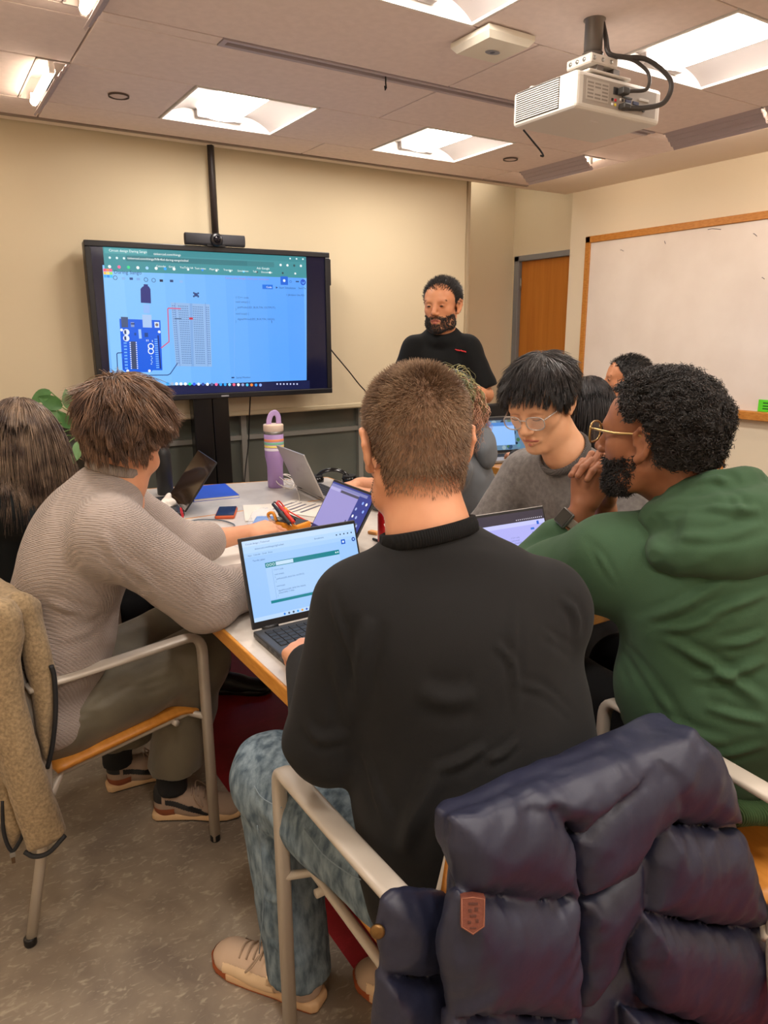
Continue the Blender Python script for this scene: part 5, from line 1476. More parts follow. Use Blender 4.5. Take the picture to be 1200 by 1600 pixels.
# ------------------------------------------------------------------ shoes
def shoe(parent, heel, toe, mats, L_=.29, high=.0, res=.004, stripe=None, lace=True, z0=0.0):
    """heel/toe ground points; mats: sole, upper, accent, rubber"""
    heel = np.array([heel[0], heel[1], z0]); toe = np.array([toe[0], toe[1], z0]); f = nrm(toe - heel); r = np.array([f[1], -f[0], 0]); u = np.array([0, 0, 1.])
    R = np.stack([r, f, u], 1); W = lambda p: heel + R @ np.array(p, float) * (L_ / .29)
    sc = L_ / .29
    out = [(-.030, .012), (-.020, .0), (.020, .0), (.032, .014), (.033, .07), (.036, .13), (.047, .19), (.048, .235), (.036, .272), (.012, .290), (-.012, .289), (-.034, .268), (-.043, .225), (-.040, .17), (-.033, .10), (-.034, .05)]
    out = np.array(out) * sc
    S = SDF(); S.poly(out, heel + u * .015 * sc, r, f, lambda a, b: .006 * np.clip((b / sc - .2) / .09, 0, 1) ** 2, .0145 * sc, .010 * sc)
    V, Q = S.mesh(.004); V[:, 2] = np.maximum(V[:, 2], z0 + .001); yq = ((V[Q].mean(1) - heel) @ f) / sc; so = mk('sole', V, Q, [mats['sole'], mats.get('toe', mats['sole'])], parent, True, (yq > .225).astype(int))
    S = SDF(); S.poly(out * .97 + [0, .004], heel + u * .004, r, f, 0.0, .0035, .003); V, Q = S.mesh(.0035); V[:, 2] = np.maximum(V[:, 2], z0 + .0005); mk('outsole', V, Q, mats['rubber'], so)
    S = SDF()
    S.rc(W((0, .045, .048)), W((0, .12, .046)), .034 * sc, .036 * sc, .03); S.rc(W((0, .12, .046)), W((0, .235, .034)), .036 * sc, .030 * sc, .03)
    S.el(W((.003, .235, .030)), np.array([.043, .050, .026]) * sc, R, .02); S.el(W((0, .17, .035)), np.array([.042, .06, .030]) * sc, R, .02)
    S.rc(W((0, .045, .05)), W((0, .046, .092 + high)), .034 * sc, .036 * sc, .02); S.rc(W((0, .05, .08)), W((0, .145, .055)), .032 * sc, .028 * sc, .02)
    S.rc(W((0, .060, .085)), W((0, .060, .14 + high)), .030 * sc, .034 * sc, .006, True)
    S.bx(W((0, .14, -.02)), np.array([.1, .3, .035]) * sc, R, .001, .004, True)
    V, Q = S.mesh(res); up = mk('upper', V, Q, mats['upper'], parent)
    q = (V - heel) @ R / sc
    # accent panels: shells lifted just off the upper
    def shell(name, mask, m_, lift=.0016):
        c = (V[Q] - heel).mean(1) @ R / sc; k = mask(c); q_ = Q[k]
        if len(q_) < 8: return
        nr = np.zeros_like(V); fn = np.cross(V[Q[:, 2]] - V[Q[:, 0]], V[Q[:, 3]] - V[Q[:, 1]])
        for i in range(4): np.add.at(nr, Q[:, i], fn)
        nr /= (np.linalg.norm(nr, axis=1, keepdims=True) + 1e-12); use, inv = np.unique(q_, return_inverse=True)
        mk(name, V[use] + nr[use] * lift, inv.reshape(q_.shape), m_, up)
    for nm, mask, m_ in stripe or []: shell(nm, mask, m_)
    if lace:
        for i in range(5):
            y = .122 + .019 * i; kk_ = (np.abs(q[:, 0]) < .012) & (np.abs(q[:, 1] - y) < .008); z = (q[kk_, 2].max() if kk_.any() else .08) + .001
            P = smooth_path([W((-.026, y, z - .011)), W((0, y + .004, z + .002)), W((.026, y + .006, z - .011))], 5); tube('lace', P, .0022 * sc, mats.get('lace', mats['sole']), up, 6)
        for s_ in (-1, 1): tube('lace', smooth_path([W((0, .135, .092)), W((s_ * .02, .135, .106)), W((s_ * .046, .145, .085)), W((s_ * .048, .165, .062)), W((s_ * .02, .148, .086))], 5), .002 * sc, mats.get('lace', mats['sole']), up, 6)
    return up

def leg_sdf(S, hip, knee, ankle, r=(.095, .078, .072, .06), k=.04):
    S.rc(hip, knee, r[0], r[1], k); S.rc(knee, ankle, r[2], r[3], k)

def glasses(parent, c, R, s, m, lens=None, w=.024, h=.018, rim=.0016, nz=.102, z=.002, round_=False):
    """spectacles in the head's frame"""
    g = []
    W = lambda p: np.asarray(c) + s * (R @ np.array(p, float))
    top = None
    for q in (-1, 1):
        pts = []
        for i in range(20):
            a = 2 * math.pi * i / 20; ca, sa = math.cos(a), math.sin(a); e = .75
            pts.append(W((q * .0335 + w * np.sign(ca) * abs(ca) ** e, nz - .004 * abs(ca) * (1 if q * ca > 0 else .2), z + h * np.sign(sa) * abs(sa) ** e)))
        pts = np.array(pts + pts[:1])
        o = tube('glasses_rim', pts, rim * s, m, parent, 6, cap=False)
        if lens is not None: mk('glasses_lens', pts[:-1], [tuple(range(20))], lens, parent, False)
        tube('glasses_temple', smooth_path([W((q * .0575, nz - .004, z + h * .45)), W((q * .072, .05, z + .008)), W((q * .082, -.004, z + .012)), W((q * .083, -.024, z - .008))], 5), rim * 1.2 * s, m, parent, 6)
    tube('glasses_bridge', smooth_path([W((-.0105, nz, z + h * .35)), W((0, nz + .004, z + h * .55)), W((.0105, nz, z + h * .35))], 5), rim * s, m, parent, 6)
# ================================================================== people
def body(root, sk, c, R, s, J, arms=(), res=.0033, legs=None, jaw=1.0, neck_r=(.054, .060), lids=True):
    """one skin mesh: head, neck, torso core, arms with hands, legs (the clothes are its children)"""
    S = SDF(); head_sdf(S, c, R, s, True, jaw, lids)
    r, f, up, Rb = frame_of(J); Nk = np.array(J['neck'], float); Pv = np.array(J['pelvis'], float)
    S.rc(np.asarray(c) + s * (R @ np.array([0, -.026, -.045])), Nk, neck_r[0] * s, neck_r[1], .03)
    S.rc(np.asarray(c) + s * (R @ np.array([0, .012, -.065])), Nk + f * .02, .040 * s, .05, .03)
    S.rc(Nk, Nk - up * .09, neck_r[1], .075, .03)
    parts = [S.mesh(res)]
    S = SDF(); S.rc(Nk - up * .06, Pv, .085, .095, .05)
    for q in ('L', 'R'):
        sh, e = np.array(J['sh' + q], float), np.array(J['el' + q], float); S.rc(Nk - up * .06, sh, .05, .045, .04); S.rc(sh, e, .046, .038, .02)
        if 'wr' + q in J: S.rc(e, np.array(J['wr' + q], float), .036, .024, .02)
    if legs:
        for h_, k_, a_ in legs: S.rc(Pv, h_, .08, .07, .03); S.rc(h_, k_, .065, .05, .03); S.rc(k_, a_, .048, .033, .03); S.rc(a_, np.array(a_) + [0, 0, -.05], .033, .03, .01)
    parts.append(S.mesh(.011))
    for a in arms:
        S = SDF(); e, w_ = np.array(a['el'], float), np.array(a['wr'], float)
        S.rc(e, e + (w_ - e) * .4, a.get('r0', .043), .040, .02); S.rc(e + (w_ - e) * .4, w_, .040, .026, .02)
        hand_sdf(S, w_, a['fwd'], a['dorsal'], a['side'], a.get('curls', ((25, 30, 20),) * 4), a.get('thumb', (.62, .6, -.25, 20)), a.get('s', 1.0), a.get('spread', .06))
        parts.append(S.mesh(a.get('res', .003)))
    V, Q = join(*parts)
    return mk('body', V, Q, sk, root)

def beard(b, Hh, c, R, s, n, m_, ln, low=-.135, rad=.0009):
    S = SDF(); head_sdf(S, c, R, s, False); V, Q = S.mesh(.004); cen = Hh.L(V[Q].mean(1))
    y = cen[:, 1]; ax_ = np.abs(cen[:, 0])
    k = (cen[:, 2] < -.030 - .012 * np.clip(y / .08, 0, 1)) & (y > .008) & (cen[:, 2] > low)
    k &= ~((ax_ < .045) & (cen[:, 2] > -.048) & (y > .06))
    k &= ~((ax_ < .023) & (cen[:, 2] > -.079) & (cen[:, 2] < -.058) & (y > .078))
    k |= (ax_ < .030) & (cen[:, 2] > -.058) & (cen[:, 2] < -.045) & (y > .075)
    Qb = Q[k]; use, inv = np.unique(Qb, return_inverse=True); fn = np.cross(V[Qb[:, 2]] - V[Qb[:, 0]], V[Qb[:, 3]] - V[Qb[:, 1]]); fn /= (np.linalg.norm(fn, axis=1, keepdims=True) + 1e-9); fc = V[Qb].mean(1)
    i = RNG.choice(len(fc), n); rp = fc[i] + RNG.normal(0, .0015, (n, 3)) - fn[i] * .001; d = fn[i] * .6 + np.array([0, 0, -.7]) + RNG.normal(0, .25, rp.shape)
    P = Hh.grow(rp, d, RNG.uniform(ln[0], ln[1], n), 4, .1, .1, None); Vs, Qs = strandg(P, rad); mk('beard', Vs, Qs, m_, b)

def face_bits(b, W, R, s, hm, Hh, lip, brow=90, eyes=True):
    for q_ in (-1, 1):
        rp = np.array([W((q_ * (.013 + .034 * t), .0925 - .012 * t ** 2, .0205 + .006 * math.sin(t * 2.4) + RNG.normal(0, .0018))) for t in np.linspace(0, 1, brow)])
        P = Hh.grow(rp, np.tile(R @ np.array([q_ * 1, .1, .12]), (brow, 1)), .010, 3, 0, .08, None); V, Q = strandg(P, .0008); mk('eyebrow', V, Q, hm, b)
        if eyes:
            S = SDF(); S.el(W((q_ * .031, .0922, .0012)), np.array([.0090, .0035, .0038]) * s, R, .002); V, Q = S.mesh(.0015); mk('eye', V, Q, mat('eye_dark', '#2a1c16', .15), b)
    S = SDF(); S.chain([W(p) for p in ((-.021, .0865, -.0655), (-.008, .0962, -.0615), (.008, .0962, -.0615), (.021, .0865, -.0655))], .0040 * s, .004)
    S.chain([W(p) for p in ((-.018, .0865, -.0705), (0, .0962, -.0745), (.018, .0865, -.0705))], .0048 * s, .004); V, Q = S.mesh(.002); mk('lips', V, Q, mat('lip_' + lip[1:], lip, .5), b)

TR_BLACK = mat('trouser_black', '#141416', .8, spec=.18, bump=.2, bscale=500)

# ---------------------------------------------------------------- 1: man in the black sweater
def person_black():
    root = thing('person', (.745, .86, 0), 'man with cropped light brown hair in a black sweater and jeans, seen from behind', 'person')
    c = np.array([.702, 1.000, 1.262]); R = face_R(17, -14); s = 1.05
    J = dict(pelvis=(.745, .80, .50), neck=(.690, .940, 1.125), shL=(.572, .965, 1.012), shR=(.880, .858, .985), elL=(.515, .985, .778), wrL=(.600, 1.232, .803), elR=(.938, .93, .755), wrR=(.84, 1.33, .795))
    legs = [((.655, .86, .485), (.535, 1.275, .535), (.552, 1.225, .12)), ((.83, .86, .50), (.84, 1.28, .535), (.80, 1.0, .12))]
    b = root; body(root, SK_L, c, R, s, J, [dict(el=J['elL'], wr=J['wrL'], fwd=(.22, .95, -.08), dorsal=(-.3, 0, 1), side=-1, curls=((20, 38, 25), (24, 40, 25), (26, 42, 25), (28, 42, 25)), res=.0025),
                                    dict(el=J['elR'], wr=J['wrR'], fwd=(-.15, .95, -.1), dorsal=(.1, 0, 1), side=1, curls=((20, 38, 25),) * 4)], legs=legs, neck_r=(.056, .064))
    S = top_sdf(J, chest=(.195, .128, .20), belly=(.212, .148, .21), hips=(.222, .165, .15), sl=(.074, .076, .062, .045), back=.012, yoke=.066, cuff=.90)
    S.rc((.635, .905, .82), (.628, .905, .55), .080, .088, .05); S.rc((.85, .83, .82), (.870, .83, .55), .085, .085, .05)
    P_ = lambda x, y, D: pd(x, y, D)
    w_ = wsum(folds(.006, (.3, .2, 1), 7, 1), folds(.004, (1, -.4, .6), 12, 2),
              local_ridges([(P_(575, 960, 1.0), P_(560, 1130, .98), .014, .010), (P_(545, 1000, 1.0), P_(600, 1250, .96), .012, .008), (P_(780, 1010, 1.02), P_(905, 1090, 1.15), .007, .006),
                            (P_(770, 1190, 1.0), P_(690, 1290, .98), .010, .009), (P_(815, 1150, 1.02), P_(760, 1190, 1.0), .006, .006), (P_(655, 1090, .97), P_(760, 1060, 1.0), .015, .007),
                            (P_(850, 980, 1.08), P_(905, 1020, 1.15), .006, .006), (P_(640, 1190, .97), P_(620, 1330, .97), .016, .008), (P_(700, 845, 1.04), P_(790, 830, 1.1), .006, .004)]))
    V, Q = S.mesh(.006, wsum(folds(.006, (.3, .2, 1), 7, 1), folds(.004, (1, -.4, .6), 12, 2)))
    V = wrinkle(V, Q, [([(505, 905), (530, 985), (560, 1060)], .006, .006), ([(578, 965), (560, 1040), (552, 1130)], .012, .012), ([(520, 1030), (535, 1090), (548, 1140)], .010, .009), ([(470, 1130), (500, 1155), (545, 1150)], .009, .007),
                       ([(775, 1005), (800, 1030), (808, 1060)], .006, .006), ([(850, 985), (880, 1005), (908, 1025)], .006, .007), ([(806, 1068), (860, 1085), (905, 1125)], .006, .006), ([(760, 1165), (720, 1190), (680, 1205)], .007, .008),
                       ([(812, 1155), (785, 1180), (760, 1188)], .006, .007), ([(690, 1205), (645, 1280), (625, 1340)], .013, .012), ([(650, 1080), (700, 1095), (745, 1085)], .014, .008), ([(690, 845), (740, 838), (800, 850)], .006, .004), ([(560, 1170), (580, 1230), (600, 1290)], .010, .008), ([(808, 930), (806, 1010), (812, 1120)], .007, .004), ([(880, 930), (905, 960), (910, 1000)], .008, .008)])
    M = mat('sweater_black', '#161617', .85, spec=.25, sheen=.03, bump=.15, bscale=700, col2='#19191a', nscale=6)
    top = mk('sweater', V, Q, M, b)
    ax_ = nrm(np.array([-.05, .16, .60])); r, f, up, Rb = frame_of(J)
    V, Fc = ring_collar(np.array(J['neck']) + [-.004, -.010, -.010], ax_, .079, .073, .028, .009, Rb); mk('neck_rib', V, Fc, mat('rib_black', '#131314', .85, spec=.18, bump=.5, wave=(('X', 90),)), top)
    # jeans
    S = SDF(); 
    for h_, k_, a_ in legs: leg_sdf(S, h_, k_, np.array(a_) + [0, 0, -.055], (.108, .084, .078, .068))
    S.el((.75, .82, .50), (.19, .15, .10), None, .05)
    S.bx((.68, 1.1, -.02), (.4, .4, .085), None, .002, .004, True)
    V, Q = S.mesh(.006, wsum(folds(.008, (0, 0, 1), 13, 5), folds(.006, (.2, .9, .2), 18, 6)))
    V = wrinkle(V, Q, [([(395, 1290), (420, 1330), (440, 1350)], .007, .009), ([(470, 1290), (510, 1340), (545, 1365)], .007, .008), ([(400, 1230), (430, 1255), (445, 1260)], .005, .005), ([(395, 1500), (420, 1480), (445, 1490)], .007, .006), ([(395, 1390), (420, 1410), (440, 1405)], .007, .006)])
    jm = mat('denim', '#4b5b69', .88, col2='#8799a5', nscale=60, ndet=9, nstretch=(1, 1, .35), nlo=.34, nhi=.68, bump=.4, bscale=420, bstretch=(1, 1, .4), spec=.2)
    jn = mk('jeans', V, Q, jm, b)
    sx, sy, dep = px_depth(V)
    for line in ([(397, 1228), (408, 1245), (425, 1256), (440, 1262)], [(402, 1290), (409, 1350), (411, 1420), (405, 1490)], [(475, 1295), (505, 1335), (540, 1362), (565, 1375)]):
        P = []
        for x, y in smooth_path(np.array([(a, b_, 0) for a, b_ in line], float), 4)[:, :2]:
            k = np.nonzero((np.abs(sx - x) < 10) & (np.abs(sy - y) < 10))[0]
            if len(k): P.append(CAM + ray(x, y) * dep[k].min())
        if len(P) > 2: tube('seam', np.array(P), .0011, mat('denim_seam', '#7f8f9a', .9, spec=.1), jn, 6)
    M_sole = mat('sole_cream', '#d9b48c', .6); M_up = mat('suede_beige', '#c6ab93', .85, bump=.2, bscale=600); M_acc = mat('leather_cream', '#e3c6a2', .6); M_gum = mat('gum_rubber', '#a5532a', .6)
    st = [('side_panel', lambda q: (np.abs(q[:, 0]) > .022) & (q[:, 1] > .10) & (q[:, 1] < .235) & (q[:, 2] < .062 - .14 * (q[:, 1] - .12)) & (q[:, 2] > .02), M_acc),
          ('toe_bumper', lambda q: (q[:, 1] > .262) & (q[:, 2] < .036), M_gum), ('heel_panel', lambda q: (q[:, 1] < .045) & (q[:, 2] < .06), mat('heel_grey', '#b9a394', .7)),
          ('side_band', lambda q: (np.abs(q[:, 0]) > .026) & (q[:, 1] > .045) & (q[:, 1] < .115) & (q[:, 2] > .045) & (q[:, 2] < .068), M_acc)]
    mats = dict(sole=M_sole, upper=M_up, rubber=M_gum, lace=mat('lace_sand', '#a58d76', .8), toe=M_gum)
    shoe(b, (.578, 1.165), (.424, 1.418), mats, .30, stripe=st, res=.0022)
    shoe(b, (.81, .925), (.690, 1.168), mats, .30, stripe=st)
    # cropped hair: fine stubble over a thin cap
    Hh = Hair(c, R, s)
    def mask(q):
        line = -.050 + .075 * np.clip((q[:, 1] + .03) / .10, 0, 1) ** .8 + .04 * np.clip((q[:, 1] - .05) / .03, 0, 1)
        line = line + .022 * np.exp(-((np.abs(q[:, 0]) - .078) / .02) ** 2) * np.exp(-((q[:, 1] + .015) / .03) ** 2)
        return (q[:, 2] > line) & (q[:, 1] < .085)
    V, Q = Hh.cap(.0022, mask, .0045)
    hm = hairmat('hair_light_brown', '#6e5542', '#957a60', .55, .3)
    cap = mk('hair', V, Q, mat('scalp_fuzz', '#7a5c47', .8, col2='#8c6c53', nscale=60, bump=.4, bscale=900), b)
    wf = lambda q: .25 + .75 * np.clip((q[:, 2] + .06) / .07, 0, 1)
    rp, rn = Hh.roots(15000, wf); q = Hh.L(rp)
    topf = np.clip((q[:, 2] - .03) / .07, 0, 1)
    crown = Hh.W((.012, -.055, .10)); fl = rp - crown; fl /= (np.linalg.norm(fl, axis=1, keepdims=True) + 1e-6)
    d = rn * (.5 + .7 * topf[:, None]) + fl * .75 + np.array([0, 0, -.35]) * (1 - topf[:, None]) + RNG.normal(0, .22, rp.shape)
    ln = .006 + .012 * topf ** 1.2 + RNG.uniform(0, .003, len(rp))
    V, Q = strandg(Hh.grow(rp, d, ln, 4, .0, .08, None), .00048 + .00012 * topf); mk('hair_strands', V, Q, hm, cap)
    # thinning hair towards the nape
    H2 = Hair(c, R, s)
    H2.cap(.0004, lambda q: (q[:, 1] < -.02) & (q[:, 2] < -.036) & (q[:, 2] > -.088 + .25 * np.abs(q[:, 0])) & (np.abs(q[:, 0]) < .075), .0045, extra=lambda S_: S_.rc(c + s * (R @ np.array([0, -.026, -.045])), np.array(J['neck']), .056 * s, .064, .03))
    rp, rn = H2.roots(2600, lambda q: np.clip((q[:, 2] + .092) / .05, 0.02, 1) ** 1.6)
    V, Q = strandg(H2.grow(rp, rn * .35 + np.array([0, 0, -.8]) + RNG.normal(0, .15, rp.shape), .006, 3, 0, .05, None), .00042); mk('nape_hair', V, Q, hm, cap)
    # stubble along the jaw
    beard(b, Hh, c, R, s, 3000, mat('stubble', '#5a483c', .7), (.0015, .0035), -.135, .00045)
    return root
person_black()

# ---------------------------------------------------------------- 2: man in the grey knit sweater
def person_knit():
    root = thing('person', (.25, 1.98, 0), 'man with tousled brown hair in a grey knit sweater, facing the display', 'person')
    c = np.array([.432, 1.862, 1.222]); R = face_R(46, -4, 4); s = 1.04
    J = dict(pelvis=(.165, 1.95, .50), neck=(.395, 1.862, 1.095), shL=(.40, 2.06, 1.02), shR=(.335, 1.695, 1.005), elL=(.60, 2.12, .82), wrL=(.842, 2.150, .820), elR=(.545, 1.675, .805), wrR=(.80, 1.78, .785))
    legs = [((.20, 1.89, .48), (.585, 1.925, .535), (.512, 1.99, .17)), ((.19, 2.06, .48), (.58, 2.16, .53), (.405, 2.228, .17))]
    b = root; body(root, SK_L, c, R, s, J, [dict(el=J['elL'], wr=J['wrL'], fwd=(.95, -.02, .12), dorsal=(0, -.35, 1), side=-1, curls=((35, 40, 25),) * 4, r0=.05),
                                    dict(el=J['elR'], wr=J['wrR'], fwd=(.95, .2, 0), dorsal=(0, 0, 1), side=1, curls=((25, 35, 20),) * 4)], legs=legs)
    S = top_sdf(J, chest=(.20, .135, .21), belly=(.195, .145, .20), hips=(.19, .15, .10), sl=(.082, .082, .076, .058), back=.03, cuff=.42, yoke=.07)
    r, f, up, Rb = frame_of(J)
    for q in ('L', 'R'):   # pushed-up sleeve gathers
        e, w_ = np.array(J['el' + q]), np.array(J['wr' + q]); d = w_ - e
        for k_ in ((.30, .42, .53) if q == 'R' else (.20, .30, .40)): S.rc(e + d * (k_ - .02), e + d * (k_ + .02), .068 - .014 * k_, .066 - .014 * k_, .012)
    w_ = wsum(folds(.006, (.6, 0, .8), 7, 11), folds(.004, (0, .4, 1), 12, 12),
              local_ridges([(pd(70, 960, 1.6), pd(190, 985, 1.66), .014, .012), (pd(100, 1010, 1.6), pd(230, 940, 1.7), .012, .010), (pd(200, 900, 1.66), pd(225, 930, 1.7), .014, .008), (pd(165, 850, 1.6), pd(195, 905, 1.64), .012, .006)]))
    V, Q = S.mesh(.0065, wsum(folds(.006, (.6, 0, .8), 7, 11), folds(.004, (0, .4, 1), 12, 12)))
    V = wrinkle(V, Q, [([(70, 940), (130, 965), (195, 975)], .012, .012), ([(90, 1000), (160, 985), (230, 930)], .012, .012), ([(195, 880), (225, 905), (240, 935)], .012, .010), ([(160, 830), (180, 870), (200, 900)], .012, .008), ([(300, 900), (318, 925), (325, 950)], .008, .008), ([(325, 890), (342, 915), (350, 940)], .007, .008), ([(345, 885), (362, 905), (368, 930)], .007, .007), ([(120, 1030), (190, 1020), (250, 970)], .010, .009)])
    M = mat('knit_grey', '#a89a92', .9, sheen=.1, col2='#9b8e87', nscale=5, bump=.8, wave=(('DIAGONAL', 55), ('Z', 75)), bdist=.003)
    top = mk('sweater', V, Q, M, b)
    ax_ = nrm(np.array([.18, -.01, .6])); V, Fc = ring_collar(np.array(J['neck']) + [-.004, .0, .020], ax_, .070, .067, .026, .008, Rb); mk('neck_rib', V, Fc, mat('rib_grey', '#94877f', .9, bump=.8, wave=(('X', 80),)), top)
    S = SDF()
    for h_, k_, a_ in legs: leg_sdf(S, h_, k_, a_, (.105, .085, .082, .082))
    S.el((.17, 1.95, .49), (.16, .17, .09), None, .05); S.bx((.45, 2.1, .05), (.4, .4, .13), None, .002, .004, True)
    V, Q = S.mesh(.007, wsum(folds(.009, (.9, .1, .1), 10, 15), folds(.006, (.3, 0, 1), 14, 16)))
    V = wrinkle(V, Q, [([(150, 1060), (165, 1090), (160, 1110)], .007, .010), ([(175, 1030), (215, 1010), (260, 985)], .009, .010), ([(120, 1110), (170, 1080), (210, 1060)], .009, .010), ([(190, 1080), (240, 1075), (300, 1050)], .008, .008), ([(255, 990), (285, 985), (310, 990)], .008, .008), ([(100, 1130), (140, 1125), (180, 1120)], .008, .008)])
    mk('trousers', V, Q, mat('trouser_olive', '#665e4b', .6, col2='#524b3c', nscale=5, sheen=.2, bump=.15, bscale=300), b)
    for (a_, t_) in ((legs[0][2], (.54, 1.97)), (legs[1][2], (.42, 2.225))):
        tube('sock', smooth_path([np.array(a_) + [0, 0, .05], np.array(a_) + [-.01, .005, -.03], np.array(a_) + [-.012, .008, -.075]], 4), .046, mat('sock_black', '#141416', .9), b, 14)
    M_sole = mat('sole_sand', '#d2ae84', .6); M_up = mat('suede_taupe', '#9c8573', .85); M_blk = mat('panel_black', '#1d1d1f', .6); M_rust = mat('panel_rust', '#8a4a2c', .8)
    st = [('heel_tab', lambda q: (q[:, 1] < .04) & (q[:, 2] > .07), M_blk), ('heel_panel', lambda q: (q[:, 1] < .075) & (q[:, 2] < .050) & (q[:, 2] > .02), M_rust),
          ('side_stripe', lambda q: (np.abs(q[:, 0]) > .02) & (np.abs(q[:, 2] - (.092 - .33 * q[:, 1])) < .0085) & (q[:, 1] > .05) & (q[:, 1] < .16), M_blk),
          ('side_stripe', lambda q: (np.abs(q[:, 0]) > .025) & (np.abs(q[:, 2] - (.125 - .55 * q[:, 1])) < .007) & (q[:, 1] > .12) & (q[:, 1] < .20) & (q[:, 2] < .06), M_blk)]
    mats = dict(sole=M_sole, upper=M_up, rubber=mat('outsole_dark', '#2a2522', .7), lace=M_up)
    shoe(b, (.445, 2.03), (.690, 1.895), mats, .285, stripe=st, res=.0024); shoe(b, (.352, 2.245), (.600, 2.235), mats, .285, stripe=st, res=.0024)
    # tousled hair
    Hh = Hair(c, R, s)
    def mask(q):
        line = -.055 + .06 * np.clip((q[:, 1] + .02) / .06, 0, 1) + .05 * np.clip((q[:, 1] - .04) / .03, 0, 1)
        return (q[:, 2] > line) & (q[:, 1] < .088)
    V, Q = Hh.cap(.012, mask, .006, warp=lambda P: .008 * (vn(P, 60) - .5))
    hm = hairmat('hair_brown', '#503a2f', '#86664f', .38, .45)
    cap = mk('hair', V, Q, mat('hair_under_brown', '#33241c', .7, bump=.6, bscale=200, bstretch=(1, 1, .3)), b)
    rp, rn = Hh.roots(6500); q = Hh.L(rp)
    crown = Hh.W((.0, -.045, .125)); fl = rp - crown; fl -= rn * (fl * rn).sum(1, keepdims=True); fl /= (np.linalg.norm(fl, axis=1, keepdims=True) + 1e-6)
    side = Hh.R @ np.array([.5, .3, 0])
    d = rn * .30 + fl * 1.0 + side * .30 + RNG.normal(0, .12, rp.shape)
    topf = np.clip((q[:, 2] + .02) / .1, 0, 1)
    ln = .030 + .050 * topf + RNG.uniform(0, .016, len(rp))
    P = Hh.grow(rp, d, ln, 8, .13, .08, 1.13, 230, .70)
    V, Q = strandg(P, .00095); mk('hair_strands', V, Q, hm, cap)
    return root
person_knit()

# ---------------------------------------------------------------- 3: woman with long brown hair
def person_longhair():
    root = thing('person', (.20, 2.66, 0), 'woman with long straight brown hair in a black top at the left edge', 'person')
    c = np.array([.275, 2.60, 1.128]); R = face_R(35, -6); s = 1.0
    J = dict(pelvis=(.13, 2.66, .48), neck=(.255, 2.62, 1.005), shL=(.30, 2.79, .935), shR=(.185, 2.475, .935), elL=(.45, 2.86, .77), wrL=(.66, 2.92, .785), elR=(.37, 2.46, .78), wrR=(.62, 2.66, .785))
    legs = [((.18, 2.58, .46), (.60, 2.56, .50), (.90, 2.68, .12)), ((.18, 2.74, .46), (.60, 2.80, .50), (.62, 2.84, .12))]
    b = root; body(root, SK_L, c, R, s, J, [dict(el=J['elL'], wr=J['wrL'], fwd=(.9, .1, 0), dorsal=(0, 0, 1), side=-1), dict(el=J['elR'], wr=J['wrR'], fwd=(.9, .3, 0), dorsal=(0, 0, 1), side=1)], legs=legs, res=.0045)
    S = top_sdf(J, chest=(.165, .11, .19), belly=(.15, .11, .18), hips=(.165, .13, .10), sl=(.062, .052, .05, .04), yoke=.06)
    V, Q = S.mesh(.009, folds(.006, (.3, 0, 1), 11, 21)); M = mat('top_charcoal', '#1d2021', .85, spec=.2, bump=.2, bscale=500); mk('top', V, Q, M, b)
    S = SDF()
    for h_, k_, a_ in legs: leg_sdf(S, h_, k_, a_, (.085, .065, .06, .05))
    S.el((.14, 2.66, .47), (.14, .16, .08), None, .05); V, Q = S.mesh(.010); mk('trousers', V, Q, TR_BLACK, b)
    M_bk = mat('shoe_black', '#121214', .4); mats = dict(sole=M_bk, upper=M_bk, rubber=M_bk)
    shoe(b, (.865, 2.705), (1.085, 2.565), mats, .26, lace=False); shoe(b, (.59, 2.85), (.84, 2.84), mats, .26, lace=False)
    Hh = Hair(c, R, s)
    def mask(q): return (q[:, 2] > -.05 + .09 * np.clip((q[:, 1] - .01) / .05, 0, 1)) & (q[:, 1] < .08)
    V, Q = Hh.cap(.009, mask, .007); cap = mk('hair', V, Q, mat('hair_under_brown2', '#3a281f', .7), b)
    rp, rn = Hh.roots(3600, lambda q: .3 + np.clip(q[:, 2] / .1, 0, 1) + .6 * (q[:, 1] < 0)); q = Hh.L(rp)
    part = Hh.W((.0, .0, .14)); fl = rp - part; fl -= rn * (fl * rn).sum(1, keepdims=True); fl /= (np.linalg.norm(fl, axis=1, keepdims=True) + 1e-6)
    d = fl + rn * .25 + RNG.normal(0, .06, rp.shape)
    segs = [(np.array(J['neck']) + [0, 0, -.04], J['shR'], .085), (np.array(J['neck']) + [0, 0, -.04], J['shL'], .085), (np.array(J['neck']) + [0, 0, .03], np.array(J['pelvis']) + [0, 0, .25], .128), (c + [0, 0, -.02], np.array(J['neck']), .085)]
    P = Hh.grow(rp, d, .36 + RNG.uniform(-.05, .06, len(rp)) - .5 * (Hh.W((0, 0, .14))[2] - rp[:, 2]) * 0, 12, .42, .045, 1.12, 320, .55, caps_push(segs))
    V, Q = strandg(P, .0012); mk('hair_strands', V, Q, hairmat('hair_long_brown', '#4a3931', '#86705d', .38, .35), cap)
    return root
person_longhair()

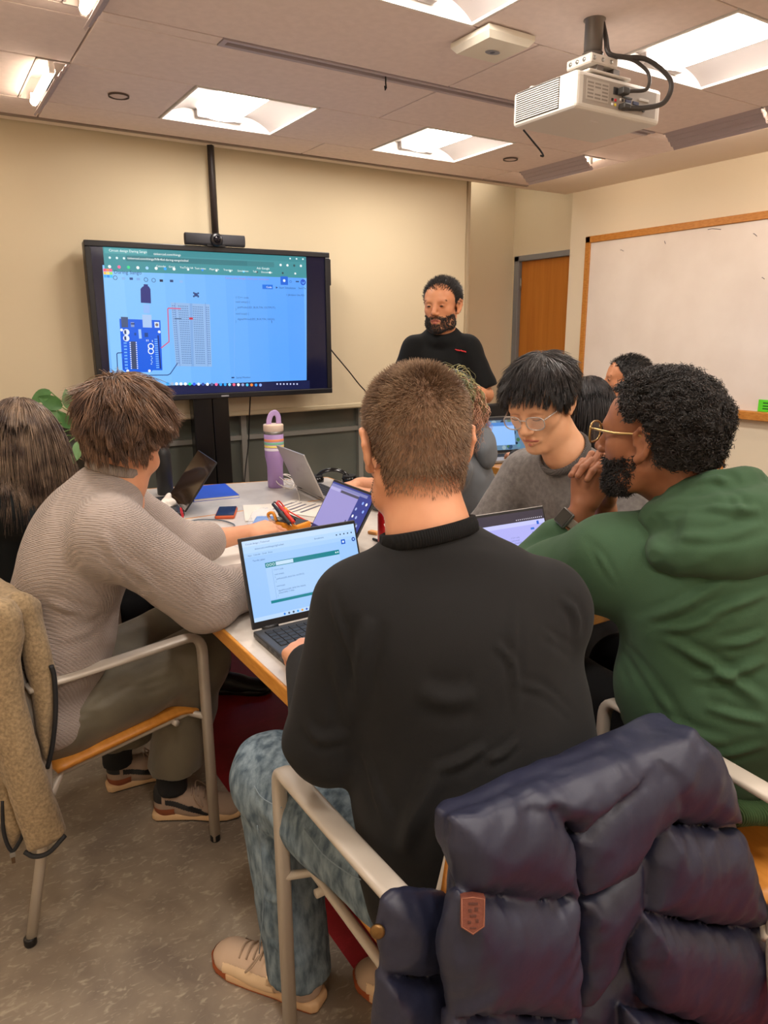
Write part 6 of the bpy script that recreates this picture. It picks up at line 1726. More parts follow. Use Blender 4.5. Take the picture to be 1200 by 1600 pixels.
# ---------------------------------------------------------------- 4: man in the green hoodie
def person_green():
    root = thing('person', (1.44, .72, 0), 'man with short curly black hair, glasses and beard in a green hoodie, hands clasped', 'person')
    c = np.array([1.292, .965, 1.232]); R = face_R(-14, 2); s = 1.07
    J = dict(pelvis=(1.425, .790, .545), neck=(1.365, .868, 1.085), shL=(1.205, .985, .975), shR=(1.60, .805, 1.0), elL=(1.185, 1.285, .80), wrL=(1.318, 1.170, 1.035), elR=(1.52, 1.24, .80), wrR=(1.405, 1.180, 1.035))
    legs = [((1.36, .82, .50), (1.36, 1.22, .53), (1.36, 1.26, .12)), ((1.52, .82, .50), (1.58, 1.22, .53), (1.58, 1.26, .12))]
    b = root; body(root, SK_D, c, R, s, J, [dict(el=J['elL'], wr=J['wrL'], fwd=(.03, -.02, 1), dorsal=(-.95, -.15, .05), side=-1, curls=((38, 62, 30), (42, 66, 30), (45, 66, 30), (48, 66, 30)), thumb=(.75, .45, -.35, 20), s=1.08, res=.0025),
                                    dict(el=J['elR'], wr=J['wrR'], fwd=(-.30, -.02, 1), dorsal=(.85, .05, .45), side=1, curls=((52, 48, 22), (50, 48, 22), (48, 48, 22), (46, 46, 22)), thumb=(.75, .35, -.3, 20), s=1.08, res=.0025)], legs=legs, jaw=1.05, neck_r=(.060, .068))
    S = top_sdf(J, chest=(.225, .165, .22), belly=(.250, .200, .22), hips=(.235, .18, .085), sl=(.094, .088, .074, .050), back=.03, yoke=.082, cuff=.66)
    r, f, up, Rb = frame_of(J)
    g = lambda x, y, D: pd(x, y, D)
    w_ = wsum(folds(.007, (.9, -.4, .35), 8, 31), folds(.005, (.6, -.2, 1), 13, 32),
              local_ridges([(g(1010, 970, 1.42), g(1130, 915, 1.36), .013, .013), (g(1010, 985, 1.42), g(1130, 1000, 1.34), .012, .010), (g(990, 1020, 1.42), g(1200, 1125, 1.3), .013, .012), (g(960, 1060, 1.45), g(1080, 1150, 1.36), .014, .010),
                            (g(1080, 1060, 1.36), g(1200, 1040, 1.3), .012, .012), (g(1100, 1110, 1.34), g(1200, 1130, 1.3), .010, .010), (g(1060, 1190, 1.36), g(1200, 1170, 1.3), .012, .010), (g(925, 1000, 1.5), g(990, 1050, 1.42), .012, .009),
                            (g(905, 830, 1.5), g(965, 925, 1.45), .006, .005)]))
    V, Q = S.mesh(.0065, wsum(folds(.007, (.9, -.4, .35), 8, 31), folds(.005, (.6, -.2, 1), 13, 32)))
    V = wrinkle(V, Q, [([(985, 975), (1060, 950), (1140, 905)], .010, .013), ([(1005, 985), (1070, 985), (1140, 955)], .009, .011), ([(1030, 1000), (1110, 1040), (1195, 1100)], .010, .014), ([(960, 1010), (1010, 1070), (1060, 1140)], .010, .012), ([(1080, 1060), (1140, 1055), (1198, 1030)], .009, .013), ([(1100, 1105), (1150, 1120), (1198, 1130)], .008, .010), ([(1060, 1185), (1130, 1185), (1198, 1165)], .009, .010), ([(930, 1000), (960, 1030), (985, 1075)], .010, .010),
                       ([(900, 822), (930, 860), (968, 925)], .0055, .006), ([(1100, 960), (1150, 945), (1198, 925)], .008, .010), ([(1000, 1110), (1080, 1150), (1140, 1165)], .010, .010), ([(1120, 1010), (1160, 1005), (1198, 990)], .008, .010)])
    M = mat('hoodie_green', '#3d5740', .9, spec=.2, sheen=.05, col2='#375038', nscale=5, bump=.2, bscale=600)
    top = mk('hoodie', V, Q, M, b)
    # hood gathered on the shoulders
    S = SDF(); N_ = np.array(J['neck'])
    ringp = [N_ + r * .082 * math.cos(a) + f * .088 * math.sin(a) + up * (.040 - .030 * math.sin(a)) for a in np.linspace(-math.pi * 1.22, math.pi * .22, 15)]
    S.chain(ringp, [.022] + [.028] * 13 + [.022], .012)
    ring2 = [N_ + r * .125 * math.cos(a) + f * (.115 * math.sin(a) - .02) + up * (.012 - .005 * math.sin(a)) for a in np.linspace(-math.pi * 1.12, math.pi * .12, 13)]
    S.chain(ring2, [.014] + [.028] * 11 + [.014], .030)
    ring3 = [N_ + r * .165 * math.cos(a) + f * (.13 * math.sin(a) - .045) + up * (-.035 + .01 * math.sin(a)) for a in np.linspace(-math.pi * .98, -math.pi * .02, 11)]
    S.chain(ring3, [.008] + [.026] * 9 + [.008], .035)
    S.el(N_ - f * .135 - up * .03, (.145, .055, .085), Rb, .035)
    V, Q = S.mesh(.0055, wsum(folds(.007, (1, .2, 0), 15, 35), folds(.005, (.6, -.4, .5), 24, 36)))
    V = wrinkle(V, Q, [([(985, 775), (1040, 752), (1110, 742), (1155, 755)], .009, .011), ([(1010, 800), (1070, 785), (1130, 790), (1190, 800)], .009, .012), ([(1030, 830), (1090, 835), (1150, 830), (1195, 815)], .010, .011), ([(1120, 740), (1150, 770), (1160, 800)], .007, .008), ([(1000, 790), (1020, 820), (1060, 855)], .008, .008)]); hood = mk('hood', V, Q, M, top)
    # hem rib
    S = SDF(); hp = [np.array(J['pelvis']) + [0, 0, -.030] + .205 * math.cos(a) * np.array([1, -.1, 0]) + .165 * math.sin(a) * np.array([.1, 1, 0]) for a in np.linspace(0, 2 * math.pi, 20)]
    S.chain(hp, .026, .01); V, Q = S.mesh(.008); mk('hem_rib', V, Q, mat('rib_green', '#39552f', .9, bump=.8, wave=(('X', 70),)), top)
    S = SDF()
    for h_, k_, a_ in legs: leg_sdf(S, h_, k_, a_, (.115, .09, .08, .06))
    S.el((1.43, .79, .505), (.19, .15, .085), None, .05); V, Q = S.mesh(.010); mk('trousers', V, Q, TR_BLACK, b)
    M_bk = mat('shoe_dark', '#1a1a1c', .5); mats = dict(sole=M_bk, upper=M_bk, rubber=M_bk)
    shoe(b, (1.37, 1.20), (1.35, 1.49), mats, .30); shoe(b, (1.58, 1.20), (1.60, 1.49), mats, .30)
    # watch
    e, w2 = np.array(J['elL']), np.array(J['wrL']); ad = nrm(w2 - e); wc = w2 - ad * .040; vd = nrm(CAM - wc); out = nrm(vd - ad * (vd @ ad)); out = nrm(out + np.cross(ad, out) * -.55); sd = np.cross(ad, out)
    wt = thing('wristwatch', wc, 'square smart watch on a fabric strap on the clasped wrist', 'watch')
    a_ = np.linspace(0, 2 * math.pi, 26)
    V, Fc = tubeg([wc + (out * math.cos(t) + sd * math.sin(t)) * .0345 for t in a_], None, 10, up=ad, flat=(.0022, .0115), cap=False); mk('strap', V, Fc, mat('strap_beige', '#8d8376', .9, bump=.4, bscale=900), wt)
    Rw = np.stack([sd, ad, out], 1)
    if np.linalg.det(Rw) < 0: Rw[:, 0] *= -1
    box('watch_case', wc + out * .040, (.0185, .0215, .0058), mat('watch_steel', '#7c7a78', .3, metal=.7), wt, Rw, .005, 3, True); box('watch_glass', wc + out * .0462, (.0155, .0185, .0009), mat('watch_glass', '#1b1d1f', .08), wt, Rw, .0008)
    # curly hair
    Hh = Hair(c, R, s)
    def mask(q):
        line = -.040 + .055 * np.clip((q[:, 1] + .045) / .05, 0, 1) + .075 * np.clip((q[:, 1] - .01) / .05, 0, 1) + .045 * np.exp(-((q[:, 1] + .012) / .026) ** 2) * (np.abs(q[:, 0]) > .05)
        return (q[:, 2] > line) & (q[:, 1] < .080)
    V, Q = Hh.cap(.021, mask, .005, warp=lambda P: .012 * (vn(P, 70) - .5) + .008 * (vn(P, 150) - .5))
    cap = mk('hair', V, Q, mat('hair_under_black', '#15110f', .8, bump=.8, bscale=160), b)
    rp, rn = Hh.roots(4200)
    t = np.linspace(0, 1, 9); ph_ = RNG.uniform(0, 6.28, (len(rp), 1)); tu = np.cross(rn, RNG.normal(0, 1, rn.shape)); tu /= np.linalg.norm(tu, axis=1, keepdims=True); tv_ = np.cross(rn, tu)
    rr = RNG.uniform(.0028, .0048, (len(rp), 1)); ang = ph_ + t[None] * 9.0
    P = rp[:, None] - rn[:, None] * .002 + rn[:, None] * (t[None, :, None] * RNG.uniform(.006, .016, (len(rp), 1, 1))) + tu[:, None] * (rr * np.cos(ang))[..., None] + tv_[:, None] * (rr * np.sin(ang))[..., None]
    V, Q = strandg(P, .00105); mk('hair_curls', V, Q, hairmat('hair_black_curl', '#17130f', '#2b2420', .4, .5), cap)
    # beard
    def bmask(q):
        return (q[:, 2] < -.028 - .02 * np.clip(q[:, 1] / .08, 0, 1)) & (q[:, 2] > -.135) & (q[:, 1] > .004 - .3 * (q[:, 2] + .06))
    S = SDF(); head_sdf(S, c, R, s * 1.0, False, 1.05); S2 = SDF(); S2.ops = S.ops
    V, Q = S2.mesh(.005); cen = Hh.L(V[Q].mean(1)); k = bmask(cen) & ~((np.abs(cen[:, 0]) < .027) & (cen[:, 2] > -.080) & (cen[:, 2] < -.052) & (cen[:, 1] > .08)); Qb = Q[k]
    fn = np.cross(V[Qb[:, 2]] - V[Qb[:, 0]], V[Qb[:, 3]] - V[Qb[:, 1]]); fn /= (np.linalg.norm(fn, axis=1, keepdims=True) + 1e-9); fc = V[Qb].mean(1)
    i = RNG.choice(len(fc), 6500); rp = fc[i] + RNG.normal(0, .0025, (6500, 3)); d = fn[i] * .7 + np.array([0, 0, -.6]) + RNG.normal(0, .4, rp.shape)
    P = Hh.grow(rp, d, RNG.uniform(.006, .013, len(rp)), 5, .1, .35, None); V, Q = strandg(P, .0010); mk('beard', V, Q, hairmat('beard_black', '#151110', '#231c18', .5, .4), b)
    glasses(b, c, R, s, mat('frame_gold', '#a88a58', .3, metal=.8), mat('spectacle_lens', '#ffffff', .03, alpha=.12, spec=.8), .026, .021, .0022, .112, .004)
    return root
person_green()

# ---------------------------------------------------------------- 5: man in the grey sweater with glasses
def person_grey():
    root = thing('person', (1.85, 1.56, 0), 'young man with straight black hair and clear glasses in a grey sweater, looking down', 'person')
    c = np.array([1.572, 1.585, 1.245]); R = face_R(250, -24, 3); s = 1.10
    J = dict(pelvis=(1.93, 1.55, .49), neck=(1.668, 1.555, 1.085), shL=(1.735, 1.365, .995), shR=(1.690, 1.755, .995), elL=(1.63, 1.29, .79), wrL=(1.50, 1.46, .775), elR=(1.585, 1.835, .79), wrR=(1.44, 1.66, .775))
    legs = [((1.90, 1.47, .47), (1.50, 1.44, .51), (1.50, 1.44, .1)), ((1.90, 1.64, .47), (1.50, 1.68, .51), (1.50, 1.68, .1))]
    b = root; body(root, SK_P, c, R, s, J, [dict(el=J['elL'], wr=J['wrL'], fwd=(-.6, .6, 0), dorsal=(0, 0, 1), side=-1), dict(el=J['elR'], wr=J['wrR'], fwd=(-.6, -.5, 0), dorsal=(0, 0, 1), side=1)], legs=legs, res=.0028, neck_r=(.050, .060))
    S = top_sdf(J, chest=(.185, .125, .20), belly=(.175, .13, .18), hips=(.18, .14, .10), sl=(.074, .066, .06, .045), yoke=.066)
    V, Q = S.mesh(.0075, wsum(folds(.006, (.2, .1, 1), 10, 41), folds(.004, (.2, .8, .6), 14, 42)))
    M = mat('wool_grey', '#5c5755', .95, sheen=.15, col2='#76716e', nscale=60, ndet=6, nlo=.3, nhi=.7, bump=.5, bscale=260)
    top = mk('sweater', V, Q, M, b); r, f, up, Rb = frame_of(J)
    V, Fc = ring_collar(np.array(J['neck']) + f * .008 + up * -.002, nrm(up + f * .35), .076, .080, .026, .010, Rb); mk('neck_rib', V, Fc, mat('rib_wool', '#5a5553', .95, bump=.9, wave=(('X', 70),)), top)
    S = SDF()
    for h_, k_, a_ in legs: leg_sdf(S, h_, k_, a_, (.095, .075, .07, .055))
    S.el((1.93, 1.55, .48), (.14, .17, .09), None, .05); V, Q = S.mesh(.011); mk('trousers', V, Q, TR_BLACK, b)
    mats = dict(sole=MATS['shoe_dark'], upper=MATS['shoe_dark'], rubber=MATS['shoe_dark']); shoe(b, (1.54, 1.44), (1.26, 1.44), mats, .28); shoe(b, (1.54, 1.68), (1.26, 1.70), mats, .28)
    Hh = Hair(c, R, s)
    def mask(q):
        line = -.045 + .065 * np.clip((q[:, 1] + .03) / .06, 0, 1) + .040 * np.clip((q[:, 1] - .03) / .04, 0, 1)
        return (q[:, 2] > line) & (q[:, 1] < .092)
    V, Q = Hh.cap(.010, mask, .005); cap = mk('hair', V, Q, mat('hair_under_black2', '#161414', .6), b)
    rp, rn = Hh.roots(5200); q = Hh.L(rp)
    crown = Hh.W((.0, -.05, .13)); fl = rp - crown; fl -= rn * (fl * rn).sum(1, keepdims=True); fl /= (np.linalg.norm(fl, axis=1, keepdims=True) + 1e-6)
    fwd = R[:, 1]
    d = rn * .35 + fl * 1.0 + fwd * .25 + RNG.normal(0, .07, rp.shape)
    topf = np.clip((q[:, 2] + .0) / .09, 0, 1); front = np.clip((q[:, 1] - .02) / .06, 0, 1)
    ln = .026 + .052 * topf - .026 * front + RNG.uniform(0, .010, len(rp))
    P = Hh.grow(rp, d, ln, 8, .10, .05, 1.12, 300, .6); V, Q = strandg(P, .00095); mk('hair_strands', V, Q, hairmat('hair_black', '#1b1716', '#3a3330', .35, .4), cap)
    W = lambda p: c + s * (R @ np.array(p, float))
    for q_ in (-1, 1):
        rp = np.array([W((q_ * (.016 + .032 * t), .0905 - .012 * t ** 2 + RNG.normal(0, .0006), .0235 + .005 * math.sin(t * 2.4) + RNG.normal(0, .0014))) for t in np.linspace(0, 1, 90)])
        P = Hh.grow(rp, np.tile(R @ np.array([q_ * 1, .1, .12]), (90, 1)), .009, 3, 0, .08, None); V, Q = strandg(P, .0006); mk('eyebrow', V, Q, MATS['hair_black'], b)
        tube('lashes', smooth_path([W((q_ * .020, .0925, -.0005)), W((q_ * .031, .0935, -.003)), W((q_ * .043, .0885, -.001))], 5), .0009 * s, MATS['hair_under_black2'], b, 5)
    S = SDF(); W3 = [W(p) for p in ((-.021, .0865, -.0655), (-.008, .0962, -.0615), (.008, .0962, -.0615), (.021, .0865, -.0655))]
    S.chain(W3, .0040 * s, .004); W4 = [W(p) for p in ((-.018, .0865, -.0705), (0, .0962, -.0745), (.018, .0865, -.0705))]; S.chain(W4, .0046 * s, .004)
    V, Q = S.mesh(.0018); mk('lips', V, Q, mat('lip_pink', '#b96a5c', .45), b)
    glasses(b, c, R, s, mat('frame_clear', '#b9aea6', .25, metal=.5), mat('spectacle_lens', '#ffffff', .03, alpha=.12, spec=.8), .0255, .019, .0017, .108, -.004)
    return root
person_grey()

# ---------------------------------------------------------------- 6: standing man
def person_standing():
    root = thing('person', (2.23, 2.94, 0), 'standing bearded man in a black t-shirt talking to the group', 'person')
    c = np.array([2.200, 2.912, 1.575]); R = face_R(236, -3); s = 1.02
    J = dict(pelvis=(2.25, 2.955, .92), neck=(2.222, 2.935, 1.445), shL=(2.313, 2.842, 1.378), shR=(2.113, 3.012, 1.378), elL=(2.372, 2.775, 1.150), wrL=(2.215, 2.715, 1.165), elR=(2.045, 3.055, 1.15), wrR=(2.045, 2.86, 1.12))
    legs = [((2.32, 2.89, .86), (2.31, 2.87, .48), (2.33, 2.89, .09)), ((2.18, 3.01, .86), (2.16, 3.0, .48), (2.17, 3.02, .09))]
    b = root; body(root, SK_T, c, R, s, J, [dict(el=J['elL'], wr=J['wrL'], fwd=(-.8, .1, .15), dorsal=(-.2, -.8, .5), side=-1, curls=((40, 45, 30),) * 4, thumb=(.7, .4, .4, 10), r0=.044), dict(el=J['elR'], wr=J['wrR'], fwd=(.5, -.8, .1), dorsal=(-.7, -.5, .4), side=1, curls=((40, 45, 30),) * 4, r0=.044)], legs=legs, res=.0033)
    S = top_sdf(J, chest=(.175, .115, .20), belly=(.16, .115, .20), hips=(.165, .125, .14), sl=(.068, .072, .05, .04), to=(), yoke=.062)
    r, f, up, Rb = frame_of(J)
    S2 = SDF(); S2.ops = [o for o in S.ops]
    S3 = top_sdf(dict(J, elL=tuple(np.array(J['shL']) + (np.array(J['elL']) - np.array(J['shL'])) * .80), elR=tuple(np.array(J['shR']) + (np.array(J['elR']) - np.array(J['shR'])) * .80)), chest=(.150, .105, .19), belly=(.155, .115, .20), hips=(.165, .125, .14), sl=(.056, .074, .05, .04), to=(), yoke=.050)
    N_ = np.array(J['neck']); S3.chain([N_ + r * .058 * math.cos(a) + f * (.012 + .058 * math.sin(a)) - up * (.012 + .018 * math.sin(a)) for a in np.linspace(0, 2 * math.pi, 15)], .020, .03)
    for q in ('L', 'R'):   # cut the sleeve end flat
        sh, e = np.array(J['sh' + q]), np.array(J['el' + q]); d = nrm(e - sh); a = sh + (e - sh) * .88; Rr = np.stack([nrm(np.cross(d, [0, 1, .1])), np.cross(d, nrm(np.cross(d, [0, 1, .1]))), d], 1); S3.bx(a + d * .06, (.12, .12, .06), Rr, .002, .003, True)
    V, Q = S3.mesh(.0075, wsum(folds(.006, (.2, .1, 1), 9, 51), folds(.004, (.7, -.6, .5), 13, 52)))
    M = mat('tshirt_black', '#0f1011', .85, spec=.18, sheen=.03, bump=.1, bscale=500); top = mk('t_shirt', V, Q, M, b)
    V, Fc = ring_collar(np.array(J['neck']) + f * .012 - up * .004, nrm(up + f * .32), .066, .066, .014, .007, Rb); mk('neck_rib', V, Fc, mat('rib_black2', '#121213', .85, spec=.18), top)
    # red script on the chest
    o = pd(711, 544.5, 3.50); P = []
    for i in range(46):
        x = 711 + 17 * i / 45; y = 546.5 + 2.0 * (i / 45) * 1.6 + 1.6 * math.sin(i * 1.15) * (1 - .3 * math.sin(i * .31)) - (2.0 if i in (1, 2, 24, 25) else 0)
        P.append((x, y))
    # lay the squiggle on the shirt surface: nearest vertex depth along the ray
    Vr = V if False else np.array([v.co[:] for v in top.data.vertices]) + OFF[top.name]
    rel = Vr - CAM; dep = rel @ _f; sx = 600 + F_PX * (rel @ _r2) / dep; sy = 800 - F_PX * (rel @ _u2) / dep
    pts = []
    for (x, y) in P:
        k = np.argsort((sx - x) ** 2 + (sy - y) ** 2)[:8]; kk = k[dep[k].argmin()]; d = ray(x, y); pts.append(CAM + d * (dep[kk] - .004))
    pts = np.array(pts); 
    for _ in range(3): pts[1:-1] = pts[1:-1] * .6 + .2 * (pts[:-2] + pts[2:])
    tube('red_script', pts, .0022, mat('print_red', '#c22a2e', .6), top, 5)
    S = SDF()
    for h_, k_, a_ in legs: leg_sdf(S, h_, k_, a_, (.10, .078, .074, .062))
    S.el((2.25, 2.955, .90), (.17, .13, .12), Rb, .05); V, Q = S.mesh(.011, folds(.006, (0, 0, 1), 9, 55)); mk('trousers', V, Q, mat('trouser_navy', '#20242c', .8), b)
    mats = dict(sole=MATS['shoe_dark'], upper=MATS['shoe_dark'], rubber=MATS['shoe_dark']); shoe(b, (2.36, 2.93), (2.16, 2.73), mats, .28); shoe(b, (2.20, 3.06), (1.98, 2.89), mats, .28)
    Hh = Hair(c, R, s)
    def mask(q):
        line = -.030 + .055 * np.clip((q[:, 1] + .03) / .06, 0, 1) + .040 * np.clip((q[:, 1] - .02) / .04, 0, 1)
        return (q[:, 2] > line) & (q[:, 1] < .086)
    V, Q = Hh.cap(.006, mask, .005); hm = hairmat('hair_dark', '#171514', '#2c2827', .45, .4); cap = mk('hair', V, Q, mat('hair_under_dark', '#171514', .6, bump=.5, bscale=300), b)
    rp, rn = Hh.roots(3200); q = Hh.L(rp); d = rn * .7 + R[:, 1] * -.5 + np.array([0, 0, .15]) + RNG.normal(0, .15, rp.shape)
    P = Hh.grow(rp, d, .012 + .014 * np.clip(q[:, 2] / .1, 0, 1), 4, .0, .06, 1.10); V, Q = strandg(P, .0009); mk('hair_strands', V, Q, hm, cap)
    beard(b, Hh, c, R, s, 6000, hm, (.004, .011))
    W = lambda p: c + s * (R @ np.array(p, float))
    face_bits(b, W, R, s, hm, Hh, '#a85a4c')
    return root

person_standing()

# ---------------------------------------------------------------- 7: person with curly dyed hair
def person_curly():
    root = thing('person', (1.98, 2.24, 0), 'person with green and blonde dyed curly hair in a grey hoodie, half hidden', 'person')
    c = np.array([1.770, 2.335, 1.160]); R = face_R(-35, -8); s = 1.0
    J = dict(pelvis=(1.965, 2.265, .48), neck=(1.810, 2.307, 1.02), shL=(1.690, 2.180, .935), shR=(1.930, 2.390, .935), elL=(1.60, 2.36, .775), wrL=(1.505, 2.585, .795), elR=(1.86, 2.62, .775), wrR=(1.615, 2.735, .795))
    legs = [((1.95, 2.16, .46), (1.66, 2.40, .50), (1.66, 2.42, .10)), ((2.05, 2.29, .46), (1.78, 2.56, .50), (1.78, 2.58, .10))]
    b = root; body(root, SK_L, c, R, s, J, [dict(el=J['elL'], wr=J['wrL'], fwd=(-.25, .95, -.1), dorsal=(-.1, 0, 1), side=-1, curls=((22, 35, 20),) * 4), dict(el=J['elR'], wr=J['wrR'], fwd=(-.95, .1, -.08), dorsal=(0, 0, 1), side=1, curls=((22, 35, 20),) * 4)], legs=legs, res=.0045)
    S = top_sdf(J, chest=(.17, .12, .19), belly=(.165, .13, .18), hips=(.175, .14, .10), sl=(.072, .066, .055, .045), yoke=.064, cuff=.45)
    V, Q = S.mesh(.009, wsum(folds(.014, (.2, .1, 1), 10, 61), folds(.008, (.5, .5, .5), 16, 62))); M = mat('hoodie_grey', '#5f646a', .9, sheen=.08, bump=.2, bscale=500); top = mk('hoodie', V, Q, M, b)
    r, f, up, Rb = frame_of(J); S = SDF(); N_ = np.array(J['neck'])
    S.chain([N_ + r * .10 * math.cos(a) + f * .10 * math.sin(a) + up * (.02 - .02 * math.sin(a)) for a in np.linspace(-math.pi * 1.15, math.pi * .15, 13)], .034, .012); S.el(N_ - f * .12 - up * .05, (.10, .045, .09), Rb, .03)
    V, Q = S.mesh(.008, folds(.008, (1, .2, .3), 14, 63)); mk('hood', V, Q, M, top)
    S = SDF()
    for h_, k_, a_ in legs: leg_sdf(S, h_, k_, a_, (.09, .07, .065, .055))
    S.el((2.02, 2.22, .47), (.16, .16, .09), None, .05); V, Q = S.mesh(.011); mk('trousers', V, Q, TR_BLACK, b)
    mats = dict(sole=MATS['shoe_dark'], upper=MATS['shoe_dark'], rubber=MATS['shoe_dark']); shoe(b, (1.68, 2.38), (1.52, 2.58), mats, .26); shoe(b, (1.80, 2.54), (1.64, 2.74), mats, .26)
    Hh = Hair(c, R, s)
    def mask(q): return (q[:, 2] > -.05 + .09 * np.clip((q[:, 1] - .01) / .05, 0, 1)) & (q[:, 1] < .085)
    V, Q = Hh.cap(.012, mask, .007, warp=lambda P: .010 * (vn(P, 55) - .5)); cap = mk('hair', V, Q, mat('hair_under_olive', '#3a3a2c', .7), b)
    def curls(n, wf, ln, m_, name, grav, rad, out):
        rp, rn = Hh.roots(n, wf); P = Hh.grow(rp, rn * out + RNG.normal(0, .2, rp.shape), ln + RNG.uniform(-.03, .03, n), 18, grav, .05, 1.22, max(8, n // 14), .6, caps_push([(N_ + [0, 0, -.03], J['shR'], .10), (N_ + [0, 0, -.03], J['shL'], .10), (N_ + [0, 0, .03], np.array(J['pelvis']) + [0, 0, .2], .13)]))
        t = np.linspace(0, 1, 18)[None]; ph_ = RNG.uniform(0, 6.28, (n, 1)); a = ph_ + t * RNG.uniform(12, 22, (n, 1)); amp = rad * np.clip(t * 3, 0, 1)
        P = P + (_r2 * 1)[None, None] * (amp * np.cos(a))[..., None] + (np.cross(_r2, [0, 0, 1]))[None, None] * (amp * np.sin(a))[..., None]
        V, Q = strandg(P, .0014); mk(name, V, Q, m_, cap)
    curls(900, lambda q: np.clip(q[:, 2] / .08, .05, 1), .13, hairmat('hair_green', '#5d6347', '#a79a62', .45, .4), 'hair_strands', .28, .005, .3)
    curls(600, lambda q: (q[:, 2] < .06) * 1.0 + .05, .17, hairmat('hair_pink_blonde', '#a9765c', '#c99a7c', .45, .35), 'hair_ends', .30, .011, .7)
    curls(220, lambda q: np.clip(q[:, 2] / .08, .05, 1), .12, hairmat('hair_blue_grey', '#39434a', '#5d7070', .45, .3), 'hair_streaks', .30, .004, .25)
    return root
person_curly()

# ---------------------------------------------------------------- 8: woman with straight black hair
def person_blackhair():
    root = thing('person', (2.72, 2.33, 0), 'woman with long straight black hair seen from behind at the back table', 'person')
    c = np.array([2.690, 2.405, 1.118]); R = face_R(5, -10); s = 1.0
    J = dict(pelvis=(2.73, 2.27, .48), neck=(2.70, 2.365, .995), shL=(2.535, 2.375, .925), shR=(2.865, 2.355, .925), elL=(2.52, 2.62, .79), wrL=(2.72, 2.905, .79), elR=(2.92, 2.60, .79), wrR=(2.90, 2.86, .79))
    legs = [((2.65, 2.33, .46), (2.64, 2.74, .50), (2.64, 2.76, .10)), ((2.81, 2.33, .46), (2.82, 2.74, .50), (2.82, 2.76, .10))]
    b = root; body(root, SK_L, c, R, s, J, [dict(el=J['elL'], wr=J['wrL'], fwd=(.45, .85, 0), dorsal=(0, -.1, 1), side=-1, curls=((22, 35, 20),) * 4), dict(el=J['elR'], wr=J['wrR'], fwd=(-.1, 1, -.05), dorsal=(0, 0, 1), side=1)], legs=legs, res=.0055)
    S = top_sdf(J, chest=(.165, .11, .19), belly=(.155, .12, .18), hips=(.165, .13, .10), sl=(.062, .055, .05, .04), yoke=.06); V, Q = S.mesh(.011, folds(.006, (.2, .1, 1), 9, 71)); mk('top', V, Q, mat('top_black', '#1b1b1e', .85), b)
    S = SDF()
    for h_, k_, a_ in legs: leg_sdf(S, h_, k_, a_, (.085, .065, .06, .05))
    S.el((2.73, 2.27, .47), (.16, .14, .08), None, .05); V, Q = S.mesh(.012); mk('trousers', V, Q, TR_BLACK, b)
    mats = dict(sole=MATS['shoe_dark'], upper=MATS['shoe_dark'], rubber=MATS['shoe_dark']); shoe(b, (2.64, 2.70), (2.63, 2.95), mats, .25); shoe(b, (2.82, 2.70), (2.83, 2.95), mats, .25)
    Hh = Hair(c, R, s)
    def mask(q): return (q[:, 2] > -.05 + .09 * np.clip((q[:, 1] - .01) / .05, 0, 1)) & (q[:, 1] < .08)
    V, Q = Hh.cap(.009, mask, .008); cap = mk('hair', V, Q, mat('hair_under_black3', '#141213', .6), b)
    rp, rn = Hh.roots(2600, lambda q: .3 + np.clip(q[:, 2] / .1, 0, 1) + .6 * (q[:, 1] < 0)); part = Hh.W((0, 0, .14)); fl = rp - part; fl -= rn * (fl * rn).sum(1, keepdims=True); fl /= (np.linalg.norm(fl, axis=1, keepdims=True) + 1e-6)
    N_ = np.array(J['neck']); segs = [(N_ + [0, 0, -.04], J['shR'], .075), (N_ + [0, 0, -.04], J['shL'], .075), (N_ + [0, 0, .03], np.array(J['pelvis']) + [0, 0, .25], .12), (c + [0, 0, -.02], N_, .082)]
    P = Hh.grow(rp, fl + rn * .2 + RNG.normal(0, .05, rp.shape), .33 + RNG.uniform(-.04, .05, len(rp)), 11, .42, .04, 1.12, 200, .5, caps_push(segs)); V, Q = strandg(P, .0016); mk('hair_strands', V, Q, hairmat('hair_straight_black', '#1a1718', '#2e2a2b', .32, .4), cap)
    return root
person_blackhair()

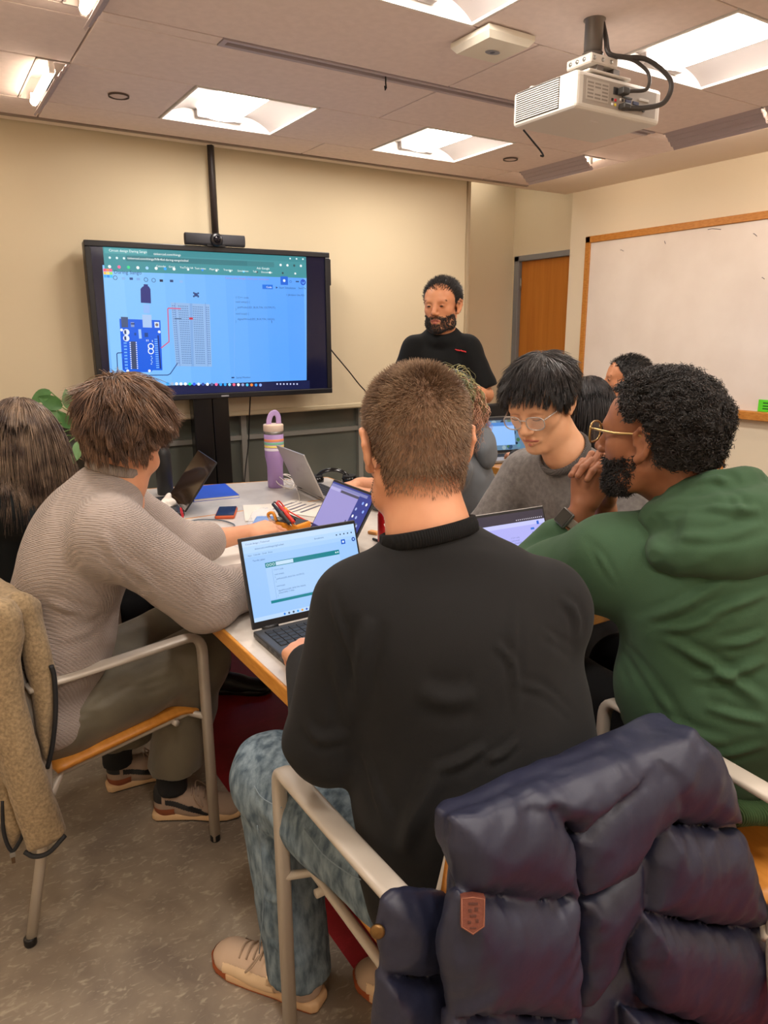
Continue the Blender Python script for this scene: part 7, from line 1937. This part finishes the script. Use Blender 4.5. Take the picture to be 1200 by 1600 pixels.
# ---------------------------------------------------------------- 9: man by the whiteboard
def person_back():
    root = thing('person', (3.24, 2.44, 0), 'man with short black hair and beard in profile before the whiteboard', 'person')
    c = np.array([3.165, 2.575, 1.200]); R = face_R(-50, 2); s = 1.02
    J = dict(pelvis=(3.24, 2.40, .48), neck=(3.19, 2.545, 1.07), shL=(3.04, 2.47, .985), shR=(3.34, 2.60, .985), elL=(3.05, 2.68, .79), wrL=(3.18, 2.86, .79), elR=(3.40, 2.80, .79), wrR=(3.34, 2.92, .79))
    legs = [((3.17, 2.44, .46), (3.12, 2.80, .50), (3.18, 2.82, .10)), ((3.31, 2.46, .46), (3.32, 2.84, .50), (3.38, 2.86, .10))]
    b = root; body(root, SK_T, c, R, s, J, [dict(el=J['elL'], wr=J['wrL'], fwd=(.5, .8, 0), dorsal=(0, 0, 1), side=-1), dict(el=J['elR'], wr=J['wrR'], fwd=(-.5, .8, 0), dorsal=(0, 0, 1), side=1)], legs=legs, res=.0045)
    S = top_sdf(J, chest=(.18, .12, .20), belly=(.17, .125, .19), hips=(.175, .14, .10), sl=(.07, .06, .055, .045), yoke=.064); V, Q = S.mesh(.011, folds(.006, (.2, .1, 1), 9, 81)); mk('top', V, Q, mat('top_navy', '#252a33', .85), b)
    S = SDF()
    for h_, k_, a_ in legs: leg_sdf(S, h_, k_, a_, (.09, .07, .065, .055))
    S.el((3.24, 2.41, .47), (.16, .15, .08), None, .05); V, Q = S.mesh(.012); mk('trousers', V, Q, TR_BLACK, b)
    mats = dict(sole=MATS['shoe_dark'], upper=MATS['shoe_dark'], rubber=MATS['shoe_dark']); shoe(b, (3.18, 2.78), (3.16, 3.05), mats, .28); shoe(b, (3.38, 2.80), (3.37, 3.07), mats, .28)
    Hh = Hair(c, R, s)
    def mask(q):
        line = -.030 + .055 * np.clip((q[:, 1] + .03) / .06, 0, 1) + .040 * np.clip((q[:, 1] - .02) / .04, 0, 1)
        return (q[:, 2] > line) & (q[:, 1] < .086)
    V, Q = Hh.cap(.010, mask, .006); hm = MATS['hair_dark']; cap = mk('hair', V, Q, MATS['hair_under_dark'], b)
    rp, rn = Hh.roots(1600); q = Hh.L(rp); P = Hh.grow(rp, rn * .6 + R[:, 1] * -.5 + RNG.normal(0, .15, rp.shape), .012 + .010 * np.clip(q[:, 2] / .1, 0, 1), 4, .0, .06, 1.10); V, Q = strandg(P, .0011); mk('hair_strands', V, Q, hm, cap)
    beard(b, Hh, c, R, s, 1200, hm, (.003, .006)); face_bits(b, lambda p: c + s * (R @ np.array(p, float)), R, s, hm, Hh, '#a85a4c', 60)
    return root
person_back()
# ================================================================== coats over the chair backs
class Pl:
    """a real vertical plane through a point; photo pixels give positions on it"""
    def __init__(s, O, U):
        s.O = np.asarray(O, float); s.U = nrm(U); s.V = np.array([0, 0, 1.]); s.N = np.cross(s.U, s.V)
    def uv(s, x, y):
        d = ray(x, y); t = ((s.O - CAM) @ s.N) / (d @ s.N); p = CAM + d * t - s.O; return (p @ s.U, p @ s.V)
    def pt(s, x, y, w=0.0):
        u, v = s.uv(x, y); return s.O + u * s.U + v * s.V + s.N * w

def puffer():
    t = thing('puffer_jacket', (.755, .62, .40), 'navy quilted puffer jacket hung over the nearest chair', 'jacket')
    M = mat('puffer_navy', '#24273d', .46, col2='#202338', nscale=4, bump=.2, bscale=60, bdist=.004)
    S = SDF()
    def pan(pts, Y, tk, rd=.030, k=.004, dw=0.0, tilt=0.0):
        rd = rd * 1.7
        Pm = Pl((0, Y + .012, .6), (1, 0, 0)); uv = [Pm.uv(*q) for q in pts]; P = Pl((0, Y, .6), (1, 0, 0)); zc = np.mean([q[1] for q in uv])
        S.poly(uv, P.O, P.U, P.V, (lambda u, v: dw + tilt * (v - zc) + .007 * (vn(np.stack([u * 16, v * 16, u * 0 + Y * 9], -1)) - .5)), tk, rd, k, .010)
    Y = .60
    pan([(700, 1270), (770, 1252), (832, 1248), (866, 1277), (880, 1312), (884, 1384), (840, 1390), (760, 1384), (702, 1372), (692, 1315)], Y, .040, .036)
    pan([(702, 1380), (760, 1391), (840, 1397), (886, 1391), (888, 1480), (885, 1566), (830, 1572), (750, 1562), (692, 1566), (680, 1480), (690, 1420)], Y - .012, .042, .036)
    pan([(690, 1572), (760, 1570), (830, 1580), (885, 1575), (882, 1720), (680, 1720)], Y - .014, .042, .036)
    pan([(690, 1272), (770, 1248), (850, 1222), (950, 1187), (1000, 1176), (965, 1215), (918, 1255), (883, 1290), (868, 1272), (838, 1247)], Y + .006, .040, .032)
    pan([(886, 1302), (925, 1255), (985, 1192), (1030, 1166), (1046, 1230), (1030, 1270), (987, 1302), (966, 1350), (920, 1376), (890, 1388)], Y + .002, .040, .034)
    pan([(892, 1395), (930, 1380), (985, 1322), (985, 1392), (962, 1442), (942, 1492), (905, 1562), (892, 1562)], Y + .010, .034, .030)
    pan([(890, 1570), (935, 1510), (985, 1440), (1010, 1500), (1000, 1720), (886, 1720)], Y + .030, .030, .028)
    pan([(1010, 1172), (1048, 1147), (1075, 1139), (1100, 1160), (1125, 1215), (1141, 1278), (1100, 1281), (1050, 1276), (1025, 1264), (1002, 1230)], Y, .044, .036)
    pan([(1022, 1280), (1050, 1286), (1100, 1289), (1142, 1287), (1165, 1360), (1194, 1433), (1130, 1436), (1060, 1426), (992, 1408), (1002, 1335)], Y - .010, .044, .036)
    pan([(988, 1416), (1060, 1434), (1130, 1444), (1198, 1441), (1226, 1590), (1180, 1598), (1080, 1586), (992, 1556), (978, 1480)], Y - .016, .044, .036)
    pan([(965, 1565), (1080, 1594), (1180, 1606), (1228, 1600), (1255, 1740), (960, 1740)], Y - .018, .044, .036)
    pan([(700, 1285), (770, 1262), (985, 1195), (1070, 1150), (1100, 1180), (1140, 1290), (1190, 1440), (1220, 1600), (1240, 1720), (700, 1720), (690, 1450)], Y + .038, .018, .016)
    Y2 = .665     # sleeve end bunched round the arm rest
    pan([(592, 1402), (612, 1384), (650, 1380), (715, 1382), (716, 1440), (700, 1500), (640, 1508), (585, 1500), (583, 1445)], Y2, .036, .034)
    pan([(584, 1508), (640, 1516), (700, 1508), (705, 1600), (640, 1640), (572, 1640), (578, 1560)], Y2 - .004, .036, .034)
    pan([(705, 1300), (735, 1290), (740, 1480), (700, 1500), (690, 1400)], Y2 - .035, .03, .028)
    # inner side: lining hanging down in front of the backrest
    for (x0, x1, z0, z1, yy) in ((.53, .98, .56, .83, .668),):
        S.poly([(x0, z0 - .6), (x1, z0 - .6), (x1, z1 - .6), (x0, z1 - .6)], (0, yy, .6), np.array([1., 0, 0]), np.array([0, 0, 1.]), 0.0, .020, .018, .012)
    S.poly([(.50, .20), (.97, .19), (.97, .235), (.50, .245)], (0, .635, .6), np.array([1., 0, 0]), np.array([0, 0, 1.]), 0.0, .045, .03, .02)
    V, Q = S.mesh(.0052, wsum(folds(.004, (.3, 0, 1), 22, 91, 1.2), folds(.003, (1, 0, .5), 30, 92, 1.2)), clip=(np.array([.2, .3, .05]), np.array([1.6, .9, 1.2])))
    sh = mk('shell', V, Q, M, t)
    # leather badge
    rel = V - CAM; dep = rel @ _f; sx = 600 + F_PX * (rel @ _r2) / dep; sy = 800 - F_PX * (rel @ _u2) / dep
    def surf(x, y, lift=.002):
        k = np.nonzero((np.abs(sx - x) < 9) & (np.abs(sy - y) < 9))[0]; d = ray(x, y); return CAM + d * (dep[k].min() - lift)
    pts = [(720, 1401), (739, 1399), (758, 1402), (757, 1447), (739, 1460), (720, 1448)]
    G = np.array([surf(x, y, 0) for x in range(722, 757, 6) for y in range(1404, 1456, 6)]); cen = G.mean(0); nn = np.linalg.svd(G - cen)[2][2]; nn = nn if nn @ (CAM - cen) > 0 else -nn; cen = cen + nn * .004
    class _P: pass
    P = _P(); P.N = nn; P.pt = lambda x, y, w=0.0: CAM + ray(x, y) * (((cen - CAM) @ nn) / (ray(x, y) @ nn)) + nn * w
    out = np.array([P.pt(*q) for q in pts]); n = len(out)
    M_le = mat('badge_leather', '#6e3a2c', .6, bump=.4, bscale=300)
    VV = np.vstack([out + P.N * .002, out - P.N * .012]); Fc = [tuple(range(n))[::-1], tuple(range(n, 2 * n))] + [(i, (i + 1) % n, n + (i + 1) % n, n + i) for i in range(n)]
    bd = mk('badge', VV, Fc, M_le, t, False)
    for (x, y, w_, h_) in ((739, 1411, 9, 2.2), (734, 1422, 3.2, 3.2), (744, 1420, 3.4, 3.4), (739, 1430, 6, 2.4), (745, 1438, 3, 3), (733, 1440, 3, 2.4), (739, 1449, 6, 1.4)):
        c = P.pt(x, y, .0024); sc = .00064; box('badge_emblem', c, (w_ * sc, .0006, h_ * sc), mat('emblem_dark', '#4d261d', .6), bd, np.stack([nrm(np.cross(nn, [0, 0, 1])), nn, nrm(np.cross(nrm(np.cross(nn, [0, 0, 1])), nn))], 1), .0004)
    tube('badge_stitch', np.vstack([out + P.N * .0022 * 1 + (cen - out) * .07, (out + P.N * .0022 + (cen - out) * .07)[:1]]), .0006, mat('stitch_tan', '#96604a', .7), bd, 5)
    q = surf(590, 1455, .001); lathe('snap_button', [(0, .005), (.006, .0045), (.0095, .003), (.010, 0)], q, mat('brass', '#7a5c36', .35, metal=.8), t, np.stack([nrm(_r2), nrm(_u2), -_f], 1), 18)
    return t
puffer()

def fleece():
    t = thing('fleece_jacket', (.09, 1.76, .40), 'beige fleece jacket with dark binding over the chair back at the left edge', 'jacket')
    M = mat('fleece_beige', '#a8916f', .95, sheen=.15, col2='#7c6a4f', nscale=140, ndet=6, nlo=.3, nhi=.72, bump=.6, bscale=220)
    U = nrm(np.array([.95, -.30, 0]))
    P0 = Pl(pd(40, 1050, 1.70), U); S = SDF()
    def pan(pts, dw, tk, rd, k=.008): S.poly([P0.uv(*q) for q in pts], P0.O, P0.U, P0.V, (lambda u, v: dw + .012 * (vn(np.stack([u * 12, v * 5, u * 0 + dw * 40], -1)) - .5)), tk, rd, k)
    pan([(-90, 935), (-20, 926), (22, 932), (38, 950), (42, 985), (34, 1020), (42, 1070), (62, 1150), (84, 1225), (106, 1285), (84, 1300), (50, 1308), (24, 1230), (6, 1160), (-90, 1160)], .035, .036, .034)
    pan([(20, 935), (40, 938), (52, 950), (62, 985), (78, 1028), (83, 1050), (85, 1110), (80, 1165), (72, 1198), (54, 1140), (40, 1060), (30, 1000)], -.02, .026, .024)
    pan([(-30, 1150), (8, 1180), (22, 1235), (40, 1288), (22, 1316), (10, 1298), (-8, 1250), (-40, 1200)], .005, .022, .020)
    # rest of the coat along the backrest, and its inner side
    R2 = rotz(-R_(76)); c2 = np.array([.276, 2.025, 0])
    S.bx(c2 + R2 @ np.array([.02, -.285, .66]), (.26, .022, .20), R2, .02, .03); S.bx(c2 + R2 @ np.array([.02, -.245, .855]), (.25, .055, .022), R2, .02, .03); S.bx(c2 + R2 @ np.array([.02, -.185, .72]), (.24, .016, .14), R2, .015, .03)
    V, Q = S.mesh(.0055, wsum(folds(.006, (.2, 0, 1), 14, 95), folds(.004, (.6, .2, .8), 22, 96))); sh = mk('shell', V, Q, M, t)
    M_b = mat('binding_black', '#1b1c20', .7)
    tube('edge_binding', smooth_path([P0.pt(80, 1040, .0), P0.pt(85, 1060, .0), P0.pt(87, 1110, 0), P0.pt(82, 1165, 0), P0.pt(74, 1200, 0)], 6), .0055, M_b, t, 8)
    tube('cuff_binding', smooth_path([P0.pt(46, 1307, .055), P0.pt(62, 1309, .066), P0.pt(84, 1303, .066), P0.pt(107, 1284, .05)], 6), .0055, M_b, t, 8)
    tube('edge_binding', smooth_path([P0.pt(8, 1240, .026), P0.pt(10, 1290, .026), P0.pt(22, 1318, .026), P0.pt(34, 1304, .026), P0.pt(41, 1288, .026)], 6), .0045, M_b, t, 8)
    z = P0.pt(24, 1322, .03); box('zip_slider', z, (.006, .003, .006), M_alu, t, None, .001); box('zip_pull', z - [0, 0, .014], (.004, .002, .009), mat('zip_bronze', '#6a5540', .4, metal=.7), t, None, .001)
    return t
fleece()
